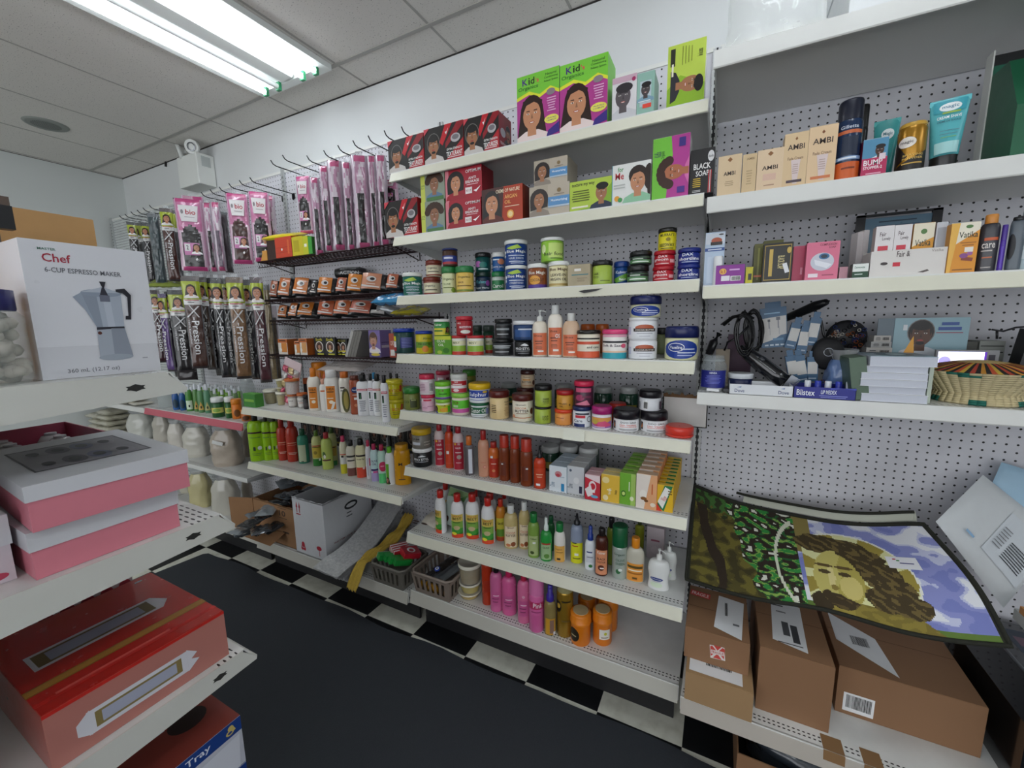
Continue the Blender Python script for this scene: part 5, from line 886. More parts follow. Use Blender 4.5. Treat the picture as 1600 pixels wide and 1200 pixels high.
b = MB();b.box(-.07,.12,-.112,-.06,.09,.215,mat('#12583c'));put(b,lambda x,z,d:(.025+x,-.112-d,.09+z),.095,.125,[('r',.4,.8,.9,.06,'#e0e8e0'),('r',.4,.68,.9,.06,'#b8944c'),('r',.4,.3,.9,.06,'#e0e8e0'),('r',.4,.18,.9,.06,'#b8944c')]);b.build('product_carton',root)
# ---------------------------------------------------------------- r2
crop(1080,320,3.077)
q = place('r2',64,158,130,380);
root = empty('product_box','tall white and blue cream blister card at the left end of the right shelf','box',(q['x'],.06,1.6025));w = q['w']/2;b = MB()
b.box(-w,w,0,.003,0,q['h'],mat('#b9cbe0'));put(b,lambda x,z,d:(x,-d,z),w,q['h'],[('r',0,.88,1.9,.2,'#d3dbe6'),('e',.15,.84,.55,.06,'#b5583a'),('r',.15,.79,1.2,.06,'#2a2322'),('r',0,.68,2,.06,'#2c4f94'),('r',0,.68,1.4,0.019,'#e8eef6'),('e',.6,.95,.25,.015,'#4a4c50'),('r',-.2,.3,1,.5,'#c8d6e8')]);b.build('card',root)
b = MB();b.lathe([(.013,0),(.013,.08),(.011,.085)],mat('#e6e8ea',.25),20);o = b.build('tube_cap',root);o.location = (.012,-.016,.0)
bx('r2',118,256,290,378,.022,'#8a2a94','small magenta soap carton with a barcode sticker',[('e',-.5,.68,.25,.16,'#e8b84c'),('t','k1',-.5,.68,.3,.18,'#b8402c'),('r',-.3,.32,.6,.26,'#e8e4ec')]+barcode(.4,.3,.6,.2)+[('r',.3,.75,.7,.08,'#d8a8dc')],side='#5c1c64')
bx('r2',262,296,300,368,.04,'#c2b824','little yellow and black carton beside the magenta soap',[('r',.2,.4,1,.4,'#2a2a1c')],side='#2c2c22')
bx('r2',300,345,190,365,.06,'#5c5c1c','upright olive green carton left of the black soap',[('r',0,.5,.4,.8,'#8a8a3c'),('r',0,.2,1.6,.05,'#e07a4c')],side='#4a4a16',Y=.10)
bx('r2',345,486,184,356,.03,'#17150f','black and gold black soap carton',[('r',0,.5,1.8,.9,'#b8983c'),('r',0,.5,1.72,.86,'#1a1812'),('t','BLACK SOAP',.25,.5,.85*1.2,.15,'#d8c88a',-math.pi/2),('r',-.45,.5,.25,.7,'#c8a84c'),('r',.6,.35,.3,.25,'#e4e6ea',.3),('e',.75,.8,.15,.08,'#c8a84c')],side='#2a2616',topc='#3a341c')
bx('r2',345,440,172,300,.05,'#5c5c1c','olive green carton lying behind the black soap',Y=.16,side='#4a4a16')
bx('r2',488,556,200,352,.06,'#c94f6e','deep pink carton behind the left of the complexion soap',[('r',.3,.3,.3,.2,'#e89ab0')],side='#b5405e',topc='#d97a94',Y=.09)
bx('r2',552,710,180,350,.035,'#dd7390','pink complexion soap carton with an oval window',[('t','COMPLEXION',.3,.93,1.0,.06,'#7a2a40'),('t','SOAP',.55,.85,.4,.05,'#7a2a40'),('e',0,.48,.72,.24,'#c9ccd8'),('p',[(-.5,.55),(.6,.4),(.3,.3),(-.4,.4)],'#e6e8f0'),('e',.1,.62,.32,.08,'#2c6a9a'),('e',.1,.62,.2,.05,'#1a2c40'),('r',-.5,.12,.6,.1,'#ecdde4'),('r',.4,.12,.7,.03,'#a84a64')],side='#c25a78',topc='#e79ab0')
bx('r2',712,752,300,345,.04,'#dca8b4','small pale pink carton between the complexion soap and the green carton',side='#c88c9c',Y=.08)
bx('r2',776,852,284,338,.03,'#17462f','small white over green ointment carton',[('r',0,.72,2,.56,'#e6ebe6'),('t','Dermovate',-.1,.75,1.3,.16,'#2c6a4c'),('r',-.2,.25,1,.06,'#d8e4dc')],side='#0f3424')
# fair cream tray with cartons inside
q = place('r2',862,1225,215,332,round_=False,depth=.075,Y=.065)
root = empty('display_tray','white printed cardboard tray holding upright cream cartons','tray',(q['x'],.065,1.6025));w = q['w']/2;hh = q['h'];b = MB();TW = mat('#dcd8d3',.4)
b.box(-w,w,-.0375,-.036,0,hh,TW);b.box(-w,w,.036,.0375,0,hh*1.1,TW);b.box(-w,-w+.0015,-.036,.036,0,hh,TW);b.box(w-.0015,w,-.036,.036,0,hh,TW);b.box(-w,w,-.036,.036,0,.0015,TW)
put(b,lambda x,z,d:(x,-.0375-d,z),w,hh,[('t','Fair &',-.12,.84,.35,.22,'#4a3c3a'),('r',-.28,.45,.2,.16,'#cf2a3c'),('e',-.62,.5,.1,.06,'#3a3230'),('p',[(.3,.1),(.55,.2),(.6,.14),(.45,.08)],'#5a504c'),('t','Vatika',.75,.9,.3,.1,'#a8a09a')]);b.build('tray',root)
FL = [('t','Fair',-.2,.84,.7,.08,'#5a4a4c'),('t','Lovely',.2,.74,.9,.08,'#5a4a4c'),('r',-.1,.56,1.1,.09,'#cf3044'),('r',-.1,.44,.9,.03,'#b8a8a8')]
for i,(a_,b_,t,yy,f,pr,lb) in enumerate(((880,968,104,.062,'#e4e0e0',FL,'white fairness cream carton in the tray, left of the front pair'),(970,1052,98,.062,'#e4e0e0',FL,'white fairness cream carton in the tray, right of the front pair'),(1060,1160,90,.062,'#dc9a2c',[('p',[(-1,.55),(1,.72),(1,1),(-1,1)],'#ece4cc'),('t','Vatika',0,.62,1.5,.13,'#3c3a1c'),('e',0,.84,.3,.05,'#4f7a3c'),('r',0,.42,1.2,.03,'#a8641c')],'yellow hair cream carton in the tray reading Vatika'),(1168,1222,86,.062,'#c8cad0',[('r',0,.55,1.5,.7,'#a4a8b0')],'silver white carton at the right end of the tray'))):
    q = place('r2',a_,b_,t,325,Y=yy,round_=False,depth=.028,zb=1.605);carton(q,.028,f,lb,pr,side='#c9b9b4' if i < 2 else f)
for i,(a_,b_,t) in enumerate(((818,845,128),(848,872,118))):
    q = place('r2',a_+30,b_+34,t,330,Y=.15,round_=False,depth=.03);q['x'] -= .03;carton(q,.03,'#ded8d8',['white carton tilted behind the left end of the tray, outer one','white carton tilted behind the left end of the tray, inner one'][i],[('r',0,.3,1.2,.1,'#c8283c')],rz=.3)
bx('r2',1240,1378,88,315,.05,'#e0952c','large yellow orange cinnamon hair cream carton right of the tray',[('p',[(-1,.5),(1,.85),(1,1),(-1,1)],'#eee6d2'),('p',[(-1,0),(-.75,0),(-.4,1),(-1,1)],'#e9b44c'),('t','Vatika',.25,.76,1.3,.12,'#3c3a1c'),('e',.25,.92,.25,.035,'#4f7a3c'),('r',.3,.6,1.1,.02,'#a8641c'),('r',.3,.55,.8,.02,'#a8641c'),('r',.35,.27,.8,.07,'#8a3c2a',-.2),('e',.1,.34,.3,.05,'#8a4a8c'),('e',.5,.38,.2,.04,'#a05a9c'),('r',.4,.46,.6,.1,'#efe9e0'),('r',.1,.06,1.4,.02,'#7a4a14')],side='#c98a2c',topc='#e8dcc0')
B('r2',1380,1480,50,308,'#3a3a40','#d08a3c','charcoal conditioner bottle with an orange cap',[('r',.2,.78,1.2,.07,'#c85a2c'),('t','care',0,.62,1.1,.12,'#e4ddd8'),('r',-.1,.5,.9,.03,'#c0b8b4'),('r',0,.34,.8,.03,'#c8683c'),('r',0,.1,.8,.03,'#a09a98')],sh=.86,capf=.15,capw=.66,oval=.6)
q = place('r2',1482,1512,98,306);canister(q,'#4a2a9c','#42248c','slim purple pen shaped tube beside the charcoal bottle',[('r',0,.5,.5,.8,'#5c3cb4')],capf=.3,capw=1)
B('r2',1522,1600,60,305,'#59636c','#15181c','grey bottle with a black oval panel',[('e',-.5,.55,.5,.3,'#14161a')],sh=.86,capf=.06,oval=.5,capw=.8)
B('r2',1560,1680,20,300,'#9fb2b8','#8fa4ac','large pale grey blue body wash bottle at the picture\'s right edge',[('r',.2,.4,1,.3,'#c2ced2'),('e',-.9,.5,.25,.25,'#15171b')],sh=.8,capf=.1,oval=.5,capw=.7)
# framed card behind the tray
a,c = atY(1333,420,.33),atY(1478,325,.33)
root = empty('framed_card','black framed blue grey card leaning behind the cream cartons','picture',((a.x+c.x)/2,.35,1.603));w = (c.x-a.x)/2;hh = atY(1400,330,.33).z-1.603
b = MB();b.box(-w+.02,w-.02,-.002,.004,.02,hh-.012,mat('#5f7f94',.3));put(b,lambda x,z,d:(x,-.002-d,z),w-.02,hh-.01,[('r',0,.93,1.1,0.019,'#2c4254'),('r',0,.87,1.3,.012,'#44607a')]);b.build('card',root)
b = MB()
for (x0,x1,z0,z1) in ((-w,-w+.022,0,hh),(w-.022,w,0,hh),(-w,w,0,.02),(-w,w,hh-.006,hh)):b.box(x0,x1,-.006,.006,z0,z1,mat('#15161a',.35))
b.build('frame',root)
# ---------------------------------------------------------------- r3 clutter
BK = mat('#121214',.3);BKM = mat('#17171a',.5)
Z3 = 1.2765
q = place('r3',42,172,728,892);q['y'] = max(q['y'],.09)
root = empty('clear_jar','clear plastic jar with a blue label at the left end of the cable shelf','jar',(q['x'],q['y'],Z3),q['th']*.6);r,h = q['w']/2,q['h']
b = MB();b.lathe([(r*.9,0),(r,.01),(r,h*.72),(r*.78,h*.84),(r*.78,h)],mat('#aab4b8',.05,alpha=.3),30,cap=False);b.box(-r*.6,r*.6,-r*.6,r*.6,0,.002,mat('#aab4b8',.05,alpha=.3));b.build('jar_body',root)
b = MB();put(b,cyl(r*1.005,r*1.005),r*1.1,h,[('r',0,.34,2,.5,'#1b2480'),('t','NIVEA',0,.52,.5,.05,'#e8ecf4')]+lines(0,.33,1.3,.26,7,'#6a72c8'));b.build('label',root)
b = MB();b.lathe([(r*.8,h*.84),(r*.86,h*.85),(r*.86,h*.88),(r*.8,h*.89)],mat('#c0c8ca',.08,alpha=.45),cap=False);b.build('neck_ring',root)
J('r3',175,300,808,856,'#16214e','#d5d9de','low flat cream tin with a white top beside the clear jar',name='cream_tin',cat='tin',lidf=.3,flat=True,Y=.12)
def traybox(L,R,top,bot,col,lb,pr,d=.09):
    q = place('r3',L,R,top,bot,round_=False,depth=d,Y=.016+d/2);root = empty('display_tray',lb,'tray',(q['x'],q['y'],Z3));w,hh = q['w']/2,q['h'];b = MB();m = mm(col)
    b.box(-w,w,-d/2,-d/2+.001,0,hh,m);b.box(-w,w,d/2-.001,d/2,0,hh,m);b.box(-w,-w+.001,-d/2,d/2,0,hh,m);b.box(w-.001,w,-d/2,d/2,0,hh,m);b.box(-w,w,-d/2,d/2,0,.001,m)
    put(b,lambda x,z,dd:(x,-d/2-dd,z),w,hh,pr);b.build('tray',root);return q
traybox(182,490,868,930,'#dfe2e6','shallow white tray with blue script lettering at the shelf front',[('t','Dove',-.66,.38,.32,.32,'#3a4a7a'),('t','Dove',.72,.38,.32,.32,'#3a4a7a'),('p',[(-.75,.7),(-.6,.8),(-.62,.68)],'#2a5a9a'),('p',[(.62,.72),(.76,.82),(.74,.7)],'#2a5a9a')])
q = traybox(492,793,880,940,'#1c2386','shallow royal blue lip balm tray beside the white tray',[('t','Blistex',-.6,.5,.6,.52,'#eef0f8'),('t','LIP MEDEX',.15,.6,.5,.34,'#e8ecf8'),('r',.3,.28,.9,.06,'#8a90d8'),('r',.3,.14,.8,.05,'#8a90d8'),('p',[(.2,.8),(.6,1),(1,.85),(1,1),(.2,1)],'#3a48b0')])
for i in range(5):
    b = MB();b.lathe([(.008,0),(.008,.04),(.007,.042)],mat('#2a3ab0' if i % 2 else '#e4e8f0',.3),14);tag(b.build('lip_balm',loc=(q['x']-.03+i*.024,q['y']+.01,Z3+.002)),'small lip balm stick standing in the royal blue tray','balm','lip balms in the blue tray')
for i in range(6):
    b = MB();b.box(-.018,.018,-.03,.03,0,.008,mat(['#e8eaec','#2c2c30','#d8dcdf'][i % 3],.35));b.xf(Matrix.Rotation(.25*(i % 3-1),4,'Z'));tag(b.build('soap_sample',loc=(q['x']-.27+i*.04,q['y'],Z3+.002+.0015*i)),'small flat packet lying in the white tray','packet','packets in the white tray')
# hair clippers and cables
def P3(x,y,Y):v = atY(1080+x/3.077,320+y/3.077,Y);return (v.x,v.y,v.z)
root = empty('hair_clipper','black hair clipper lying against a heap of coiled black cable','clipper',P3(360,800,.1))
inv = Matrix.Translation(-Vector(P3(360,800,.1)))
b = MB();b.tube([P3(235,690,.14),P3(270,712,.13),P3(330,760,.12),P3(400,815,.11),P3(450,850,.10)],[.014,.021,.024,.024,.022],mat('#15161a',.15,coat=.7),14);o = b.build('body',root);o.matrix_parent_inverse = inv
b = MB();b.box(-.026,.026,-.012,.012,0,.02,mat('#7c8086',.3,metal=.8))
for k in range(12):b.box(-.025+k*.0043,-.023+k*.0043,-.010,-.006,.02,.028,mat('#8a8e94',.3,metal=.8))
b.xf(Matrix.Translation(P3(452,850,.1)) @ Matrix.Rotation(2.1,4,'Y'));o = b.build('blade',root);o.matrix_parent_inverse = inv
b = MB();b.tube([P3(330,735,.1),P3(350,750,.095)],.006,mat('#3a3c42',.3));o = b.build('switch',root);o.matrix_parent_inverse = inv
rnd = random.Random(11)
for n in range(2):
    cab = MB();pts = []
    for k in range(150):
        t = k/149;a_ = t*math.pi*2*(5.5+n);
        pts.append(P3(255+38*math.cos(a_)*(1+.25*math.sin(t*9+n))+n*45,620+95*math.sin(a_)*(1+.12*math.cos(t*13))-n*15,.12+n*.05+.03*math.sin(a_*.5)))
    cab.tube(pts,.0033,BK,6)
    tag(cab.build('power_cable'),['coiled black power cable heaped left of the charger pack','second coil of black cable behind the clipper cable'][n],'cable')
b = MB();b.tube([P3(155,575,.3),P3(200,540,.28),P3(260,525,.25),P3(300,545,.22)],[.008,.006,.0045,.0035],BK,8);tag(b.build('cable_plug'),'black plug sticking out at the left of the cable heap','plug')
b = MB();pts = [P3(x,y,.2) for x,y in ((175,520),(330,500),(170,700),(165,640),(270,560))];b.tube([P3(160,700,.13),P3(175,660,.12),P3(220,640,.12),P3(300,560,.13)],.0035,BK);tag(b.build('cable_loop'),'loose loop of black cable above the clear jar','cable')
b = MB();b.tube([P3(85,720,.2),P3(108,660,.2),P3(135,620,.21)],[.012,.014,.010],mat('#17181c',.3),12);tag(b.build('shaver'),'black slim shaver standing behind the clear jar','shaver')
b = MB();x,y,z = P3(155,665,.26);b.box(-.022,.022,-.02,.02,0,.12,mat('#a39684',.6));tag(b.build('spool_box',loc=(x,y,Z3)),'small beige box standing behind the shaver','box')
b = MB();x,y,z = P3(240,740,.3);b.box(-.045,.03,-.02,.02,0,.17,mat('#3f1c38',.5));tag(b.build('purple_box',loc=(x,y,Z3)),'dim purple box behind the black cable heap','box')
# hanging charger packs
CBL,CW = '#24577c','#c9c8c4'
def charger(cx,cy,w,h,lb,Y,tilt=0,big=False,d=.02):
    p = Vector(P3(cx,cy,Y));root = empty('charger_pack',lb,'pack',p,0);b = MB()
    b.box(-w/2,w/2,0,d,-h/2,h/2,mat(CBL,.35));pr = [('r',0,.55,1.75,.5,CW),('r',0,.12,1.4,.05,'#a8b8c8')]
    if big:pr = [('p',[(-.95,.12),(.0,.2),(.5,.3),(.95,.32),(.95,.78),(-.95,.74)],'#cfccc8'),('r',-.35,.58,.1,.2,'#8a8c94'),('r',-.35,.68,.2,.06,'#55585e'),('r',.35,.6,.1,.24,'#8a8c94'),('r',.35,.72,.3,.08,'#6a6e76'),('r',-.3,.42,.04,.2,'#a0a2a8'),('r',.4,.42,.04,.2,'#a0a2a8'),('r',-.1,.86,1.2,.03,'#8ab0cc'),('r',.3,.2,.8,.06,'#5a86a8')]+[('r',-.6+.4*k,.06,.28,.04,'#c0d0dc') for k in range(4)]
    put(b,lambda x,z,dd:(x,-dd,z-h/2),w/2,h,pr);b.xf(Matrix.Rotation(tilt,4,'Y'));b.build('pack',root)
    b = MB();b.box(-w*.3,w*.3,.004,.006,h/2,h/2+.018,mat(CBL,.35));b.xf(Matrix.Rotation(tilt,4,'Y'));b.build('hang_tab',root)
charger(397,590,.072,.128,'large blue and white charging cable pack hanging in the middle of the cables',.2,-.1,True)
for i,(cx,cy,h,tl) in enumerate(((492,630,.08,.2),(540,650,.085,.1),(588,610,.085,.12),(487,790,.085,-.2),(530,790,.085,-.22),(583,790,.075,-.05))):
    charger(cx,cy,.028,h,['upper left slim blue and white charger pack','upper middle slim blue and white charger pack','upper right slim blue and white charger pack','lower left slim blue and white charger pack','lower middle slim blue and white charger pack','lower right plain blue charger pack'][i],.16+.02*(i < 3),tl)
    b = MB();
# long black lint roller / flat iron and round black charger
b = MB();b.tube([P3(455,545,.3),P3(530,515,.27),P3(600,485,.24),P3(648,468,.2)],[.012,.014,.015,.010],mat('#101114',.35),10);tag(b.build('flat_iron'),'long black flat iron lying slanted above the charger packs','iron')
root = empty('headphone_pouch','black round zipped pouch with silver ring hanging by a strap','pouch',P3(655,715,.17))
b = MB();b.lathe([(.001,-.014),(.035,-.012),(.042,0),(.035,.012),(.001,.014)],mat('#131316',.6));b.box(-.04,.04,-.013,.013,-.0,.0,mat('#131316'));b.xf(Matrix.Rotation(math.pi/2,4,'X'));b.xf(Matrix.Diagonal((1,1,1.2,1)));b.build('pouch',root)
b = MB();b.tube([(.012*math.cos(k*.4),-.0145,.005+.012*math.sin(k*.4)) for k in range(16)],.0012,mat('#b8bcc4',.3,metal=.6));b.build('ring',root)
b = MB();pp = [Vector(P3(x,y,.2))-Vector(P3(655,715,.17)) for x,y in ((595,510),(625,560),(635,620),(650,660))];b.tube(pp,.004,BK);b.build('strap',root)
# beaded pouch / keyring
root = empty('beaded_pouch','patterned pouch covered in black, blue and orange beads hanging on a black cord','pouch',P3(745,635,.33))
cols = [mat(c,.3) for c in ('#16171c','#2b3c6c','#8a4a1c','#b8b4ac','#1a1b20')];rnd = random.Random(2)
b = MB();b.lathe([(.001,-.012),(.045,-.01),(.055,0),(.045,.01),(.001,.012)],mat('#17171c',.5));b.xf(Matrix.Diagonal((1,1.0,1,1)) @ Matrix.Rotation(math.pi/2,4,'X'));b.build('pouch',root)
b = MB()
for k in range(60):
    a_ = rnd.random()*6.28;r_ = .05*math.sqrt(rnd.random());c_ = (r_*math.cos(a_),-.013-.002*rnd.random(),r_*math.sin(a_));rr = .004+.002*rnd.random()
    b.tube([(c_[0]+rr*math.cos(q_*.9),c_[1],c_[2]+rr*math.sin(q_*.9)) for q_ in range(7)],.0014,cols[k % 5],4,True)
o = b.build('beads',root);o['kind'] = 'stuff'
b = MB();pp = [Vector(P3(x,y,.33))-Vector(P3(745,635,.33)) for x,y in ((790,640),(808,700),(790,740),(755,762),(752,720),(765,690))];b.tube(pp,.0018,BK);b.build('cord',root)
# bracelets
for i in range(4):
    b = MB();c_ = P3(570+i*38,842,.09)
    for k in range(22):a_ = k/22*6.28;b.lathe([(.001,-.004),(.0035,-.002),(.0035,.002),(.001,.004)],cols[(k+i) % 5],6,cx=.026*math.cos(a_),cy=.02*math.sin(a_))
    o = b.build('bracelet',loc=(c_[0],.15,Z3+.0055+i*.009));tag(o,['bead bracelet at the bottom of the small heap behind the blue tray','second bead bracelet of the small heap','third bead bracelet of the small heap','topmost bead bracelet of the small heap'][i],'bracelet')
    o.location.x = P3(640,842,.15)[0]+(i-1.5)*.012
# blue bag and book stack
bag('sealed_bag','light blue patterned plastic bag squeezed behind the book stack','bag',(P3(735,800,.12)[0],.17,Z3),.075,.10,.11,mat('#6a86b8',.25,coat=.4),seed=9,top=.8)
b = MB();b.box(-.018,.018,-.06,.06,0,.115,mat('#4f6652',.4));b.xf(Matrix.Rotation(-.15,4,'Y'));tag(b.build('green_booklet',loc=(P3(790,850,.1)[0]-.002,.085,Z3+.003)),'speckled dark green booklet leaning on the left of the book stack','booklet')
BW = place('r3',815,1150,790,962,round_=False,depth=.16,Y=.105)
zz = Z3+.0005;xs_ = [0,.003,-.004,-.002,-.006,.008];hs = [.021,.019,.018,.017,.017,.026];dxs = [0,-.006,-.007,-.008,-.006,.012]
for i in range(6):
    w = BW['w']/2*.97;root = empty('paperback_book',['lowest white paperback of the stack on the cable shelf','second lowest white paperback of the stack','third white paperback from the bottom of the stack','third white paperback from the top of the stack','white paperback just under the thick top one','thickest white paperback on top of the stack with blue print cover'][i],'book',(BW['x']+dxs[i]*.7,.1+.004*math.sin(i*2),zz),.02*math.sin(i*3),None)
    b = MB();b.box(-w+.001,w-.001,-.077,.077,.001,hs[i]-.001,mat('#c9cdd8',.8,kind='card',vary=.05,scale=300));b.build('page_block',root)
    b = MB();b.box(-w,w,-.078,.078,hs[i]-.001,hs[i],mat('#dfe2e8' if i < 5 else '#9fb4c0',.35));b.box(-w,w,-.078,.078,0,.001,mat('#dfe2e8',.35));b.box(-w,w,.077,.078,0,hs[i],mat('#dfe2e8',.35))
    if i == 5:put(b,lambda x,z,dd:(x,-.078+z,hs[5]+dd),w,.156,[('e',0,.45,.6,.3,'#4a6a74'),('e',.1,.5,.3,.2,'#c8d4d4'),('r',0,.9,1.2,.06,'#2c4450')])
    b.build('cover',root);zz += hs[i]+.0006
b = MB();b.box(.004,.012,-.07,.07,0,.11,mat('#b9c4b4',.4));tag(b.build('pale_booklet',loc=(BW['x']+BW['w']/2-.004,.11,Z3)),'pale green white booklet standing to the right of the book stack','booklet')
# woven basket with coloured lid
c_ = P3(1380,860,.115);wd = abs(P3(1560,860,.115)[0]-P3(1185,860,.115)[0])/2*.93
root = empty('woven_basket','small coiled straw basket with a radial red, yellow and black woven lid','basket',(c_[0]+.005,.012+.115,Z3));STR = mat('#cdbf96',.75,kind='card',vary=.2,scale=120);R_ = .118
b = MB();pr = []
for k in range(15):
    z = .004+k*.0055;rr = .086-.002*k if k < 5 else .077+(R_-.077)*((k-4)/10)
    for j in range(36):
        a0,a1 = j/36*6.283,(j+1)/36*6.283;gm = mat('#1c6a5c',.7) if (k in (0,1) and (j % 6) in (0,1)) or (k >= 13 and (j+k) % 6 in (0,1)) else STR
        b.tube([((rr)*math.cos(a0),rr*math.sin(a0),z),((rr)*math.cos(a1),rr*math.sin(a1),z)],.0042,gm,5)
b.lathe([(.075,.001),(.001,.001)],STR,cap=False);b.build('coiled_bowl',root)
lc = [mat(c,.7) for c in ('#b5432c','#1d1a18','#c98a2c','#1d1a18','#c2502c','#c9a83c','#1d1a18')]
b = MB();b.grid(lambda u,v:((R_*1.04*(1-v)+.002)*math.cos(u*6.2832),(R_*1.04*(1-v)+.002)*math.sin(u*6.2832),.084+.024*math.sin(v*math.pi/2)**1.2),84,8,STR,True,lambda u,v:(mat('#d3b878',.7) if v > .62 else lc[int(u*84) % 7]));b.build('lid',root)
# poster, phone, boxes behind
a,c2 = P3(975,750,.3),P3(1355,540,.3);root = empty('picture_card','pale blue picture card of a man in a white shirt standing behind the basket','picture',((P3(1055,1,.3)[0]+c2[0])/2,.31,Z3),0);w = (c2[0]-P3(1055,1,.3)[0])/2;z0 = a[2]-Z3;hh = c2[2]-a[2]
b = MB();b.box(-w,w,0,.003,z0,z0+hh,mat('#8fb4c0',.3));b.box(-w-.04,-w,.002,.005,z0,z0+hh,mat('#5a6c78',.3));put(b,lambda x,z,d:(x,-d,z0+z),w,hh,[('p',[(-1,0),(1,0),(1,.1),(-1,.1)],'#a8b4bc'),('f',-.25,.58,.95,'#5c3c2c','#17110f','#d5dce4','short'),('r',-.7,.78,.12,.13,'#dfe6ea'),('r',.5,.86,.45,.07,'#3a5aa0'),('r',.5,.75,.6,.07,'#3a5aa0'),('r',.5,.66,.7,.02,'#a04a5c')]);b.build('card',root)
b = MB();b.box(-w,w,.006,.05,0,z0-.002,mat('#26262a'));b.build('stand',root)
crop(1080,320,3.077)
bx('r3',985,1045,560,780,.02,'#4f626c','narrow grey blue card left of the picture card',Y=.27) if False else None
q = place('r3',1182,1490,700,780,Y=.24,round_=False,depth=.02,zb=Z3);root = empty('tablet_screen','glowing tablet with a pale violet screen standing behind the woven basket','tablet',(q['x'],.24,Z3+.001));w = q['w']/2;t = P3(1300,700,.24)[2]-Z3
b = MB();b.box(-w,w,0,.01,0,t,mat('#8d8f92',.3));b.build('case',root)
b = MB();b.add([(-w*.93,-.0006,t*.2),(w*.55,-.0006,t*.2),(w*.55,-.0006,t*.96),(-w*.93,-.0006,t*.96)],[(0,1,2,3)],emat('#d5d8f4',1.6));b.add([(w*.55,-.0006,t*.2),(w*.62,-.0006,t*.2),(w*.62,-.0006,t*.96),(w*.55,-.0006,t*.96)],[(0,1,2,3)],emat('#5a2ca8',.8));put(b,lambda x,z,d:(x,-.0006-d,z),w,t,[('r',.78,.75,.2,.3,'#2c2a38'),('e',-.1,.5,.06,.1,emat('#b8b8e0',1)),('e',.15,.5,.06,.1,emat('#b8b8e0',1)),('e',-.7,.75,.2,.1,emat('#a8a0dc',1))]);b.build('screen',root)
# small cartons left and right, golden pyramid
zc = Z3
for i,(L,R,t,bo,c,lb) in enumerate(((840,970,690,730,'#cfcdc8','white pill carton lying at the bottom of the pile beside the picture card'),(865,968,650,690,'#b9bab8','grey printed carton in the middle of the pile beside the picture card'),(880,965,628,652,'#c5c2bc','thin white carton on top of the pile beside the picture card'))):
    p0,p1 = P3(L,bo,.30),P3(R,t,.30);q = dict(x=(p0[0]+p1[0])/2,y=.33,z=0,w=p1[0]-p0[0],h=0,th=0)
    if i == 0:b = MB();b.box(-.03,.05,-.03,.03,0,p0[2]-Z3-.002,mat('#2a2628'));tag(b.build('dark_box',loc=(q['x']-.02,.35,Z3)),'dark box in the shade carrying the small white cartons','box');zc = p0[2]
    q['z'] = zc;q['h'] = abs(p1[2]-p0[2]) if i == 0 else .018;zc += q['h']+.001
    carton(q,.05,c,lb,barcode(.4,.5,.7,.5,bg=None)+lines(-.5,.5,.7,.6,3,'#4a4a4c'))
root = empty('origami_figure','folded gold and black patterned paper cone behind the book stack','ornament',(P3(1030,790,.19)[0],.20,Z3));b = MB();ht = P3(1030,630,.19)[2]-Z3
b.add([(-.055,-.01,0),(.02,-.02,0),(.035,.02,0),(-.03,.03,0),(.012,0,ht)],[(0,1,4),(1,2,4),(2,3,4),(3,0,4),(3,2,1,0)],mat('#b9842c',.35,metal=.3))
put(b,lambda x,z,d:(-.0175+x*(1-z/ht)+.0295*(z/ht),-.0155+x*-.13*(1-z/ht)+.0155*z/ht-d*2,z),.036,ht,[('p',[(-1,.1),(-.3,.5),(-.6,.55)],'#1d1812'),('p',[(-.5,.05),(.1,.6),(-.1,.1)],'#2c2012'),('e',.3,.25,.25,.08,'#e8dcae'),('p',[(.5,.3),(.7,.7),(.9,.2)],'#1d1812')]);b.build('paper_cone',root)
for i,(L,R,t,bo,c) in enumerate(((1400,1480,660,690,'#55564f'),(1490,1620,655,700,'#9fa39d'),(1495,1560,700,820,'#8a8c88'))):
    p0,p1 = P3(L,1,.33),P3(R,1,.33);zt = P3(1500,t,.33)[2];b = MB();b.box(0,p1[0]-p0[0],0,.07,0,zt-Z3-(.0 if i != 1 else 0),mat(c,.5));put(b,lambda x,z,d:(x+(p1[0]-p0[0])/2,-d,z),(p1[0]-p0[0])/2,zt-Z3,[('r',0,.9,1.8,.02,'#4a4c4a'),('r',0,.78,1.8,.02,'#2c2c2c'),('r',0,.6,1.8,.02,'#2c2c2c')])
    tag(b.build('storage_box',loc=(p0[0],.33-.0*i,Z3),rz=0),['dark grey box behind the glowing tablet','pale box at the back right with thin dark stripes','grey slatted box at the back right'][i],'box') if i != 2 else None
p0 = P3(1555,900,.16);b = MB();b.box(0,.14,0,.05,0,.17,mat('#141517',.3));b.xf(Matrix.Rotation(.12,4,'Y'));put(b,lambda x,z,d:(x+.07,-d,z),.06,.17,[]) ;tag(b.build('black_case',loc=(p0[0]+.01,.2,Z3+.018)),'black glossy case at the far right behind the woven basket','case')
p = [P3(x,y,.3) for x,y in ((1445,600),(1500,608),(1560,590),(1620,585))];b = MB();b.tube(p,.0028,mat('#3a3a3e',.35,metal=.5));b.tube([P3(1470,603,.3),P3(1470,645,.3)],.0028,mat('#3a3a3e',.35,metal=.5));tag(b.build('wire_hook'),'thin dark metal hanger hook above the pale box on the right','hook')
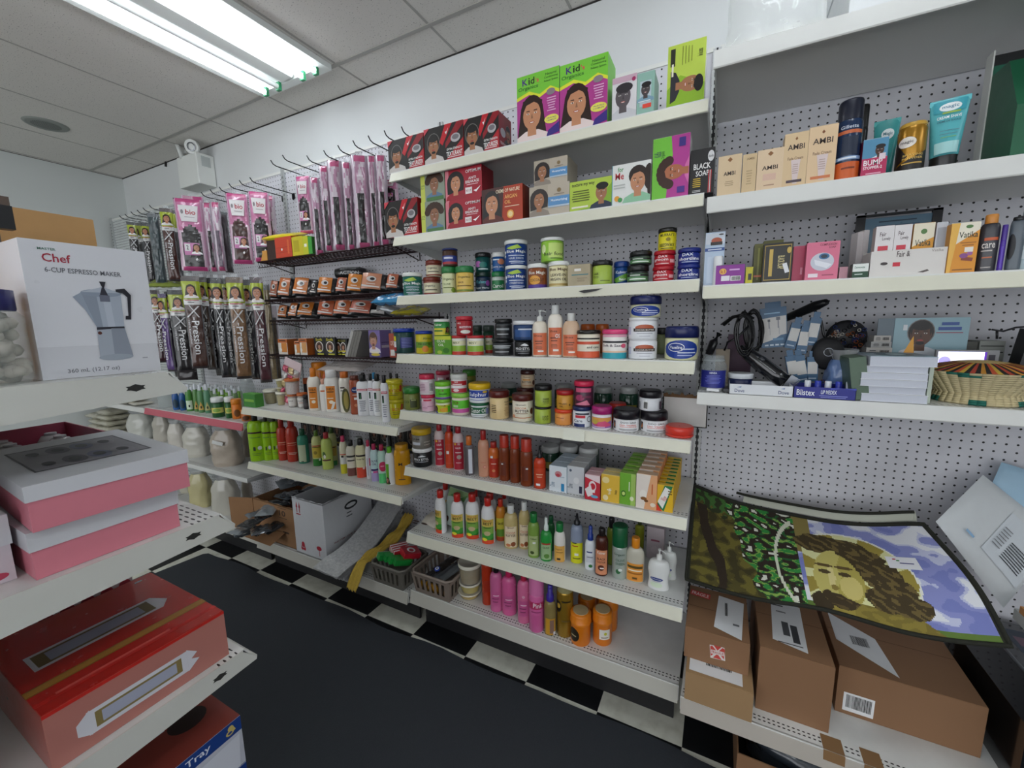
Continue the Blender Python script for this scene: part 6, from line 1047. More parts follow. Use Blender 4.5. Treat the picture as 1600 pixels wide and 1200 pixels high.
# ================================================================ wire rack unit (left of the jars) and hair pack boards
A0,A1 = .597,1.803
shelf('a5',A0,A1,.01,1.036,'shelf left of the jars with white lotions and yellow gel stack')
shelf('a6',A0,A1,.01,.700,'shelf left of the jars with lime, red and teal bottles')
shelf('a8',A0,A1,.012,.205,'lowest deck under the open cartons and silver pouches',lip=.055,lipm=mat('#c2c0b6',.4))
shelf('w5',-.623,.583,.015,.935,'shelf with a pink price rail holding small green bottles',lipm=mat('#c4606e',.45),lip=.045)
shelf('w6',-.623,.583,.0,.592,'white shelf holding flour bags under the pink railed shelf',tagm=False,lip=.03)
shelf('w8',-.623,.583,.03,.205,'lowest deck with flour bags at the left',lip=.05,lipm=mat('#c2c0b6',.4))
shelf('v5',-1.80,-.637,.015,.925,'far left shelf with stacked white packets',tagm=False)
shelf('v6',-1.80,-.637,.0,.60,'far left lower shelf with flat pale bags',tagm=False)
shelf('v8',-1.80,-.637,.03,.205,'far left lowest deck of the pegboard units',lip=.05)
WIRE = mat('#2b1518',.4,metal=.3)
def wire_rack(key,x0,x1,yf,z,label,front=.0,step=.03,back=0):
    SH[key] = (yf,z+.0085,x0,x1);root = empty('wire_rack',label,'rack',((x0+x1)/2,.41,z));inv = Matrix.Translation((-(x0+x1)/2,-.41,-z))
    b = MB();n = int((x1-x0)/step)
    for i in range(n+1):x = x0+(x1-x0)*i/n;b.tube([(x,yf,z),(x,.408,z)],.0016,WIRE,4)
    for k in range(8):y = yf+(.408-yf)*k/7;b.tube([(x0,y,z),(x1,y,z)],.0018,WIRE,4)
    o = b.build('wire_deck',root);o.matrix_parent_inverse = inv
    b = MB();b.tube([(x0,yf,z+.004),(x1,yf,z+.004),(x1,.408,z+.004),(x0,.408,z+.004)],.0038,WIRE,6,True)
    if front:
        b.tube([(x0,yf,z-front),(x1,yf,z-front)],.003,WIRE,6)
        m_ = int((x1-x0)/.025)
        for i in range(m_):x = x0+(x1-x0)*i/m_;b.tube([(x,yf,z),(x+.0125,yf,z-front),(x+.025,yf,z)],.0014,WIRE,4)
    o = b.build('wire_rim',root);o.matrix_parent_inverse = inv
    for x in (x0+.03,x1-.03):
        b = MB();b.tube([(x,yf+.03,z-.003),(x,.395,z-.045),(x,.408,z-.045),(x,.408,z+.03)],.003,WIRE,6);o = b.build('hook_bracket',root);o.matrix_parent_inverse = inv
wire_rack('k1',.60,1.68,.195,1.880,'top dark brown wire rack under the pink hair packs',.03)
wire_rack('k2',.65,1.72,.165,1.652,'second wire rack with a row of orange labelled black packs',.018)
wire_rack('k3',.665,1.79,.19,1.532,'third wire rack with tilted orange labelled packs and a blue bag',.02)
wire_rack('k4',.64,1.70,.165,1.328,'fourth wire rack with small cartons and oval photo cards',.015)
# ---------------------------------------------------------------- hooks
HK = mat('#202024',.35,metal=.5)
crop(0,0,1)
hooks = [(421.5,252),(440,244),(478,245),(504.5,237),(526.5,229),(550,221.5),(574,214),(599,206),(626,200)]
hooks2 = [(185,338),(194,336),(203,332),(213,329.6),(222,326),(232,322),(341,293.6),(327,298),(356,288),(372.5,283.6),(389,279),(313,302)]
for i,(x,y) in enumerate(hooks+hooks2):
    p = atY(x,y,.15);b = MB()
    b.tube([(0,.262,-.035),(0,.262,.0),(0,.24,0),(0,.03,0),(0,.012,.006),(0,.0,.022)],.0028,HK,6)
    b.box(-.012,.012,.262,.2645,-.03,.004,HK)
    tag(b.build('peg_hook',loc=(p.x,.155,p.z-.014)),'dark metal peg hook at the top of the pegboard above the hair packs','hook','peg hooks along the top of the pegboard')
# ---------------------------------------------------------------- hair packs
FILM = mat('#d8dfe2',.05,alpha=.20,coat=1)
def hairpack(q,kind,hair,label,t=.028,rz=None,group=None,neat=False,seed=0,name='hair_pack'):
    w,h = q['w'],q['h'];root = empty(name,label,'hair pack',(q['x'],q['y'],q['z']),q['th']*.85 if rz is None else rz,group)
    H = mat(hair,.3,coat=.8,kind='cloth',vary=.5,scale=60,bump=.5)
    sd = Vector((seed*1.3,seed*.7,3))
    def e_(u,v):return (max(0,1-abs(2*u-1)**3.2)*max(0,1-abs(2*v-1)**10))**.55
    def F(u,v):
        n = noise.noise(Vector((u*5,v*14,1))+sd)*.006
        return ((u-.5)*w*(1-.05*(1-abs(2*v-1)))+n*.5,-(t/2*e_(u,v))-(n*e_(u,v)),v*h)
    PKc,WH = ('#c9588e','#e6dfe6')
    def col(u,v):
        if kind == 'xp':
            if v > .955:return FILM
            if v > .74:return mat('#a9b82e',.3,coat=1)
            if v > .70:return mat('#dfe0de',.3,coat=1)
            if v < .03:return mat('#3a3436',.3,coat=.8)
            if u < .05 or u > .95:return mat('#8c8f92',.12,alpha=.6,coat=1)
            return H
        if kind == 'bio':
            if u < .07 or u > .93:return mat('#c9a3ba',.1,coat=1)
            if v > .95:return mat('#b8477c',.25,coat=1)
            if v < .05:return mat('#b8477c',.25,coat=1)
            if .12 < u < .88 and (u-.5)**2/.15+(max(0,v-.42))**2/.045 < 1 and v < .63:return H
            return mat('#bd7399' if v > .55 and .1 < u < .9 else '#cbb2c1',.2,coat=1)
        if kind == 'edge':
            if u < .18 or u > .86:return mat('#c4b4c2',.1,coat=1)
            if v > .93 or v < .06:return mat('#b9577f',.2,coat=1)
            if v < .58 and .3 < u < .75:return H
            return mat('#b48aa2' if noise.noise(Vector((u*4,v*7,seed))) > .0 else '#cfc3cc',.15,coat=1)
        if u < .06 or u > .94 or v > .94:return mat('#9ea4a8',.1,alpha=.6,coat=1)
        return H
    b = MB();b.grid(F,14,36,H,True,col)
    b.grid(lambda u,v:(lambda p:(p[0],t*.6*e_(u,v),p[2]))(F(u,v)),8,12,H if kind != 'edge' else mat('#b9889f',.2,coat=1))
    S = lambda x,z,d:(x,-(t/2*e_(x/w+.5,max(.02,min(.98,z/h))))-.0035-d*2,z)
    pr = []
    if kind == 'xp':
        pr = [('f',.0,.845,.16,'#b98060','#2a1714','#e9e6e2','long'),('r',0,.742,1.5,.008,'#b8323c'),('r',-.1,.72,.7,.008,'#55565a'),('p',[(-.75,.56),(-.55,.56),(.75,.68),(.55,.68)],'#d5d6d8'),('p',[(.5,.56),(.66,.56),(-.3,.69),(-.42,.69)],'#d5d6d8'),
              ('t','-Pression',.12,.36,.8*h/w,.4*w/h,'#e6e6e8',-math.pi/2),('t','100% Kanekalon',-.55,.4,.5*h/w,.1*w/h,'#d0d0d4',-math.pi/2)]
    if kind == 'bio':
        pr = [('p',[(-.55,.68),(.55,.68),(.7,.9),(-.7,.9)],'#dcd9da'),('t','bio',.15,.81,.7,.07,'#a8303c'),('e',-.45,.81,.1,.03,'#8a8488'),('r',.05,.74,.7,.008,'#9a9298'),('r',-.05,.30,1.1,.17,'#c67fae'),('t','2',-.35,.32,.2,.06,'#2a2428'),('r',-.35,.32,.4,.1,'#dcdcdc'),('t','2',-.35,.32,.16,.06,'#2a2428'),('f',.28,.31,.16,'#b98060','#3a1c14','#f0eef0','long'),('p',[(.2,.13),(.32,.155),(.25,.18),(.13,.155)],'#eeeeee')]
    if pr:put(b,S,w/2,h,pr,.2)
    po_ = b.build('package',root)
    b = MB();b.box(-w*.2,w*.2,-.001,.001,h,h+.018,FILM);b.build('hanging_tab',po_)
def HP(L,R,top,bot,Y,kind,hair,label,**k):
    p = atY((px((L+R)/2,bot))[0],px(0,bot)[1],Y);a,c = atY(px(L,0)[0],px(0,(top+bot)/2)[1],Y),atY(px(R,0)[0],px(0,(top+bot)/2)[1],Y)
    th = math.atan2(CX-(a.x+c.x)/2,Y-CY);t = atY((px((L+R)/2,top))[0],px(0,top)[1],Y)
    rz = k.get('rz');f = math.cos(th) if rz is None or abs(rz-th) < .2 else math.cos(th)/max(.35,math.cos(th-rz))
    q = dict(x=(a.x+c.x)/2,y=Y,z=p.z,w=abs(c.x-a.x)*f,h=t.z-p.z,th=th);hairpack(q,kind,hair,label,**k);return q
crop(400,200,5.4545)
HP(358,480,405,905,.30,'bio','#141012','flat pink hair pack with black hair just right of the tall upright',seed=1,rz=.35)
lbls = ['first shiny pink hair pack seen edge on, right of the flat one','second shiny edge-on pink hair pack','widest shiny pink hair pack, third of the edge-on row','fourth shiny edge-on pink hair pack, narrow','fifth edge-on pink hair pack with a peaked top','sixth edge-on pink hair pack','last pink hair pack of the row, touching the texturizer boxes']
for i,(L,R,t,bo) in enumerate(((482,562,415,1085),(562,640,315,1050),(632,752,268,1045),(755,832,285,1045),(832,972,225,1030),(972,1042,230,1020),(1040,1125,225,1000))):
    HP(L,R,t,bo,.20+.012*(i % 3),'edge','#120e10',lbls[i],seed=3+i,t=.05)
    HP(L+20,R+6,t+25,bo-10,.31,'edge','#120e10',['pink hair pack behind the first edge-on pack','pink hair pack behind the second edge-on pack','pink hair pack behind the widest edge-on pack','pink hair pack behind the fourth edge-on pack','pink hair pack behind the peaked fifth pack','pink hair pack behind the sixth edge-on pack','pink hair pack behind the last edge-on pack'][i],seed=13+i,t=.05)
HP(1068,1215,440,640,.36,'bio','#17100f','pink hair pack with black hair tucked behind the left end of the shelf brackets',seed=40,rz=.3)
crop(160,260,6)
HP(262,355,512,1050,.14,'xp','#1b1719','leftmost lime-topped braiding hair pack on the upper row',seed=2)
HP(345,400,515,1130,.2,'xp','#17151a','narrow lime-topped pack behind the leftmost one, upper row',seed=5,rz=.2)
HP(396,470,520,1090,.16,'xp','#1c1a1e','third lime-topped braiding hair pack from the left, upper row',seed=6)
HP(460,568,430,1095,.13,'plain','#39484c','plain slate grey hair pack on the upper row',seed=7)
HP(576,700,380,1080,.13,'xp','#4a2720','brown braiding hair pack with lime header left of the large pink pack',seed=8)
HP(640,725,400,1085,.22,'xp','#2a1c1e','dark braiding pack half hidden behind the brown one, upper row',seed=9,rz=.3)
HP(780,985,268,930,.26,'bio','#141012','pink pack hanging behind the large black hair pack',seed=10)
HP(708,975,292,985,.13,'bio','#131012','large flat pink pack with black hair and a small photo card',seed=11,t=.04)
HP(975,1052,330,990,.2,'edge','#1a1014','pink edge-on pack just right of the large black hair pack',seed=12,t=.05)
HP(1046,1135,325,985,.14,'edge','#5a4a5a','silvery pink edge-on pack in the middle of the upper row',seed=14,t=.05)
HP(1125,1200,420,1000,.2,'plain','#4a4448','clear wrapped dark pack between the silvery pack and the brown pack',seed=15,t=.05)
HP(1190,1396,246,920,.14,'bio','#3b1c16','large flat pink pack with brown hair',seed=16,t=.04)
HP(1396,1440+150,230,900,.22,'bio','#161214','pink pack with black hair left of the tall upright',seed=17,t=.04)
HP(1500,1640,265,850,.3,'edge','#4a1f1a','pink pack behind, touching the tall upright',seed=18,t=.04)
crop(160,400,5)
HP(400,482,262,830,.15,'xp','#3c1a22','burgundy braiding pack at the left of the lower row',seed=21)
HP(470,535,290,900,.17,'xp','#55307c','purple braiding hair pack on the lower row',seed=22,rz=.35)
HP(525,572,275,940,.2,'xp','#1a1719','narrow black pack between the purple one and its neighbour',seed=23,rz=.3)
HP(548,695,262,905,.12,'xp','#171417','black braiding pack with large white lettering, lower row',seed=24)
HP(652,800,150,875,.10,'xp','#43251c','brown braiding pack nearest the front with large white lettering',seed=25)
HP(780,855,160,885,.18,'xp','#3a281c','brown pack behind the front brown pack, lower row',seed=26,rz=.5)
HP(845,905,165,930,.22,'xp','#161418','black pack left of the charcoal pack, lower row',seed=27,rz=.4)
HP(888,972,165,945,.13,'xp','#26272b','charcoal braiding pack in the middle of the lower row',seed=28)
HP(965,1035,170,945,.2,'xp','#141215','black pack between the charcoal and the tan packs',seed=29,rz=.5)
HP(1005,1140,160,955,.12,'xp','#7a5a3c','tan braiding pack with a white sticker, lower row',seed=30)
HP(1128,1205,180,960,.2,'xp','#1b1820','dark blue black pack between the tan and maroon packs',seed=31,rz=.45)
HP(1192,1290,160,985,.12,'xp','#4b232c','maroon braiding pack at the right end of the lower row',seed=32)
HP(1278,1340,220,960,.24,'plain','#8a7a5a','golden brown bundle hanging behind the maroon pack',seed=33)
HP(1330,1380,480,960,.28,'plain','#6a5a44','dull brown bundle beside the wire racks',seed=34)
p = atY(160+1345/5,400+560/5,.33);b = MB();b.box(-.035,.035,0,.002,-.13,.14,mat('#b9aeb6',.5));tag(b.build('paper_card',loc=(p.x,.33,p.z)),'pale mauve paper card hanging behind the wire rack ends','card')
p = atY(160+640/5,400+930/5,.2);b = pouch_mesh(.13,.1,.04,mat('#201418',.3,coat=.5),seed=3);tag(b.build('hair_bundle',loc=(p.x,.22,p.z-.04),rz=.7),'dark round hair bundle at the foot of the lower row','bundle')
b = pouch_mesh(.22,.12,.03,mat('#8a9a3c',.2,coat=.8),seed=31,crumple=.01);b.xf(Matrix.Rotation(-1.2,4,'X'));p = atY(160+520/5,400+215/5,.16);tag(b.build('loose_pack',loc=(p.x,.13,p.z-.02),rz=.8),'lime tinted pack lying flat on top of the lower row hooks','pack')
# ---------------------------------------------------------------- colourful packs on the top wire rack
crop(400,200,5.4545)
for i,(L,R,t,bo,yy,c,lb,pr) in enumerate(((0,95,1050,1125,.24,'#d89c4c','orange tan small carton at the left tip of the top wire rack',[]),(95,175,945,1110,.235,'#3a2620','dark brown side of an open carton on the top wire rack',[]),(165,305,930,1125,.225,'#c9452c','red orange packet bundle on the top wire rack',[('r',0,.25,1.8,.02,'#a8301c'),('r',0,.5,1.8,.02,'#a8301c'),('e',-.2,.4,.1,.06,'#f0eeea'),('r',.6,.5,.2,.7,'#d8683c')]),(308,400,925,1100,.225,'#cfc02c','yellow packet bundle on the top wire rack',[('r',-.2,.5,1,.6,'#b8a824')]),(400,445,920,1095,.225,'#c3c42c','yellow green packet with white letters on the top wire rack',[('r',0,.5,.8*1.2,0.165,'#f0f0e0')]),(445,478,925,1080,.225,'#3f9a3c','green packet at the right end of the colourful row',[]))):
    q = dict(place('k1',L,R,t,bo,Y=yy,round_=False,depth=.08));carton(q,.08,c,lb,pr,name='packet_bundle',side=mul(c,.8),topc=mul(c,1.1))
q = place('k1',118,375,880,950,Y=.28,round_=False,depth=.09,zb=SH['k1'][1]+.12)
b = pouch_mesh(q['w'],.10,.03,mat('#ddc91c',.3,coat=.4),seed=77);b.xf(Matrix.Rotation(-1.3,4,'X'));tag(b.build('yellow_pack',loc=(q['x'],.19,q['z']-.005),rz=.1),'bright yellow soft pack lying on top of the colourful packets','pack')
# ---------------------------------------------------------------- black packs with orange labels
BLK = mat('#1a1a1c',.3,coat=.7,kind='cloth',vary=.7,scale=55,bump=.7)
def opack(L,R,top,bot,key,label,lab='#c9713c',lean=.35,ty=0,w_=None,pill=.05,seed=0):
    q = place(key,L,R,top,bot,Y=SH[key][0]+.055);q['h'] = min(q['h'],.13)
    root = empty('hair_pack',label,'hair pack',(q['x'],q['y'],q['z']+.008),q['th']*.75);w,h = q['w']*1.28,q['h']*1.14
    s = pouch_mesh(w,h,pill,BLK,10,12,.006,seed);R_ = Matrix.Rotation(-lean,4,'X') @ Matrix.Rotation(ty,4,'Y')
    s.xf(R_);s.build('package',root)
    b = MB();bl = lambda u,v:(lambda x,z:tuple(R_ @ Vector((x,-(pill/2*(max(0,1-(2*x/w)**4)*max(0,1-(2*z/h-1)**6))**.6)-.0045,z))))((u-.5)*w*.62-w*.14,(v*.86+.05)*h)
    b.grid(bl,6,8,mat(lab,.3,coat=.7));put(b,lambda x,z,d:tuple(R_ @ Vector((x-w*.14,-pill/2-.007-d,z))),w*.31,h,[('e',0,.55,.5,.15,'#d9d6d2'),('e',.1,.55,.25,.08,'#3a3436'),('r',0,.28,.9,.05,'#e8d8cc'),('p',[(-.9,.1),(.9,.1),(.9,.16),(-.9,.2)],'#e0dcd8')],.2);b.build('paper_label',root)
crop(400,390,5.714)
r2 = ((125,210,300,435,'paler orange label, leftmost'),(200,330,270,430,'orange label and big black bulge, second'),(335,505,265,430,'orange label and white foot, third from left'),(490,560,300,430,'dark narrow pack, fourth from left'),(560,720,270,430,'tall orange label and crinkled film, fifth'),(718,830,268,420,'terracotta label, sixth from left'),(825,985,245,415,'bright orange label, seventh from left'),(955,1180,235,405,'wide white and orange label, eighth from left'),(1170,1300,240,400,'terracotta label at the right end'))
for i,(L,R,t,bo,s) in enumerate(r2):opack(L,R,t,bo,'k2','black hair pack on the second wire rack, '+s,['#b5694a','#c4703a','#c9793c','#2a2a2c','#cc7a2c','#b8684a','#d0802c','#c98a6a','#b86a4c'][i],.25+.1*(i % 3),.12,seed=i+1)
r3 = ((200,300,520,635,'leftmost with flat orange label'),(290,380,490,630,'second from left with orange label'),(375,545,470,625,'largest orange label, third from left'),(560,740,475,625,'reddish orange label, fourth from left'),(700,885,465,620,'shiny orange label, fifth from left'),(845,1085,465,615,'terracotta label leaning far right, sixth from left'),(1040,1200,570,620,'low clear film with white sticker'))
for i,(L,R,t,bo,s) in enumerate(r3):opack(L,R,t,bo,'k3','black hair pack on the third wire rack, '+s,['#c8743a','#c8743a','#cf7a2a','#c0603c','#c4683c','#b86048','#b8b6b4'][i],.35+.15*(i % 3),.15,seed=i+20)
crop(400,390,5.714)
p = atY(400+815/5.714,390+235/5.714,.3)
b = MB();b.lathe([(.002,-.09),(.025,-.085),(.033,-.05),(.034,.05),(.024,.085),(.002,.09)],BLK,20);b.xf(Matrix.Rotation(math.pi/2,4,'Y'));put(b,lambda x,z,d:(x,-.034-d,z-.03),.07,.06,[('t','ACTION',0,.5,1.5,.3,'#c8c8c8')]);tag(b.build('rolled_pack',loc=(p.x,.33,SH['k2'][1]+.13),rz=.5),'rolled black pack with pale lettering lying behind the second rack packs','pack')
b = MB();b.box(-.07,.07,-.03,.03,0,.085,BLK);tag(b.build('dark_pack',loc=(p.x,.35,SH['k2'][1]+.001),rz=.2),'dark pack at the back of the second rack under the rolled pack','pack')
p = atY(400+1190/5.714,390+545/5.714,.26)
b = MB();b.lathe([(.002,-.075),(.02,-.07),(.026,-.04),(.026,.04),(.02,.07),(.002,.075)],mat('#8a8e92',.2,metal=.5,coat=.5),20);b.xf(Matrix.Rotation(math.pi/2+.25,4,'Y'));tag(b.build('rolled_pack',loc=(p.x,.27,p.z),rz=.3),'silver grey rolled pack at the right of the third rack','pack')
p = atY(400+1380/5.714,390+520/5.714,.27);b = pouch_mesh(.24,.13,.04,mat('#2f86b8',.15,coat=.8),seed=51,crumple=.012);b.xf(Matrix.Rotation(-1.25,4,'X'));tag(b.build('blue_bag',loc=(p.x+.03,.10,SH['k3'][1]+.064),rz=.1),'shiny blue plastic bag on the right end of the third wire rack','bag')
b = pouch_mesh(.18,.15,.026,mat('#c9bc2c',.2,coat=.8),seed=52,crumple=.012);b.xf(Matrix.Rotation(-1.35,4,'X'));tag(b.build('yellow_bag',loc=(p.x+.01,.215,SH['k3'][1]+.014),rz=.1),'yellow and black plastic pack under the shiny blue bag','bag')
# ---------------------------------------------------------------- fourth rack
for i,(L,R,t,bo,c,lb) in enumerate(((200,280,800,935,'#d98a3c','orange and white cream carton at the left end of the fourth rack'),(345,395,820,945,'#d58a44','second orange and white cream carton of the fourth rack'),(385,455,795,950,'#dca060','third orange and white cream carton, front of the fourth rack'))):
    q = place('k4',L,R,t,bo,round_=False,depth=.07,Y=.21);carton(q,.07,'#e4ddd4',lb,[('r',0,.88,2,.24,'#c96a2c'),('r',0,.9,1.4,0.055,'#2a201c'),('r',.3,.45,1.2,.6,c),('e',-.5,.3,.3,.12,'#f2eee8')],side='#a8581c',topc='#ece6de')
for i,(L,R) in enumerate(((522,612),(614,710),(708,765),(745,815),(815,870))):
    q = place('k4',L,R,785+(i > 1)*12,962,round_=False,depth=.012,Y=.21+.02*(i > 1)+.02*(i > 3));carton(q,.012,'#1c1b1e',['first black photo card with a white oval on the fourth rack','second black photo card with a white oval and yellow letters','third black card with a smaller dim oval','fourth black card with a brown oval','last black card half hidden behind the grey boxes'][i],[('t','Soft',0,.88,1.3,.14,'#d8cc2c' if i < 2 else '#8a8430'),('e',0,.47,.75,.32,'#e4e2de'),('e',0,.47,.62,.27,'#5a3a30'),('f',0,.45,.5,'#b98468','#2a1814','#d8c83c','long'),('r',.2,.06,1.2,.07,'#d8d64a')],name='photo_card')
for i in range(4):
    root = empty('slanted_box',['leftmost of four thin grey boxes leaning on the fourth rack','second of four thin grey boxes leaning on the fourth rack','third of four thin grey boxes leaning on the fourth rack','rightmost of four thin grey boxes leaning on the fourth rack'][i],'box',(atY(400+(850+24*i)/5.714,560,.22)[0],.25,SH['k4'][1]+.001));b = MB();b.box(0,.017,-.07,.07,0,.15,mat('#b8b6b2' if i == 0 else '#77746f',.4));b.xf(Matrix.Rotation(.42,4,'Y'));b.build('carton',root)
    if i == 0:b = MB();b.box(-.001,.0,-.05,.05,.02,.07,mat('#d8d8d4',.3));b.xf(Matrix.Rotation(.42,4,'Y'));b.build('label',root)
q = place('k4',1010,1110,722,968,round_=False,depth=.08,Y=.215);carton(q,.08,'#7b68a8','lilac relaxer carton with a child portrait on the fourth rack',[('f',-.2,.6,.85,'#c29078','#5a3a2c','#e8e0e8','short'),('r',0,.08,2,.16,'#4a3c80'),('r',0,.18,1.4,0.066,'#f0e8d0'),('e',.1,.1,.8,.05,'#d8c040')],side='#8878b4',topc='#6a5898',sideprints=[('r',0,.55,1.6,.03,'#5a4a80'),('r',0,.4,1.6,.1,'#d8d4e4')])
q = place('k4',1190,1245,750,970,round_=False,depth=.06,Y=.22);carton(q,.06,'#a8442c','terracotta carton at the right end of the fourth rack',[('r',0,.2,1.4,.25,'#e0dcd8'),('t','ORS',0,.6,1.2,.2,'#e8c8b8')])
# ---------------------------------------------------------------- a5 : lotions
crop(400,560,6.667)
q = place('a5',75,240,322,476);deli(q,'round deli tub of pale snacks at the left front of its shelf',fill='#b0a26a')
q = place('a5',206,335,345,491);q1 = deli(q,'bottom deli tub of the stack of three yellow ones',fill='#b8a860')
q = place('a5',208,310,300,345,on=q1);q1 = deli(q,'middle deli tub of the stack of three yellow ones',fill='#b0a23c')
q = place('a5',205,308,215,300,on=q1);deli(q,'top deli tub of the stack of three yellow ones',fill='#b0a23c')
q = place('a5',330,440,368,512);q1 = deli(q,'white shea tub with orange lid below the large one',fill='#d8d2c8',lid='#c8682c',taper=.9,prints=[('r',0,.5,1.6,.7,'#e0dcd6'),('t','SHEA',-.2,.6,.8,.12,'#6a5a50')])
q = place('a5',428,542,360,521);deli(q,'white shea tub with orange lid, front right of the pair',fill='#d8d2c8',lid='#c8682c',taper=.9,prints=[('r',0,.5,1.6,.7,'#e4e0da'),('t','SHEA BUTTER',-.1,.6,1.1,.09,'#4a3a34'),('r',0,.45,.9,.04,'#c8683c')])
q = place('a5',300,460,208,362,on=q1);deli(q,'large white tub with orange lid on the smaller tub',fill='#d9cbc8',lid='#c8682c',taper=.93)
for i,(L,R,t,bo) in enumerate(((460,525,215,370),(490,560,380,530))):
    J('a5',L,R,t if i else 370,bo if i else 525,'#2e2a2c','#c4602c' if i == 0 else '#1a1a1c',['dark jar with an orange lid behind the white tubs','dark grey jar beside the white orange-labelled lotion'][i],[('r',0,.4,1.2,.3,'#4a4446')],Y=.2 if i == 0 else None)
J('a5',492,552,205,380,'#2c282a','#c8622c','black tub with orange lid at the back left of the lotions',Y=.27)
CANTU = lambda:[('r',-.15,.5,1.1,.8,'#da8224'),('t','SHEA',-.15,.8,.9,.08,'#3a2414'),('r',-.15,.7,.8,.03,'#3a2414'),('r',-.2,.48,.7,.03,'#f4e4d0'),('e',-.1,.35,.25,.06,'#f2e6d2')]
B('a5',535,680,100,549,'#ece6da','#dc7c1c','white shea lotion bottle with an orange cap and label, leftmost',CANTU(),sh=.78,capf=.2,capw=.45,oval=.7)
B('a5',665,748,215,556,'#eae6e0','#d8a088','small white bottle between the two orange labelled ones',[('r',0,.95,1.2,.06,'#d86a2c')],sh=.8,capf=.16,capw=.5)
B('a5',715,875,122,562,'#eceae4','#e2e3e2','broad white bottle with white cap and orange label',CANTU()+[('p',[(-.2,.1),(.1,.12),(.35,.34),(.1,.36)],'#f0ece4')],sh=.84,capf=.17,capw=.75,oval=.65)
q = place('a5',582,745,40,300,Y=.27);q['z'] = SH['a5'][1];h_ = q['h'];jar(dict(q,h=h_*.5),'#b85f24','#d87a1c','lower big orange tub at the back of the lotions',());jar(dict(q,z=q['z']+h_*.5+.001,h=h_*.5),'#d9862c','#e0861a','upper big orange tub with a wide lid at the back of the lotions',(),lidf=.35)
for i,(L,R,t) in enumerate(((650,710,150),(700,760,108))):B('a5',L,R,t,540,'#d8a890' if i == 0 else '#c85a24','#d88a6a' if i == 0 else '#d8741c',['peach capped bottle behind the small white bottle','orange capped bottle behind the broad white bottle'][i],Y=.17+.08*i,sh=.8,capf=.14)
B('a5',868,992,140,572,'#e9e4d8','#c86a24','white bottle with orange brown cap and an olive oval picture',[('e',.1,.42,.6,.4,'#5a5a2c'),('e',.15,.42,.35,.3,'#a89a4c'),('r',-.3,.84,.7,0.044,'#4a3a2c'),('r',-.2,.74,.8,.03,'#3a3a3a')],sh=.86,capf=.14,capw=.7,oval=.6)
B('a5',978,1092,180,588,'#a65236','#6a3424','brown cocoa lotion bottle with a blue oval badge',[('e',.1,.8,.65,.1,'#16306c'),('t','Vaseline',.1,.8,1,.05,'#e8ecf4'),('r',0,.64,.8,.03,'#d8b0a0'),('r',.1,.52,.5,.07,'#e4e4e6'),('e',.1,.3,.3,.05,'#c87a50')],sh=.88,capf=.1,capw=.8,oval=.5)
B('a5',1080,1170,150,560,'#3a2826','#241a1a','dark brown bottle behind the brown cocoa lotion',Y=.2,sh=.8,capf=.15)
FAIR = [('r',-.1,.9,1.5,.07,'#c03a4c'),('r',-.1,.9,1.2,0.022,'#f0e8ea'),('r',-.35,.7,.4,.22,'#16202a'),('p',[(-.4,.6),(-.25,.6),(-.3,.8)],'#3a8a4a')]+lines(-.1,.35,.9,.4,6,'#8a8c98')
for i,(L,R,t,bo,yy,cc) in enumerate(((1050,1190,168,603,None,'#17171a'),(1168,1236,160,590,.15,'#17171a'),(1216,1322,165,605,None,'#17171a'),(1300,1385,175,612,.07,'#17171a'),(1205,1270,148,590,.24,'#3a9ad0'),(1385,1440,152,590,.2,'#17171a'),(1445,1508,160,590,.2,'#17171a'))):
    B('a5',L,R,t,bo,'#e7e8ec',cc,['white toning lotion with black cap, leftmost of its group','white toning lotion with black cap, second row between two','white toning lotion with black cap, middle of the front','white toning lotion with black cap beside the yellow gel','white toning lotion with a bright blue cap at the back','black capped lotion at the back behind the yellow gel, left','black capped lotion at the back behind the yellow gel, right'][i],FAIR,Y=yy,sh=.84,capf=.16,capw=.5,oval=.7)
GEL = [('t','ECO',.2,.6,1.0,.17,'#c84a1c'),('r',.2,.42,1.0,.02,'#6a5a10'),('r',.1,.3,.8,0.044,'#7a6a14'),('r',.8,.7,.25,.4,'#c8401c')]
q = place('a5',1372,1552,420,636);q1 = jar(q,'#c9c01a','#d2c62a','lower yellow eco gel jar of the tall yellow stack',GEL,name='gel_jar',taper=.72,lidf=.16,rough=.12)
q = place('a5',1342,1535,220,420,on=q1);jar(q,'#cfc41c','#d8cc30','upper yellow eco gel jar of the tall yellow stack',GEL,name='gel_jar',lidf=.2,rough=.12,taper=1)
b = pouch_mesh(.3,.16,.03,film(.6,'#c8c0bc'),seed=61,crumple=.014);b.xf(Matrix.Rotation(-1.35,4,'X'));p = atY(400+920/6.667,560+100/6.667,.2);tag(b.build('clear_bag',loc=(p.x,.15,p.z-.01),rz=.1),'crinkled clear plastic bag lying on top of the lotion bottles','bag')
J('a5',1530,1610,285,560,'#7a5a40','#c87a60','orange-lidded jar behind the olive gel at the right end',Y=.3,lidf=.15)
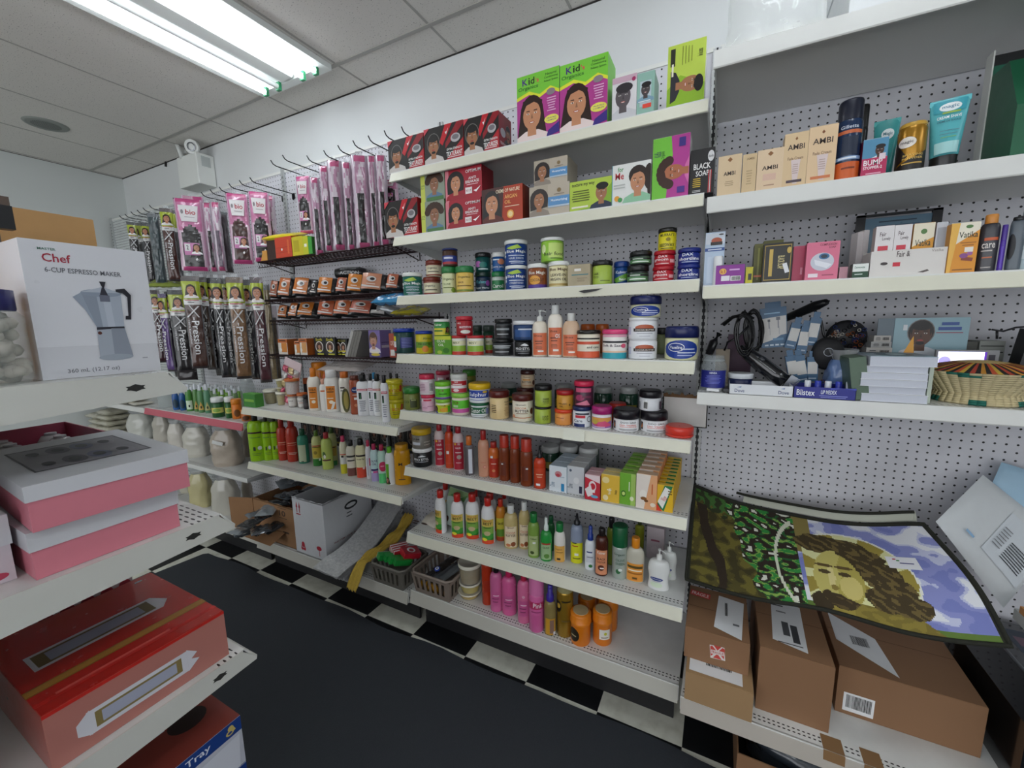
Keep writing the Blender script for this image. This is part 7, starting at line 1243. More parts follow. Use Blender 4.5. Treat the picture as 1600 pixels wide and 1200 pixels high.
# earring display card leaning
root = empty('earring_card','leaning pink white display card of gold and silver earring packets','card',(atY(400+300/6.667,560+240/6.667,.14)[0],.15,1.085));b = MB();hh = .25
R_ = Matrix.Rotation(-.05,4,'X') @ Matrix.Rotation(.28,4,'Y');b.box(-.075,.075,0,.004,-.06,hh-.02,mat('#d9c4c8',.5));b.xf(R_);b.build('card',root)
rnd = random.Random(5)
for j in range(5):
    for i in range(3):
        c_ = (-.05+i*.05,-.006,-.035+j*.045);s = pouch_mesh(.042,.038,.014,mat(['#c9c6c4','#b9405c','#c9b07c'][(i+j) % 3],.2,metal=.3,coat=.8),6,6,.008,i+j*3);s.xf(R_ @ Matrix.Translation(c_));s.build('earring_packet',root)
# green packet
a = place('w5',0,1,0,1,Y=.1);crop(0,0,1);q = place('a5',380,398,616,628,Y=.05,round_=False,depth=.05);carton(q,.05,'#3f8a34','flat green carton at the left corner of the lotion shelf',[('r',0,.5,1.6,.2,'#8ac04a')],topc='#5aa83c')
# ---------------------------------------------------------------- a6
crop(370,640,5.517)
LM = [('r',-.1,.9,1.6,.05,'#3a141c'),('r',-.1,.75,1.2,0.033,'#6a9a1c'),('r',-.2,.4,.25,.12,'#1f3a10'),('r',0,.25,1,.02,'#6a8a1c'),('r',0,.2,.8,.02,'#6a8a1c'),('e',.35,.42,.22,.06,'#dfe4dc')]
for i,(L,R,t,bo) in enumerate(((95,243,38,409),(216,305,45,408),(288,372,46,422))):
    B('a6',L,R,t,bo,'#98c81e','#141614',['largest lime green bottle with a black cap, leftmost','lime green bottle with a black cap, second, partly hidden','lime green bottle with a black cap, third beside the red ones'][i],LM,Y=.056+.03*i,sh=.8,capf=.15,capw=.36,oval=.75,blunt=.15)
for i,(L,R,t,bo) in enumerate(((345,440,80,439),(422,535,72,451))):
    B('a6',L,R,t,bo,'#b53a2a','#a82a20',['left of two large red bottles with red caps','right of two large red bottles with red caps'][i],[('r',0,.72,1.2,0.028,'#e0a88c'),('r',0,.64,1.2,.02,'#d88a70'),('r',0,.35,1.2,.02,'#e8c0ac'),('r',0,.3,1,.02,'#e8c0ac')],sh=.76,capf=.2,capw=.5,oval=.75)
B('a6',522,622,168,466,'#3b8a72','#1d5a3c','teal green bottle with dark cap and pale label',[('r',-.15,.46,1.2,.76,'#b8c2a4'),('r',-.15,.1,.4,.04,'#3a5a4a')],sh=.8,capf=.18,capw=.5,oval=.8)
B('a6',646,738,180,486,'#ccd08c','#5a7a2c','pale yellow bottle with olive cap and mustard label',[('r',0,.62,1.7,.5,'#c9b03c'),('r',0,.9,1.6,.04,'#b83a2c'),('r',0,.84,1.6,.03,'#2a2420'),('r',0,.16,1.7,.32,'#2c7a2c'),('e',-.2,.6,.3,.08,'#8a7a2c'),('r',.4,.28,.3,.1,'#e8e8e8')],sh=.76,capf=.16,capw=.4)
B('a6',728,828,198,519,'#bfcf6a','#b02c34','clear lime bottle with a red cap',[('r',-.1,.4,1.4,.06,'#5a1c2c'),('e',-.4,.62,.3,.14,'#4a6a2c'),('e',-.3,.55,.2,.08,'#e8e8d8')],sh=.78,capf=.16,capw=.45)
B('a6',780,865,150,450,'#b8ba7c','#3f5a24','pale bottle with green cap behind the red-capped lime bottle',[('r',0,.6,1.6,.4,'#b89a3c'),('r',0,.1,1.6,.2,'#2c7a3c'),('r',0,.75,1.4,.04,'#3a2a20')],Y=.19,sh=.76,capf=.16,capw=.45)
BT = [(886,958,228,552,'#e6e0c4','#d8406c','cream bottle with a pink cap and yellow foot',[('r',0,.8,1.6,.04,'#d8503c'),('r',0,.55,1.5,.3,'#e9e9e4'),('r',0,.2,1.7,.4,'#d8d02c'),('r',-.2,.72,.5,.08,'#2a2a2c')]),
      (944,1032,266,578,'#ddd8c8','#1d1c1c','cream bottle with a black cap and brown foot',[('r',0,.88,1.7,.08,'#222222'),('r',0,.7,1.3,0.055,'#2c2422'),('r',0,.5,1.6,.3,'#e4dccc'),('r',0,.2,1.7,.35,'#7a4a44')]),
      (1024,1120,255,590,'#e4deb4','#141414','cream bottle with a black cap and red orange foot',[('r',0,.9,1.7,.07,'#2a1c1c'),('t','curly',0,.76,1.3,.08,'#3a2422'),('r',0,.22,1.7,.42,'#dd4a30'),('e',.45,.4,.2,.06,'#f0d8d0')]),
      (1110,1165,266,600,'#e9e6ea','#d83c64','white bottle with a pink cap behind the olive oil shampoo',[('r',-.3,.5,.3,.7,'#b8b4c8'),('r',.4,.7,.5,.3,'#d85a7c')]),
      (1152,1224,296,624,'#c9e2e2','#b42c58','pale aqua olive oil shampoo with lilac foot',[('t','OLIVE',0,.86,1.4,.09,'#3a3a6a'),('t','OIL',0,.74,.9,.09,'#3a3a6a'),('r',0,.5,1.6,.08,'#3a2c6a'),('r',.2,.4,1.0,.1,'#d85a9c'),('r',0,.2,1.7,.35,'#b0a0d0')]),
      (1216,1292,302,636,'#bfe0d0','#b42c50','aqua green bottle with a pink round label',[('e',.2,.68,.8,.2,'#c8305c'),('r',0,.15,1.7,.5,'#5cc878'),('r',.1,.7,.7,.04,'#e8a8b8')]),
      (1280,1362,322,652,'#e9ecec','#6ab82c','white bottle with a bright green cap and side label',[('r',-.5,.45,.7,.85,'#6ab02c'),('f',-.5,.2,.3,SK1,'#17110e','#3a2a20','long')]),
      (1358,1500,294,663,'#d79a14','#d79a1a','large golden yellow shampoo bottle with a dark monogram',[('t','M',-.15,.72,.4,.1,'#2c1c10'),('r',-.1,.45,.12,.5,'#c0820c'),('r',.1,.45,.1,.5,'#c0820c'),('r',-.05,.2,.7,.03,'#4a2a10')])]
for i,(L,R,t,bo,c,cc,lb,pr) in enumerate(BT):B('a6',L,R,t,bo,c,cc,lb,pr,sh=.76 if i < 7 else .84,capf=.15 if i < 7 else .14,capw=.5 if i < 7 else .82,oval=.8 if i < 7 else .55)
B('a6',1015,1100,235,520,'#b9bdbd','#a8acac','grey domed bottle behind the two cream bottles',Y=.16,sh=.9,capf=.08,capw=.7)
B('a6',1284,1328,245,560,'#8a8e90','#7c8084','small grey capped bottle behind the green-capped bottle',Y=.14,sh=.8)
B('a6',1500,1560,560,640,'#4aa83c','#4aa83c','little green bottle at the right end of its shelf',sh=.7) if False else None
# photo cards hanging at the back of a6
for i,x in enumerate((575,640,700,790,850,1170,1262,1395,1490,1560)):
    p = atY(370+x/5.517,640+(150+(x-575)*.08)/5.517,.36);root = empty('photo_card','black card with a white oval portrait hanging at the back of the bottle shelf','card',(p.x,.37,p.z),0,'oval photo cards behind the bottle shelf');b = MB();b.box(-.04,.04,0,.01,-.11,.08,mat('#19181b',.4))
    put(b,lambda xx,z,d:(xx,-d,z-.11),.04,.19,[('e',0,.55,.65,.28,'#8a8480'),('e',0,.55,.55,.24,'#2c1c18'),('f',0,.55,.35,'#8a5c48','#1c1210','#5a5048','long'),('r',0,.12,1,.06,'#8a8430')]);b.build('card',root)
# ---------------------------------------------------------------- a8 : open cartons, silver pouches, cloth
def open_box(name,label,x0,x1,y0,y1,z,h,m,mi,flaps=(),prints=(),sidepr=(),rz=0):
    cx,cy = (x0+x1)/2,(y0+y1)/2;w,d = (x1-x0)/2,(y1-y0)/2;root = empty(name,label,'box',(cx,cy,z+.0006),rz);b = MB();T = .004
    for a in ((-w,w,-d,-d+T),(-w,w,d-T,d),(-w,-w+T,-d+T,d-T),(w-T,w,-d+T,d-T)):b.box(a[0],a[1],a[2],a[3],0,h,m)
    b.box(-w,w,-d,d,0,T,m);n = 16
    for (ax,s) in (('f',-1),('r',1)):
        zz_ = [h+.006*math.sin(k*2.3)*math.cos(k*.9)+.003 for k in range(n+1)]
        if ax == 'f':b.prism([(-w,h-.004)]+[(w,h-.004)]+[(w-2*w*k/n,zz_[k]) for k in range(n+1)],'y',-d,-d+T*.6,m)
        else:b.prism([(-d,h-.004)]+[(d,h-.004)]+[(d-2*d*k/n,zz_[k]) for k in range(n+1)],'x',w-T*.6,w,m)
    if prints:put(b,lambda x,zv,dd:(x,-d-dd,zv),w,h,prints,.6)
    if sidepr:put(b,lambda x,zv,dd:(w+dd,x,zv),d,h,sidepr,.6)
    b.build('carton',root)
    for i,f in enumerate(flaps):
        b = MB();b.box(*f[:6],mi);M_ = f[6];b.xf(M_);b.build('flap',root)
    return root
Z8 = SH['a8'][1];WC = mat('#d6d8dc',.55,kind='card',vary=.03);BC = mat('#9c7450',.8,kind='card',vary=.08,scale=8)
p0,p1,p2 = atY(340+575/4.706,740+520/4.706,.02),atY(340+800/4.706,740+570/4.706,.02),atY(340+545/4.706,740+160/4.706,.02)
FRG = [('p',[(-.78,.84),(-.66,.84),(-.72,.94)],'#b3253a'),('r',-.72,.8,.05,.1,'#b3253a'),('p',[(-.6,.84),(-.48,.84),(-.54,.94)],'#b3253a'),('r',-.54,.8,.05,.1,'#b3253a'),('r',-.63,.72,.3,.02,'#b3253a'),
       ('e',-.5,.18,.1,.05,'#b3253a'),('p',[(-.66,.1),(-.58,.06),(-.58,.2)],'#b3253a'),('p',[(-.34,.1),(-.42,.06),(-.42,.2)],'#b3253a'),('r',-.5,.1,.2,.04,'#b3253a'),('e',.55,.2,.16,.04,'#b3253a'),('r',.56,.12,.03,.12,'#b3253a')]
x0w,x1w = p0.x+.005,p1.x+.0;open_box('white_carton','open white carton with red handling marks and torn rim',x0w,x1w,.02,.36,Z8,p2.z-Z8-.01,WC,WC,[],FRG,[('e',.1,.78,.28,.07,'#2a2c30'),('e',.1,.78,.2,.035,'#d6d8dc'),('r',.0,.66,.2,.02,'#5a5c62'),('r',.0,.6,.25,.02,'#5a5c62'),('t','THIS ITEM LIQUID PLASTIC',-.1,.25,1.2,.035,'#8a3a4c')])
q0,q1_,q2_ = atY(340+245/4.706,740+430/4.706,.03),atY(340+570/4.706,740+520/4.706,.03),atY(340+540/4.706,740+165/4.706,.03)
bxr = open_box('brown_carton','open brown carton spilling silver packets left of the white carton',x0w-.40,x0w-.012,.03,.36,Z8,.25,BC,BC,[(0,.16,0,.003,0,.2,Matrix.Translation((-.194,-.165,.05)) @ Matrix.Rotation(3.5,4,'Z')),(-.16,.1,-.1,0,0,.003,Matrix.Translation((.0,-.168,.085)) @ Matrix.Rotation(.35,4,'X'))],[('t','10',.45,.82,.3,.14,'#3a2c22'),('r',.45,.94,.4,.012,'#3a2c22'),('r',.45,.7,.4,.012,'#3a2c22'),('r',.55,.35,.3,.04,'#4a3626')])
rnd = random.Random(9)
for i in range(14):
    s = pouch_mesh(.10,.13,.02,mat(['#7d858c','#3a3c40','#9aa2a8','#565a60'][i % 4],.15,metal=.35,coat=.8),8,10,.012,i+70)
    s.xf(Matrix.Rotation(rnd.random()*6,4,'Z') @ Matrix.Rotation(-1.42-.12*rnd.random(),4,'X'))
    tag(s.build('foil_packet',loc=(x0w-.20+.13*(rnd.random()-.5),(-.08 if i < 7 else .15)+.05*rnd.random(),Z8+(.11 if i < 7 else .20)+.017*(i % 7))),'crinkled silver and black packet spilling from the open brown carton','packet','packets spilling from the brown carton')
# silver bubble pouches stacked, drooping over the edge
SV = mat('#e6eaec',.3,metal=.6,coat=.4,kind='metal',vary=.4,scale=70,bump=.6)
for i in range(5):
    b = MB();ln = .42+.02*i;zb = Z8+.02+.012*i;off = -.02*i
    def f(u,v,i=i,ln=ln,zb=zb):
        y = .41-(ln-.03)*v;z = zb+.10*(1-v)**2*(1+.2*i)-max(0,(v-.84))*(.22-.03*i)
        return ((u-.5)*.19+.008*math.sin(v*7+i),y+.0,z+.003*math.sin(u*60)*math.sin(v*120))
    b.grid(f,24,60,SV);b.grid(lambda u,v,f=f:(lambda p:(p[0],p[1],p[2]-.007))(f(u,v)),8,20,SV)
    b.build('p');bpy.data.objects.remove(bpy.data.objects['p'])
    tag(b.build('foil_pouch',loc=(x1w+.11+.010*i,-.045,0),rz=-.05),['lowest silver bubble pouch of the drooping stack','second silver bubble pouch from the bottom of the stack','middle silver bubble pouch of the stack','second silver bubble pouch from the top of the stack','top silver bubble pouch curling up at the back'][i],'pouch')
b = MB()
def cl(u,v):
    y = .40-.42*v;z = Z8+.085+.12*(1-v)**2+.006*math.sin(u*20+v*5)-max(0,v-.8)*.45
    return ((u-.5)*(.07+.05*(v > .8)*0)+.02*math.sin(v*6),y,z+.008*math.sin(v*22+u*3))
b.grid(cl,14,50,mat('#b79a3c',.85,kind='cloth',vary=.15,scale=80,bump=.4));b.grid(lambda u,v:(lambda p:(p[0]+.001,p[1],p[2]-.004))(cl(u,v)),14,50,mat('#b79a3c',.85,kind='cloth',vary=.15,scale=80,bump=.4))
tag(b.build('yellow_cloth',loc=(x1w+.30,-.06,0),rz=-.05),'mustard yellow cloth hanging over the front edge beside the silver pouches','cloth')
b = MB();b.box(-.16,.16,-.002,.002,0,.12,mat('#4a4a4e',.3,metal=.3));
basket(1.675,.10,Z8+.0,.215,.2,.105,'#6e6a62','grey plastic basket of soap boxes with green tops, left of the other basket')
for i,(dx,dy,c,t2,lb,ang) in enumerate(((-.075,-.035,'#1f8a3c','#e8ecf0','leftmost small green box standing tilted in the basket',.5),(-.03,-.03,'#1f9040','#1f9040','second small green box in the basket',.55),(.01,-.035,'#22963f','#22963f','third small green box in the basket',.55),(.05,-.035,'#22963f','#22963f','rightmost small green box in the basket',.55),(-.03,.045,'#c22a34','#e6e0e0','red and white striped carton at the back of the basket',.2),(.05,.04,'#c02434','#e8e0e2','red carton with white swirl at the back right of the basket',.5))):
    root = empty('soap_box',lb,'box',(1.675+dx*.85,.095+dy*.8,Z8+.10+.015*(i > 3)),-.45);b = MB();L_ = .09;b.box(-.017 if i < 4 else -.035,.017 if i < 4 else .035,-.045,.045,0,.03,mat(c,.35))
    if i == 4:[b.box(-.03+k*.018,-.022+k*.018,-.0455,.0455,-.0005,.0305,mat('#ece8e8',.35)) for k in range(4)]
    if i == 5:put(b,lambda x,z,d:(x,-.045+z,.03+d),.035,.09,[('e',0,.5,.6,.25,'#ece6e8'),('e',.1,.5,.35,.14,'#c02434')])
    b.xf(Matrix.Rotation(-ang*.6,4,'X') @ Matrix.Rotation(.15,4,'Y'));b.build('carton',root)
    if i == 0:b = MB();b.box(-.0185,-.0175,-.045,.045,.0,.03,mat(t2,.35));b.xf(Matrix.Rotation(-ang*.6,4,'X') @ Matrix.Rotation(.15,4,'Y'));b.build('side_label',root)
# ---------------------------------------------------------------- w5 : little bottles
crop(220,560,7.5)
for i,(L,R,t,bo,c) in enumerate(((365,450,380,603,'#2a5a9c'),(448,530,385,610,'#2c5c98'))):
    B('w5',L,R,t,bo,c,'#8aa4c4',['left of two small blue bottles on the pink railed shelf','right of two small blue bottles on the pink railed shelf'][i],[('e',0,.5,.7,.35,'#1c3a4c')],sh=.75,capf=.12,capw=.4)
rnd = random.Random(3);k_ = 0
for (L,R,t,bo,yy,c,lb) in ((520,610,305,618,None,'#4c8a3c','#cfe0c8'),(610,680,300,622,None,'#5a8a4c','#c8a04c'),(660,745,310,635,None,'#5c8c5c','#c8a04c'),(735,820,305,640,None,'#5a8c6c','#b8b070')):
    B('w5',L,R,t,bo,c,'#dfe3ea',['small green bottle with a pale green label and white cap','small green bottle with a gold fan label, first of two','small green bottle with a gold fan label, second of two','small teal green bottle with gold label beside the jars'][k_],[('p',[(-.8,.2),(.8,.2),(0,.8)] if k_ else [(-.8,.15),(.8,.15),(.8,.8),(-.8,.8)],lb),('e',0,.4,.2,.1,'#1c2a1c')],Y=yy,sh=.62,capf=.2,capw=.46,blunt=.3);k_ += 1
proto = None
for r_ in range(3):
    for c_ in range(6):
        x = 560+c_*88+r_*60;q = place('w5',x,x+82,285-r_*6,560,Y=.14+.07*r_)
        q['h'] = .155;B_l = 'small green bottle with a white cap in the back rows of the pink railed shelf'
        q['z'] = SH['w5'][1];bottle(q,'#6a9a2c' if (c_+r_) % 3 else '#7a9a6a','#dfe3ea',B_l,[('r',0,.4,1.4,.5,'#a8b84c')],sh=.62,capf=.2,capw=.48,blunt=.3,group='small green bottles in the back rows')
for i,(L,R,t,bo,yy) in enumerate(((200,365,395,580,None),(1160,1340,270,450,.28))):
    q = place('w5',L,R,t,bo,Y=yy);q['z'] = SH['w5'][1];q['h'] = max(q['h'],.09)
    root = empty('clear_jar',['clear empty plastic jar left of the blue bottles','clear empty plastic jar at the back right of the green bottles'][i],'jar',(q['x'],q['y'],q['z']+.0004));r,h = q['w']/2,q['h'];b = MB();b.lathe([(r*.9,0),(r,.01),(r,h*.85),(r*.8,h)],mat('#b9c4c4',.05,alpha=.35),24);b.build('jar_body',root);b = MB();b.lathe([(r*.82,h*.96),(r*.82,h*1.08),(.001,h*1.08)],mat('#cdd4d4',.15,alpha=.6));b.build('lid',root)
for i,(L,R,t,bo) in enumerate(((825,985,455,695),(985,1100,450,700))):
    q = place('w5',L,R,t,bo);jar(q,'#1c5a28','#e6e9e6',['left green jar with a white lid and yellow label','right green jar with a white lid and yellow label'][i],[('r',0,.48,2,.34,'#d8cf6a'),('e',0,.48,.5,.12,'#8ab04a'),('r',0,.95,2,.1,'#1a4a24')],lidf=.24)
q = place('w5',1060,1190,475,710);jar(q,'#d9781c','#dd8424','tall orange jar at the end of the pink railed shelf',[('e',.2,.4,.5,.25,'#7a4a1c')],lidf=.25)
q = place('w5',1175,1310,600,735);jar(q,'#c8681c','#d57a22','shorter orange jar tilted beside the shelf end',[('e',0,.4,.6,.3,'#5a3418')],lidf=.3)
# stacked white packets
for i in range(6):
    x = -.85-.16*(i % 3)-.02*i;b = pouch_mesh(.16,.12,.022,mat('#d3cfc0',.3,coat=.5),seed=i+90);b.xf(Matrix.Rotation(-math.pi/2,4,'X'));tag(b.build('flat_packet',loc=(x,.02,.925+.014+.024*(i//3)),rz=.05*(i-2)),'flat cream white packet stacked on the far left shelf','packet','flat packets on the far left shelf')
for i in range(9):
    b = pouch_mesh(.2,.18,.04,mat('#c9c6b4',.3,coat=.6),seed=i+110,crumple=.01);b.xf(Matrix.Rotation(-math.pi/2,4,'X'));tag(b.build('flat_packet',loc=(-1.47-.2*(i % 2)+.01*(i//2),.02,.60+.028+.048*(i//2)),rz=.04*((i*7) % 5-2)),'plump cream white flat bag stacked on the far left lower shelf','bag','plump flat bags on the far left lower shelf')
# ---------------------------------------------------------------- flour bags
crop(130,580,4)
def fbag(L,R,t,bo,key,c,lb,seed,yy=None,sticker=False):
    q = place(key,L,R,t,bo,Y=yy);p = (q['x'],min(max(q['y'],.02+q['w']*.3),.3),SH[key][1])
    bag('flour_bag',lb,'bag',p,q['w']*1.04,min(q['h'],.285)-.035,q['w']*.7,mat(c,.28,coat=.55,kind='film',vary=.08,scale=14),seed,q['th']*.5,None,.62,[('r',-.1,.7,.7,.1,'#e2e4e2',-.3)] if sticker else ())
fbag(270,450,240,430,'v6','#c9cac2','bluish white flour bag at the left of the middle row',1)
fbag(430,550,260,440,'v6','#bdb8ac','greyish flour bag second from left in the middle row',2,.2)
fbag(525,645,300,490,'w6','#cfcac0','white flour bag in the centre of the middle row',3,.12)
fbag(625,800,320,540,'w6','#cdcabe','large off white flour bag left of the bag with the sticker',4)
fbag(795,1005,335,600,'w6','#b7aa9b','creased beige flour bag with a white sticker',5,None,True)
fbag(990,1060,330,560,'w6','#a99c90','beige bag in the shade behind the bag with the sticker',6,.27)
fbag(600,680,620,800,'w8','#c4c0ae','pale bag at the left of the bottom row',7,.2)
fbag(655,815,600,855,'w8','#c9c08f','yellowish flour bag in the bottom row',8)
fbag(800,990,640,905,'w8','#cac7bb','white flour bag in the bottom row beside the brown carton',9)
fbag(990,1060,650,850,'w8','#b8b0a4','dim bag behind the open brown carton',10,.3)
# ================================================================ right unit, lower part : cartons, rug, mailers
BX = mat('#8a6648',.7,kind='card',vary=.06,scale=6);Z4 = SH['r4'][1]
def parcel(x0,x1,y0,y1,z,h,label,top=(),front=(),rz=0,m=None):
    m = m or BX;w,d = (x1-x0)/2,(y1-y0)/2;root = empty('cardboard_box',label,'box',(x0+w,y0+d,z+.0006),rz);b = MB()
    b.box(-w,w,-d,d,0,h,m);put(b,lambda x,zz,dd:(x,-d-dd,zz),w,h,front,.5);b.build('carton',root)
    b = MB();b.box(-w+.001,w-.001,-d+.001,d-.001,h,h+.002,m);b.box(-w,w,-.0006,.0006,h+.002,h+.0023,mat('#5e422e',.8));put(b,lambda x,zz,dd:(x,-d+zz,h+.0023+dd),w,2*d,top,.5);b.build('top_flap',root)
LBL = '#e4e6e8'
def at4(x,y,z=None):return atZ(1040+x/2.5,720+y/2.5,Z4 if z is None else z)
p,p2 = at4(82,938),at4(335,1018);yl = (p.y+p2.y)/2
xa = 3.05;wL = p2.x-xa;hL = atY(1040+200/2.5,720+865/2.5,yl).z-Z4
parcel(xa,p2.x,yl,yl+.24,Z4,hL,'small brown carton at the bottom left, under the fragile one',[('r',-.1,.3,1.6,.5,LBL)]+barcode(.0,.32,.8,.2,bg=None)+[('r',-.7,.32,.3,.02,'#55575c'),('r',-.2,.5,.9,.02,'#8a8c90')],m=mat('#a2825c',.7,kind='card',vary=.06,scale=6))
yu = atZ(1040+190/2.5,720+800/2.5,Z4+hL+.003).y
wt = atY(1040+328/2.5,720+760/2.5,yu);ht = atY(1040+190/2.5,720+680/2.5,yu).z-(Z4+hL)
parcel(xa-.01,wt.x,yu,yu+.24,Z4+hL+.003,ht-.003,'brown carton with the red fragile sticker on top of the small carton',[('p',[(-.1,.15),(.75,.03),(.9,.85),(.05,.9)],LBL)]+barcode(.3,.6,.1,.3,bg=None)+[('r',.6,.3,.2,.04,'#77797e'),('r',-.6,.8,.7,.13,'#c23a34',-.1),('t','FRAGILE',-.6,.8,.6,.08,'#f0dcd8',-.1)],
       [('r',.05,.45,.46,.42,'#dcd6d2',.1),('p',[(-.12,.63),(.04,.48),(-.15,.28),(-.18,.6)],'#c8453c'),('p',[(.2,.66),(.06,.48),(.26,.3),(.27,.62)],'#c8453c'),('p',[(-.08,.66),(.16,.67),(.05,.52)],'#c8453c'),('p',[(-.08,.25),(.2,.26),(.05,.42)],'#c8453c'),('r',.05,.45,.4,.13,'#dcd6d2',.1),('t','FRAGILE',.05,.45,.36,.08,'#b8322c',.1)])
p,p2 = at4(345,975),at4(632,1052);y2 = (p.y+p2.y)/2;h2 = atY(1040+500/2.5,720+765/2.5,y2).z-Z4
parcel(p.x+.004,p2.x,y2,y2+.34,Z4,h2,'middle tall brown carton with a shipping label on top',[('p',[(-.6,.15),(.35,.08),(.45,.75),(-.45,.8)],LBL),('r',.1,.3,.2,.25,'#3a3c40'),('r',-.15,.35,.2,.2,'#4a4c50'),('r',-.3,.7,.4,.02,'#3a3c40'),('r',-.1,.14,.7,.012,'#2a2c30'),('r',-.2,.6,.3,.02,'#77797e')])
p,p2 = at4(655,990),at4(1215,1140);y3 = (p.y+p2.y)/2;h3 = atY(1040+950/2.5,720+880/2.5,y3).z-Z4
parcel(p.x+.006,p2.x,y3,y3+.36,Z4,h3,'largest brown carton on the right with a barcode sticker on its front',[('p',[(-.9,.35),(-.1,.05),(-.2,.5),(-.88,.75)],LBL)]+barcode(-.5,.4,.28,.12,bg=None),[('r',-.66,.28,.46,.4,'#e8e9ea')]+barcode(-.66,.3,.38,.28,bg=None,n=21))
# packing tape patches on the lip, things under the deck
for (x,y,w,s) in ((1290,1158,.05,'first brown tape patch on the lip of the lowest right deck'),(1355,1180,.045,'second brown tape patch wrapped over the lip of the lowest right deck')):
    q = atY(x,y,-.086);b = MB();b.prism([(-.0005,.0008),(.05,.0008),(.05,.0002),(0,.0002)],'x',0,w,mat('#8a6a48',.3));b.prism([(-.0105,-.052),(-.002,.0005),(-.0028,.0008),(-.0118,-.052)],'x',0,w,mat('#8a6a48',.3));tag(b.build('tape_patch',loc=(q.x,-.0735,Z4)),s,'tape')
bag('black_bag','dark grey plastic sack stuffed under the lowest right deck','bag',(3.42,.12,.001),.36,.17,.3,mat('#3d4650',.2,coat=.6),seed=12,top=.7)
root = empty('cardboard_box','open brown box on the floor under the lowest right deck','box',(3.43,.11,.0005));b = MB()
for a in ((-.22,.22,-.19,-.186),(-.22,.22,.186,.19),(-.22,-.216,-.186,.186),(.216,.22,-.186,.186)):b.box(a[0],a[1],a[2],a[3],0,.15,BX)
b.build('carton',root)
# ---------------------------------------------------------------- rug printed with a bearded man, halo, ivy and sky
def rug_colour(u,v):
    """u along the long side, v up: the woven picture"""
    n = noise.noise(Vector((u*9,v*6,0)));n2 = noise.noise(Vector((u*30,v*20,3)));n3 = noise.noise(Vector((u*22,v*15,7)))
    if u < .012 or u > .985 or v > .975 or v < .012:return '#26281c'
    ivy = u-(.20+.10*(1-v))+n*.05
    E = lambda cx,cy,rx,ry:((u-cx)/rx)**2+((v-cy)/ry)**2
    e_h = E(.60,.42,.215,.44)
    fx,fy = .565,.36                        # face centre
    hair = [(.53,.72,.09,.10),(.60,.70,.09,.10),(.655,.60,.075,.12),(.70,.47,.065,.14),(.735,.33,.065,.13),(.775,.22,.06,.10),(.70,.25,.06,.12)]
    inh = any(E(*h) < 1+n2*.25 for h in hair)
    e_f = E(fx,fy,.078,.31)
    if E(.50,.09,.035,.1) < 1+n2*.3 and e_f > 1:return '#3a2e18'
    if e_f < 1:
        if E(.575,.06,.07,.12) < 1+n2*.2 or E(.522,.14,.02,.09) < 1:return '#3c2f18' if n2 < .15 else '#5a4a26'
        if E(.545,.115,.022,.03) < 1:return '#b23a34'
        if E(.545,.175,.035,.035) < 1+n2*.3:return '#3c2f18'
        for ex in (.523,.585):
            if E(ex,.43,.020,.022) < 1:return '#4a3c20'
            if E(ex,.50,.028,.016) < 1:return '#5a4824'
        if E(.548,.27,.012,.03) < 1:return '#8a7838'
        if E(.543,.38,.012,.12) < 1:return '#d8cc8c'
        if E(.60,.30,.035,.12) < 1:return '#cdbf74'
        if inh and e_f > .8 and u > .57:return '#40341a'
        return '#ada04e' if u > .57+n*.03 else '#c2b768'
    if inh:return '#6a5a30' if noise.noise(Vector(((u+v*.5)*50,(v-u)*14,9))) > .12 else '#40341a'
    if v < .16 and .60 < u < .86-v*.5:return '#8a7c34' if n2 > 0 else '#7a6c2c'
    if e_h < 1 and u > .46:
        if e_h > .93:return '#e6e6dc'
        a = math.atan2((v-.42)/.44,(u-.60)/.215)
        return '#9a8a3c' if int((a+3.3)*2.2) % 2 else '#dcdca4'
    if abs(E(.47,.42,.10,.50)-1) < .10 and u < .44:return '#d5d8c4'
    if ivy < 0:
        t = u-.10-.05*math.sin(v*4+1)
        if abs(t) < .025+n*.02 and v < .85:return '#2c2012'
        if v > .86-.3*u+n2*.1:return '#3f6a2c' if n2 > 0 else '#2c3418'
        return '#6a6224' if n3 > .12 else ('#4f481a' if n3 > -.15 else '#3c3614')
    if ivy < .24+n*.05 and u < .45:
        return '#2f8a3c' if n2 > .22 else '#86a84c' if n2 > .12 else '#1f5a2a' if n2 > .0 else '#2a1f16' if n2 > -.32 else '#dcdcd0' if n2 < -.42 else '#2a1f16'
    if u < .50 and v > .6:return '#8a7c44'
    if v < .07:return '#5f7a34'
    c = noise.noise(Vector((u*5,v*4,11)))+.5*noise.noise(Vector((u*14,v*10,5)))
    return '#e2e4ea' if c > .12 else '#c2c6e0' if c > .02 else '#8a90c8' if c > -.18 else '#7a82c0'
GX,GY = 210,130;Q = {}
key = [  # (u, v) -> pixel and depth: the rug sags between wall and cartons
    [(1085,758,.39),(1150,788,.36),(1260,806,.32),(1360,818,.28),(1444,822,.24)],
    [(1078,835,.22),(1160,865,.17),(1275,880,.13),(1400,893,.10),(1525,915,.08)],
    [(1072,905,.08),(1175,935,.03),(1290,955,.0),(1420,985,-.01),(1578,1010,-.02)]]
K = [[atY(*p) for p in row] for row in key]
def cat(p,t):
    n = len(p)-1;i = min(int(t*n),n-1);f = t*n-i;g_ = lambda k:p[max(0,min(n,k))]
    a,b_,c,d = g_(i-1),g_(i),g_(i+1),g_(i+2)
    if i == 0:a = 2*b_-c
    if i == n-1:d = 2*c-b_
    return .5*((2*b_)+(-a+c)*f+(2*a-5*b_+4*c-d)*f*f+(-a+3*b_-3*c+d)*f**3)
def rug(u,v):
    u0 = u+.0;q = cat([cat(r,u0) for r in K],1-v);return (q.x+.0,q.y-.010*math.sin(u*9+v*3),q.z+.006*math.sin(u*7))
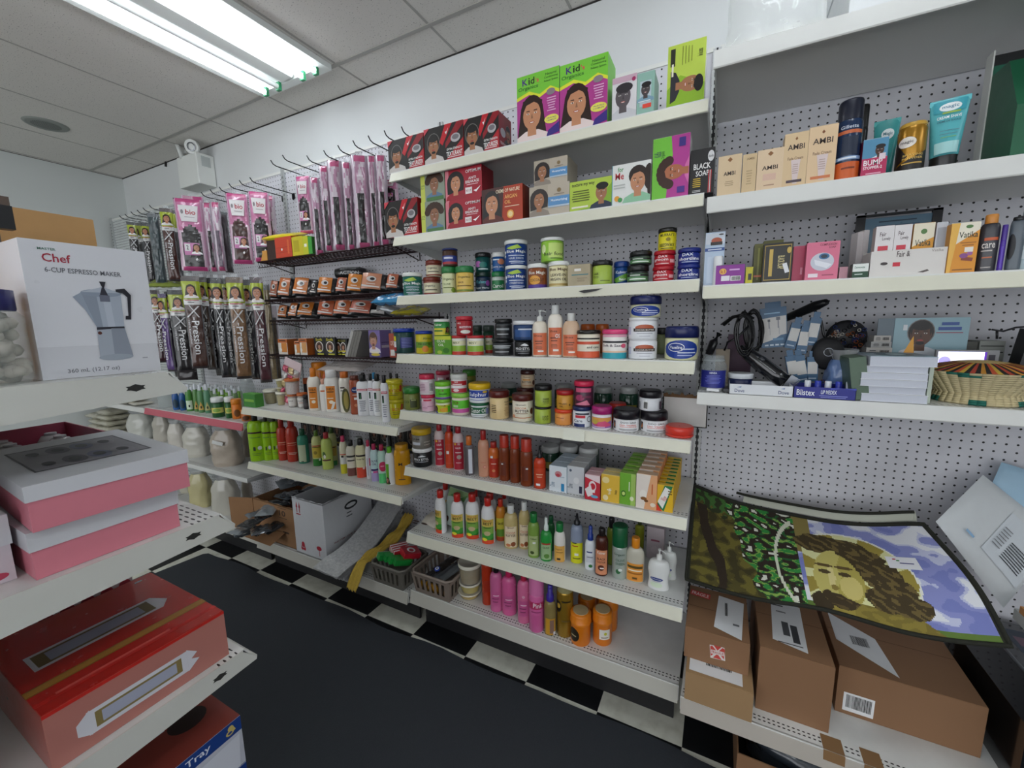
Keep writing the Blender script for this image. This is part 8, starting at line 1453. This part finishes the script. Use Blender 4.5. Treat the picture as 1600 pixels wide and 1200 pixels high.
b = MB();b.grid(rug,GX,GY,BX,True,lambda u,v:mat(rug_colour(u,v),.85))
root = empty('printed_rug','rug printed with a bearded man, halo, ivy and blue sky draped above the cartons','rug',(0,0,0));b.build('pile_face',root)
b = MB();bo = mat('#24251c',.9);o_ = lambda p:Vector(p)+Vector((0,.004,-.004))
b.grid(lambda u,v:o_(rug(u,v)),60,40,mat('#8a8470',.9));b.build('backing',root)
b = MB();b.tube([rug(i/60,1) for i in range(61)]+[rug(1,1-i/40) for i in range(1,41)]+[rug(1-i/60,0) for i in range(1,61)]+[rug(0,i/40) for i in range(1,40)],.006,bo,6,True);b.build('bound_edge',root)
b = MB();e0 = [rug(i/30,1) for i in range(31)]
b.grid(lambda u,v:(lambda p:(p[0]+.01*v,p[1]+.012+.01*math.sin(v*3.1),p[2]+.030*math.sin(v*3.14)+.004))(rug(.28+.68*u,1)),40,8,mat('#b9bcae',.9));b.tube([(lambda p:(p[0],p[1]+.012,p[2]+.034))(rug(.25+.71*i/40,1)) for i in range(41)],.005,bo,6);b.build('folded_back_edge',root)
p = rug(.80,.52);b = MB();pr = [('r',0,.5,2,1,'#e6e6ea'),('r',-.5,.8,.2,.1,'#b8404a'),('r',-.3,.7,.2,.1,'#3a8a4a'),('r',.2,.5,.9,.08,'#4a4a80')]
put(b,lambda x,z,d:tuple(Vector(rug(.79+x/.9,.56+z/.5*.9))+Vector((0,-.002-d*3,.002))),.05,.06,pr);b.build('paper_label',root)
# ---------------------------------------------------------------- mailers leaning on the right
def sheet(label,nm,pts,Y,t,m,pr=(),lean=.12):
    P_ = [atY(x,y,Y+lean*k) for (x,y),k in zip(pts,(0,0,1,1))]     # bottom-left, bottom-right, top-right, top-left
    o = P_[0];root = empty(nm,label,'mailer',o);nn = (P_[1]-P_[0]).cross(P_[3]-P_[0]).normalized();nn = nn if nn.y < 0 else -nn
    def f(u,v,d=0):return (P_[0]*(1-u)*(1-v)+P_[1]*u*(1-v)+P_[2]*u*v+P_[3]*(1-u)*v)-o+nn*(t/2*(max(0,(1-(2*u-1)**4)*(1-(2*v-1)**4))**.5)*(1 if d >= 0 else -1)+d)
    b = MB();b.grid(lambda u,v:f(u,v),16,16,m);b.grid(lambda u,v:f(u,v,-.0001),16,16,m)
    if pr:put(b,lambda x,z,d:f((x+1)/2,z,.002+d*2),1,1,pr)
    b.build('envelope',root);return root
sheet('large white padded mailer with barcodes leaning at the lower right','padded_mailer',[(1462,815),(1568,950),(1660,840),(1536,742)],.22,.03,mat('#cdd1d3',.35,kind='card',vary=.03),[('r',.35,.5,1.0,.6,'#cdd3d8')]+[('r',.45+.0*k,.3+.03*k,.5,.012,'#3a3c42') for k in range(8)]+[('r',.0,.35+.04*k,.2,.012,'#77797e') for k in range(7)]+[('r',-.5,.2,.2,.03,'#8ab0d0')])
sheet('pale blue mailer sticking up behind the white padded mailer','blue_mailer',[(1530,800),(1640,850),(1640,745),(1565,722)],.33,.02,mat('#9fc0d6',.35,kind='card',vary=.05),[('r',.3,.55,.5,.06,'#5a90b8')],.05)
p = atY(1592,957,.14);b = MB();b.box(0,.12,-.05,.02,-.03,0,mat('#c9ccca',.5));b.box(.0,.1,-.04,.0,.001,.02,mat('#c98a4c',.5));tag(b.build('small_ledge_box',loc=p),'white and orange carton corner at the right picture edge below the mailer','box')
# black glossy appliance box on the right
q0 = atZ(1560,1180,Z4);b = MB();root = empty('appliance_carton','glossy black appliance carton with blue screen print at the lower right corner','box',(p2.x+.03,.02,Z4+.001));BG = mat('#101215',.15,coat=.6)
b.prism([(0,0),(.34,0),(.34,.26),(.05,.26),(0,.2)],'y',-.02,.36,BG);b.tube([(.0,-.02,.2),(.05,-.02,.262),(.05,.36,.262)],.004,mat('#5a5e62',.3));put(b,lambda x,z,d:(.19+x,-.02+z*.38/.38,.26+d),.13,.38,[('r',0,.5,1.6,.8,'#1c2c3c'),('r',-.3,.75,.8,.12,'#6a4a5a'),('e',.1,.35,.4,.16,'#3a78b8'),('r',-.2,.5,.9,.04,'#a8b8c8')]);b.build('carton',root)
# ================================================================ near island of shelves on the left
GXE,GZ = 2.12,[(1.415,(264,581)),(1.088,(344,804)),(.742,(381,1016))]
SIDE = mat('#d3d3cc',.35,kind='metal',vary=.03,scale=9)
isl = empty('island_unit','near white island shelving unit on the left, upright and back panel','shelving',(1.5,-1.372,.0065))
b = MB();b.box(-.6,.6,-.02,.02,.02,1.42,mat('#c9cac5',.5));b.build('back_panel',isl)
b = MB();b.box(.585,.615,-.03,.03,.0,1.40,STEEL);b.build('upright',isl)
for i,(yc,s) in enumerate(((-.90,'top'),(-.86,'middle'),(-.85,'lower'))):
    z,(ex,ey) = GZ[i];c_ = atX(ex,ey,GXE);z = c_.z;y1 = c_.y;GZ[i] = (z,y1)
    root = empty('metal_shelf',['upper island shelf carrying the espresso maker box','middle island shelf carrying the pink gift boxes','lower island shelf carrying the red gift carton'][i],'shelf',(1.52,-1.3,z-.02));inv = Matrix.Translation((-1.52,1.3,-z+.02))
    D = dots_mat('island_deck','#e2e3e0',.0254,.0127,.006,y1-.026,(.0085,.0022),'xy',.35,rows=(y1-.062,y1-.012)) if i else dots_mat('island_deck_top','#e2e3e0',.0127,.0127,0,y1-.026,(.0042,.0022),'xy',.35,rows=(y1-.062,y1-.012))
    b = MB();b.box(.95,GXE-.003,-1.335,y1,z-.005,z,D);o = b.build('deck',root);o.matrix_parent_inverse = inv
    b = MB();b.prism([(y1-.05,z),(y1-.006,z),(y1+.028,z-.036),(y1+.026,z-.044),(y1-.02,z-.046),(-1.335,z-.068),(-1.335,z)],'x',GXE-.003,GXE,SIDE)
    k = [(y1-.055+.014*math.cos(t*.524)*(1.2 if t % 3 else .8),z-.024+.0055*math.sin(t*.524)*(1.3 if t % 2 else .8)) for t in range(12)];b.prism(k,'x',GXE,GXE+.0006,mat('#2a2a28',.8));o = b.build('side_bracket',root);o.matrix_parent_inverse = inv
    b = MB();b.prism([(y1,z),(y1+.003,z),(y1+.030,z-.037),(y1+.026,z-.043)],'x',.95,GXE-.0035,WHITE);o = b.build('front_lip',root);o.matrix_parent_inverse = inv
def G(x,y,X):v = atX(x,y,X);return v.y,v.z
def gbox(nm,label,cat_,X,yl,yr,z,h,L_,m,face=(),top=None,lid=0,lidm=None,frontp=(),rz=0,topp=()):
    """a box whose end face looks at +x"""
    w = (yr-yl)/2;root = empty(nm,label,cat_,(X-L_/2,yl+w,z+.0006),rz);b = MB();hb = h-lid
    b.box(-L_/2,L_/2,-w,w,0,hb,m)
    put(b,lambda x,zz,d:(L_/2+d,x,zz),w,hb,face);
    if frontp:put(b,lambda x,zz,d:(-x,w+d,zz),L_/2,hb,frontp)
    b.build('carton',root);b = MB();e = .0025 if lid else -.001
    b.box(-L_/2-e,L_/2+e,-w-e,w+e,hb+(0 if lid else 0),h+.001,lidm or m)
    if topp:put(b,lambda x,zz,d:(L_/2-zz,x,h+.001+d),w,L_,topp)
    b.build('lid',root);return root
z,y1 = GZ[0];a,t_ = G(28,378,2.07),G(223,394,2.07);bl,br = G(68,597,2.07),G(252,580,2.07)
ch = a[1]-z+.006
gbox('espresso_box','white carton with a picture of an octagonal stovetop espresso maker','box',2.07,bl[0],br[0],z,ch,.16,mat('#dcdde3',.3),[('r',0,.12,2,.24,'#cfd0d6'),('t','MASTER',-.62,.945,.26,.018,'#4a7a6a'),('t','Chef',-.5,.885,.42,.06,'#a8203a'),('t','6-CUP ESPRESSO MAKER',-.1,.80,1.2,.036,'#6a6c74'),('t','360 mL (12.17 oz)',-.2,.05,.85,.04,'#6a6c74'),('r',.72,.12,.1,.008,'#9a9ca2'),
    ('p',[(-.05,.38),(.42,.38),(.44,.64),(-.22,.64)],'#a9b2c0'),('p',[(-.05,.38),(.05,.38),(.02,.64),(-.22,.64)],'#8d97a6'),('p',[(.14,.38),(.26,.38),(.24,.6),(.12,.6)],'#b8c0cc'),('p',[(-.22,.645),(-.36,.61),(-.2,.52),(-.05,.38)],'#98a2b2'),('e',.11,.645,.34,.03,'#8f9aab'),('p',[(-.22,.65),(.15,.695),(.44,.65)],'#b4bcc8'),('p',[(.08,.63),(.22,.63),(.17,.69),(.13,.69)],'#2a2a38'),('p',[(.07,.58),(.24,.58),(.24,.63),(.07,.63)],'#6a6e7e'),('p',[(.10,.735),(.21,.735),(.17,.685),(.14,.69)],'#1f1e28'),
    ('p',[(-.06,.36),(.42,.37),(.42,.385),(-.06,.38)],'#2a2c36'),('p',[(-.08,.14),(.5,.14),(.42,.37),(-.06,.36)],'#a4acb8'),('p',[(.17,.13),(.5,.14),(.42,.37),(.18,.37)],'#8b93a0'),('e',.2,.14,.3,.025,'#9aa2ae'),('e',-.02,.335,.035,.013,'#5a2c22'),('p',[(.36,.68),(.52,.69),(.62,.64),(.56,.44),(.46,.44),(.47,.47),(.52,.47),(.55,.62),(.48,.65),(.36,.66)],'#22212c')],topp=[('r',0,.5,1.8,.3,'#c9c9ce')])
bz = G(0,400,1.88);by = G(152,385,1.88);tz = G(150,348,1.86)[1]
gbox('kraft_box','plain kraft brown carton behind the espresso maker box','box',1.88,-1.36+.02,by[0],z,tz-z,.3,mat('#b98f5c',.7,kind='card',vary=.05))
# jar of white candy
jy,jz = G(-8,590,2.06);jr = .05;root = empty('candy_jar','clear jar of white lumps with a navy lid at the left edge','jar',(2.055,G(0,590,2.055)[0]-.012,z+.0005));jh = G(10,455,2.055)[1]-z
b = MB();b.lathe([(jr*.9,0),(jr,.01),(jr,jh*.72),(jr*.8,jh*.8)],mat('#b8c4c0',.05,alpha=.3),cap=False);b.build('jar_body',root)
b = MB();b.lathe([(jr*.84,jh*.78),(jr*.86,jh*.8),(jr*.86,jh),(.001,jh)],mat('#1c1f62',.3));b.build('lid',root)
rnd = random.Random(8);b = MB()
for i in range(110):
    a_ = rnd.random()*6.28;r_ = (jr-.012)*math.sqrt(rnd.random());c_ = Vector((r_*math.cos(a_),r_*math.sin(a_),.009+rnd.random()*jh*.66));rr = .009+.004*rnd.random()
    s0 = len(b.v)
    b.lathe([(.001,-rr),(rr*.8,-rr*.6),(rr,0),(rr*.75,rr*.7),(.001,rr)],mat('#cfc6ba',.6,kind='card',vary=.12),7)
    M_ = Matrix.Translation(c_) @ Matrix.Rotation(rnd.random()*3,4,'X');b.v[s0:] = [tuple(M_ @ Vector(v)) for v in b.v[s0:]]
o = b.build('white_lumps',root);o['kind'] = 'stuff'
p = atX(8,342,1.95);b = MB();b.box(0,.02,-.03,.006,-.02,.02,mat('#1b1b1e',.3));b.box(0,.02,-.03,.004,.02,.035,mat('#5a4a40',.4));b.box(.005,.012,-.02,-.012,z-p.z+.002,-.02,mat('#5a4a40',.4));tag(b.build('price_holder',loc=p),'dark price holder at the left edge above the kraft carton','holder')
# pink gift boxes
z,y1 = GZ[1];PK_ = mat('#d8808f',.4,kind='card',vary=.03);WH_ = mat('#d0d1d6',.35,kind='card',vary=.02)
l_,r_ = G(55,896,2.10)[0],G(281,817,2.10)[0];hm = G(160,760,2.10)[1]-z+.0
h1 = .083
gbox('gift_box','lower pink gift box with a white lid on the middle island shelf','box',2.10,l_,r_,z,h1,.34,PK_,lid=.033,lidm=WH_)
l2,r2_,z2,h2_ = -1.163,-.945,z+h1+.003,.078
gbox('gift_box','upper pink gift box with a white window lid showing cups','box',2.12,l2,r2_,z2,h2_,.36,PK_,rz=-.05,lid=.026,lidm=WH_,topp=[('r',.0,.52,1.5,.6,'#4a484e'),('r',0,.52,1.44,.56,'#8d8a92')]+[('e',-.5+.32*i,.36+.3*j,.15,.1,c) for i,c in enumerate(('#8d8a92','#55525c','#6a6f8c','#97949c')) for j in (0,1)]+[('e',-.5+.32*i,.36+.3*j,.08,.05,'#2c2a34') for i in range(4) for j in (0,1)])
gbox('gift_box','white lidded gift box at the left edge beside the stacked pink boxes','box',2.06,-1.333,l_-.012,z,h1+.03,.3,mat('#cfc5cc',.4),[('e',.7,.2,.2,.1,'#b8405a'),('e',.5,.6,.2,.1,'#c8506a')],lid=.05,lidm=WH_)
# open pink box of cups behind, on the far side of the stack
zo = z2+.0;oy0,oy1 = l_-.02,G(176,683,1.72)[0];OZ = G(176,683,1.72)[1]
root = empty('open_gift_box','open dark pink box of white upturned cups behind the window lid box','box',(1.57,(oy0+oy1)/2,z));w = (oy1-oy0)/2;hO = OZ-z+.012;DP = mat('#a8485e',.45,kind='card',vary=.04);b = MB()
for a in ((-.15,.15,-w,-w+.003),(-.15,.15,w-.003,w),(-.15,-.147,-w,w),(.147,.15,-w,w)):b.box(a[0],a[1],a[2],a[3],0,hO,DP)
b.box(-.147,.147,-w+.003,w-.003,0,hO-.07,DP);b.build('carton',root)
for i in range(4):
    for j in range(3):
        c = MB();c.lathe([(.029,0),(.026,.03),(.018,.045),(.001,.047)],mat('#cfccd0',.2),20);c.lathe([(.012,.047),(.012,.052),(.010,.052)],mat('#b8b5ba',.3),16)
        c.tube([(.026,0,.01),(.036,0,.02),(.024,0,.035)],.003,mat('#cfccd0',.2));tag(c.build('coffee_cup',loc=(1.57-.1+i*.066,(oy0+oy1)/2-w+.045+j*(2*w-.09)/2,z+hO-.0685)),'white cup turned upside down in the open pink box','cup','cups in the open pink box')
# lower island shelf
z,y1 = GZ[2];l_,r_ = G(75,1175,2.10)[0],G(355,1000,2.10)[0];hr = G(345,957,2.10)[1]-z
RD = mat('#b8261f',.25,coat=.5);FR = [('r',-.1,.42,1.1,.42,'#d5d5dc'),('p',[(-.75,.5),(-.62,.65),(-.62,.2),(-.75,.3)],'#d5d5dc'),('p',[(.45,.65),(.58,.5),(.5,.42),(.6,.35),(.45,.2)],'#d5d5dc'),('r',-.1,.42,.95,.28,'#8a7a4c'),('r',-.1,.42,.82,.2,'#a8acc0')]
gbox('red_carton','glossy red gift carton with gold band and framed white panels on the lower island shelf','box',2.10,l_,r_,z,hr,.34,mat('#b0483c',.3,coat=.4),[('r',0,.5,2,1,'#b5766c')]+FR+[('r',0,.97,2,.06,'#c22820')],lidm=RD,topp=[('r',0,.10,2,.03,'#c2261e'),('r',0,.24,2,.07,'#8a5a24'),('r',0,.24,2,.05,'#a87a34'),('r',-.2,.12,1.2,.02,'#d85a50'),('p',[(-.8,.42),(.62,.42),(.75,.5),(.62,.62),(-.8,.62)],'#cfcfd6'),('r',-.1,.52,1.3,.15,'#6a5a34'),('r',-.1,.52,1.05,.11,'#9498ac'),('r',.75,.93,.1,.02,'#dcdce0')])
gbox('printed_carton','pale carton with a row of red flowers behind the red carton','box',1.70,G(50,960,1.7)[0]-.04,G(206,900,1.7)[0],z,G(150,880,1.7)[1]-z+.09,.25,mat('#cfc4ca',.4),[('r',.1,.62,1.0,.05,'#b8a074')]+[('e',-.8+.33*i,.3,.12,.07,'#a83a4a') for i in range(6)]+[('r',0,.08,2,.03,'#e0dde0')])
gbox('blue_carton','dark blue carton on the lower island shelf behind the red carton','box',1.755,G(206,940,1.72)[0]-.1,G(214,940,1.72)[0],z,.05,.03,mat('#2c3450',.4))
# under the lower shelf : tray cartons
zb = .30;ty_ = G(375,1118,2.09)[0];tz_ = G(375,1118,2.09)[1]
b = MB();b.box(.95,2.10,-1.335,G(378,1190,2.10)[0]+.01,.30-.03,.30,WHITE);tag(b.build('base_deck'),'white base deck of the near island unit under the tray cartons','shelf')
h_ = (tz_-.30)
for i,(a0,hh,s) in enumerate(((.30,h_*.48,'lower navy edged white coffee tray carton at the bottom left'),(.30+h_*.48+.003,h_*.52-.003,'upper navy and white coffee tray carton with a gold swirl'))):
    gbox('tray_carton',s,'box',2.09,ty_-.26,ty_,a0,hh,.34,mat('#c2c5d0',.35),[('r',0,.86,2,.28,'#1c3f86'),('t','Coffee Tray',-.02,.86,1.0,.16,'#e6e9f2'),('e',.82,.9,.05,.05,'#cdb86a'),('e',.80,.82,.07,.05,'#cdb86a'),('e',.80,.82,.04,.025,'#1c3f86'),('r',.86,.88,.03,.14,'#cdb86a',.4),('p',[(-1,.0),(.9,.0),(.95,.66),(.2,.6)],'#d5d8e2')],lidm=mat('#23407e',.35),lid=0,topp=[('r',0,.5,2,1,'#8a3a30'),('e',.5,.3,.3,.1,'#2c1c1c'),('p',[(-1,.35),(.2,.35),(.35,.45),(.2,.55),(-1,.55)],'#cfcfd8'),('r',-.5,.45,.9,.12,'#9a9cb0')] if i else ())
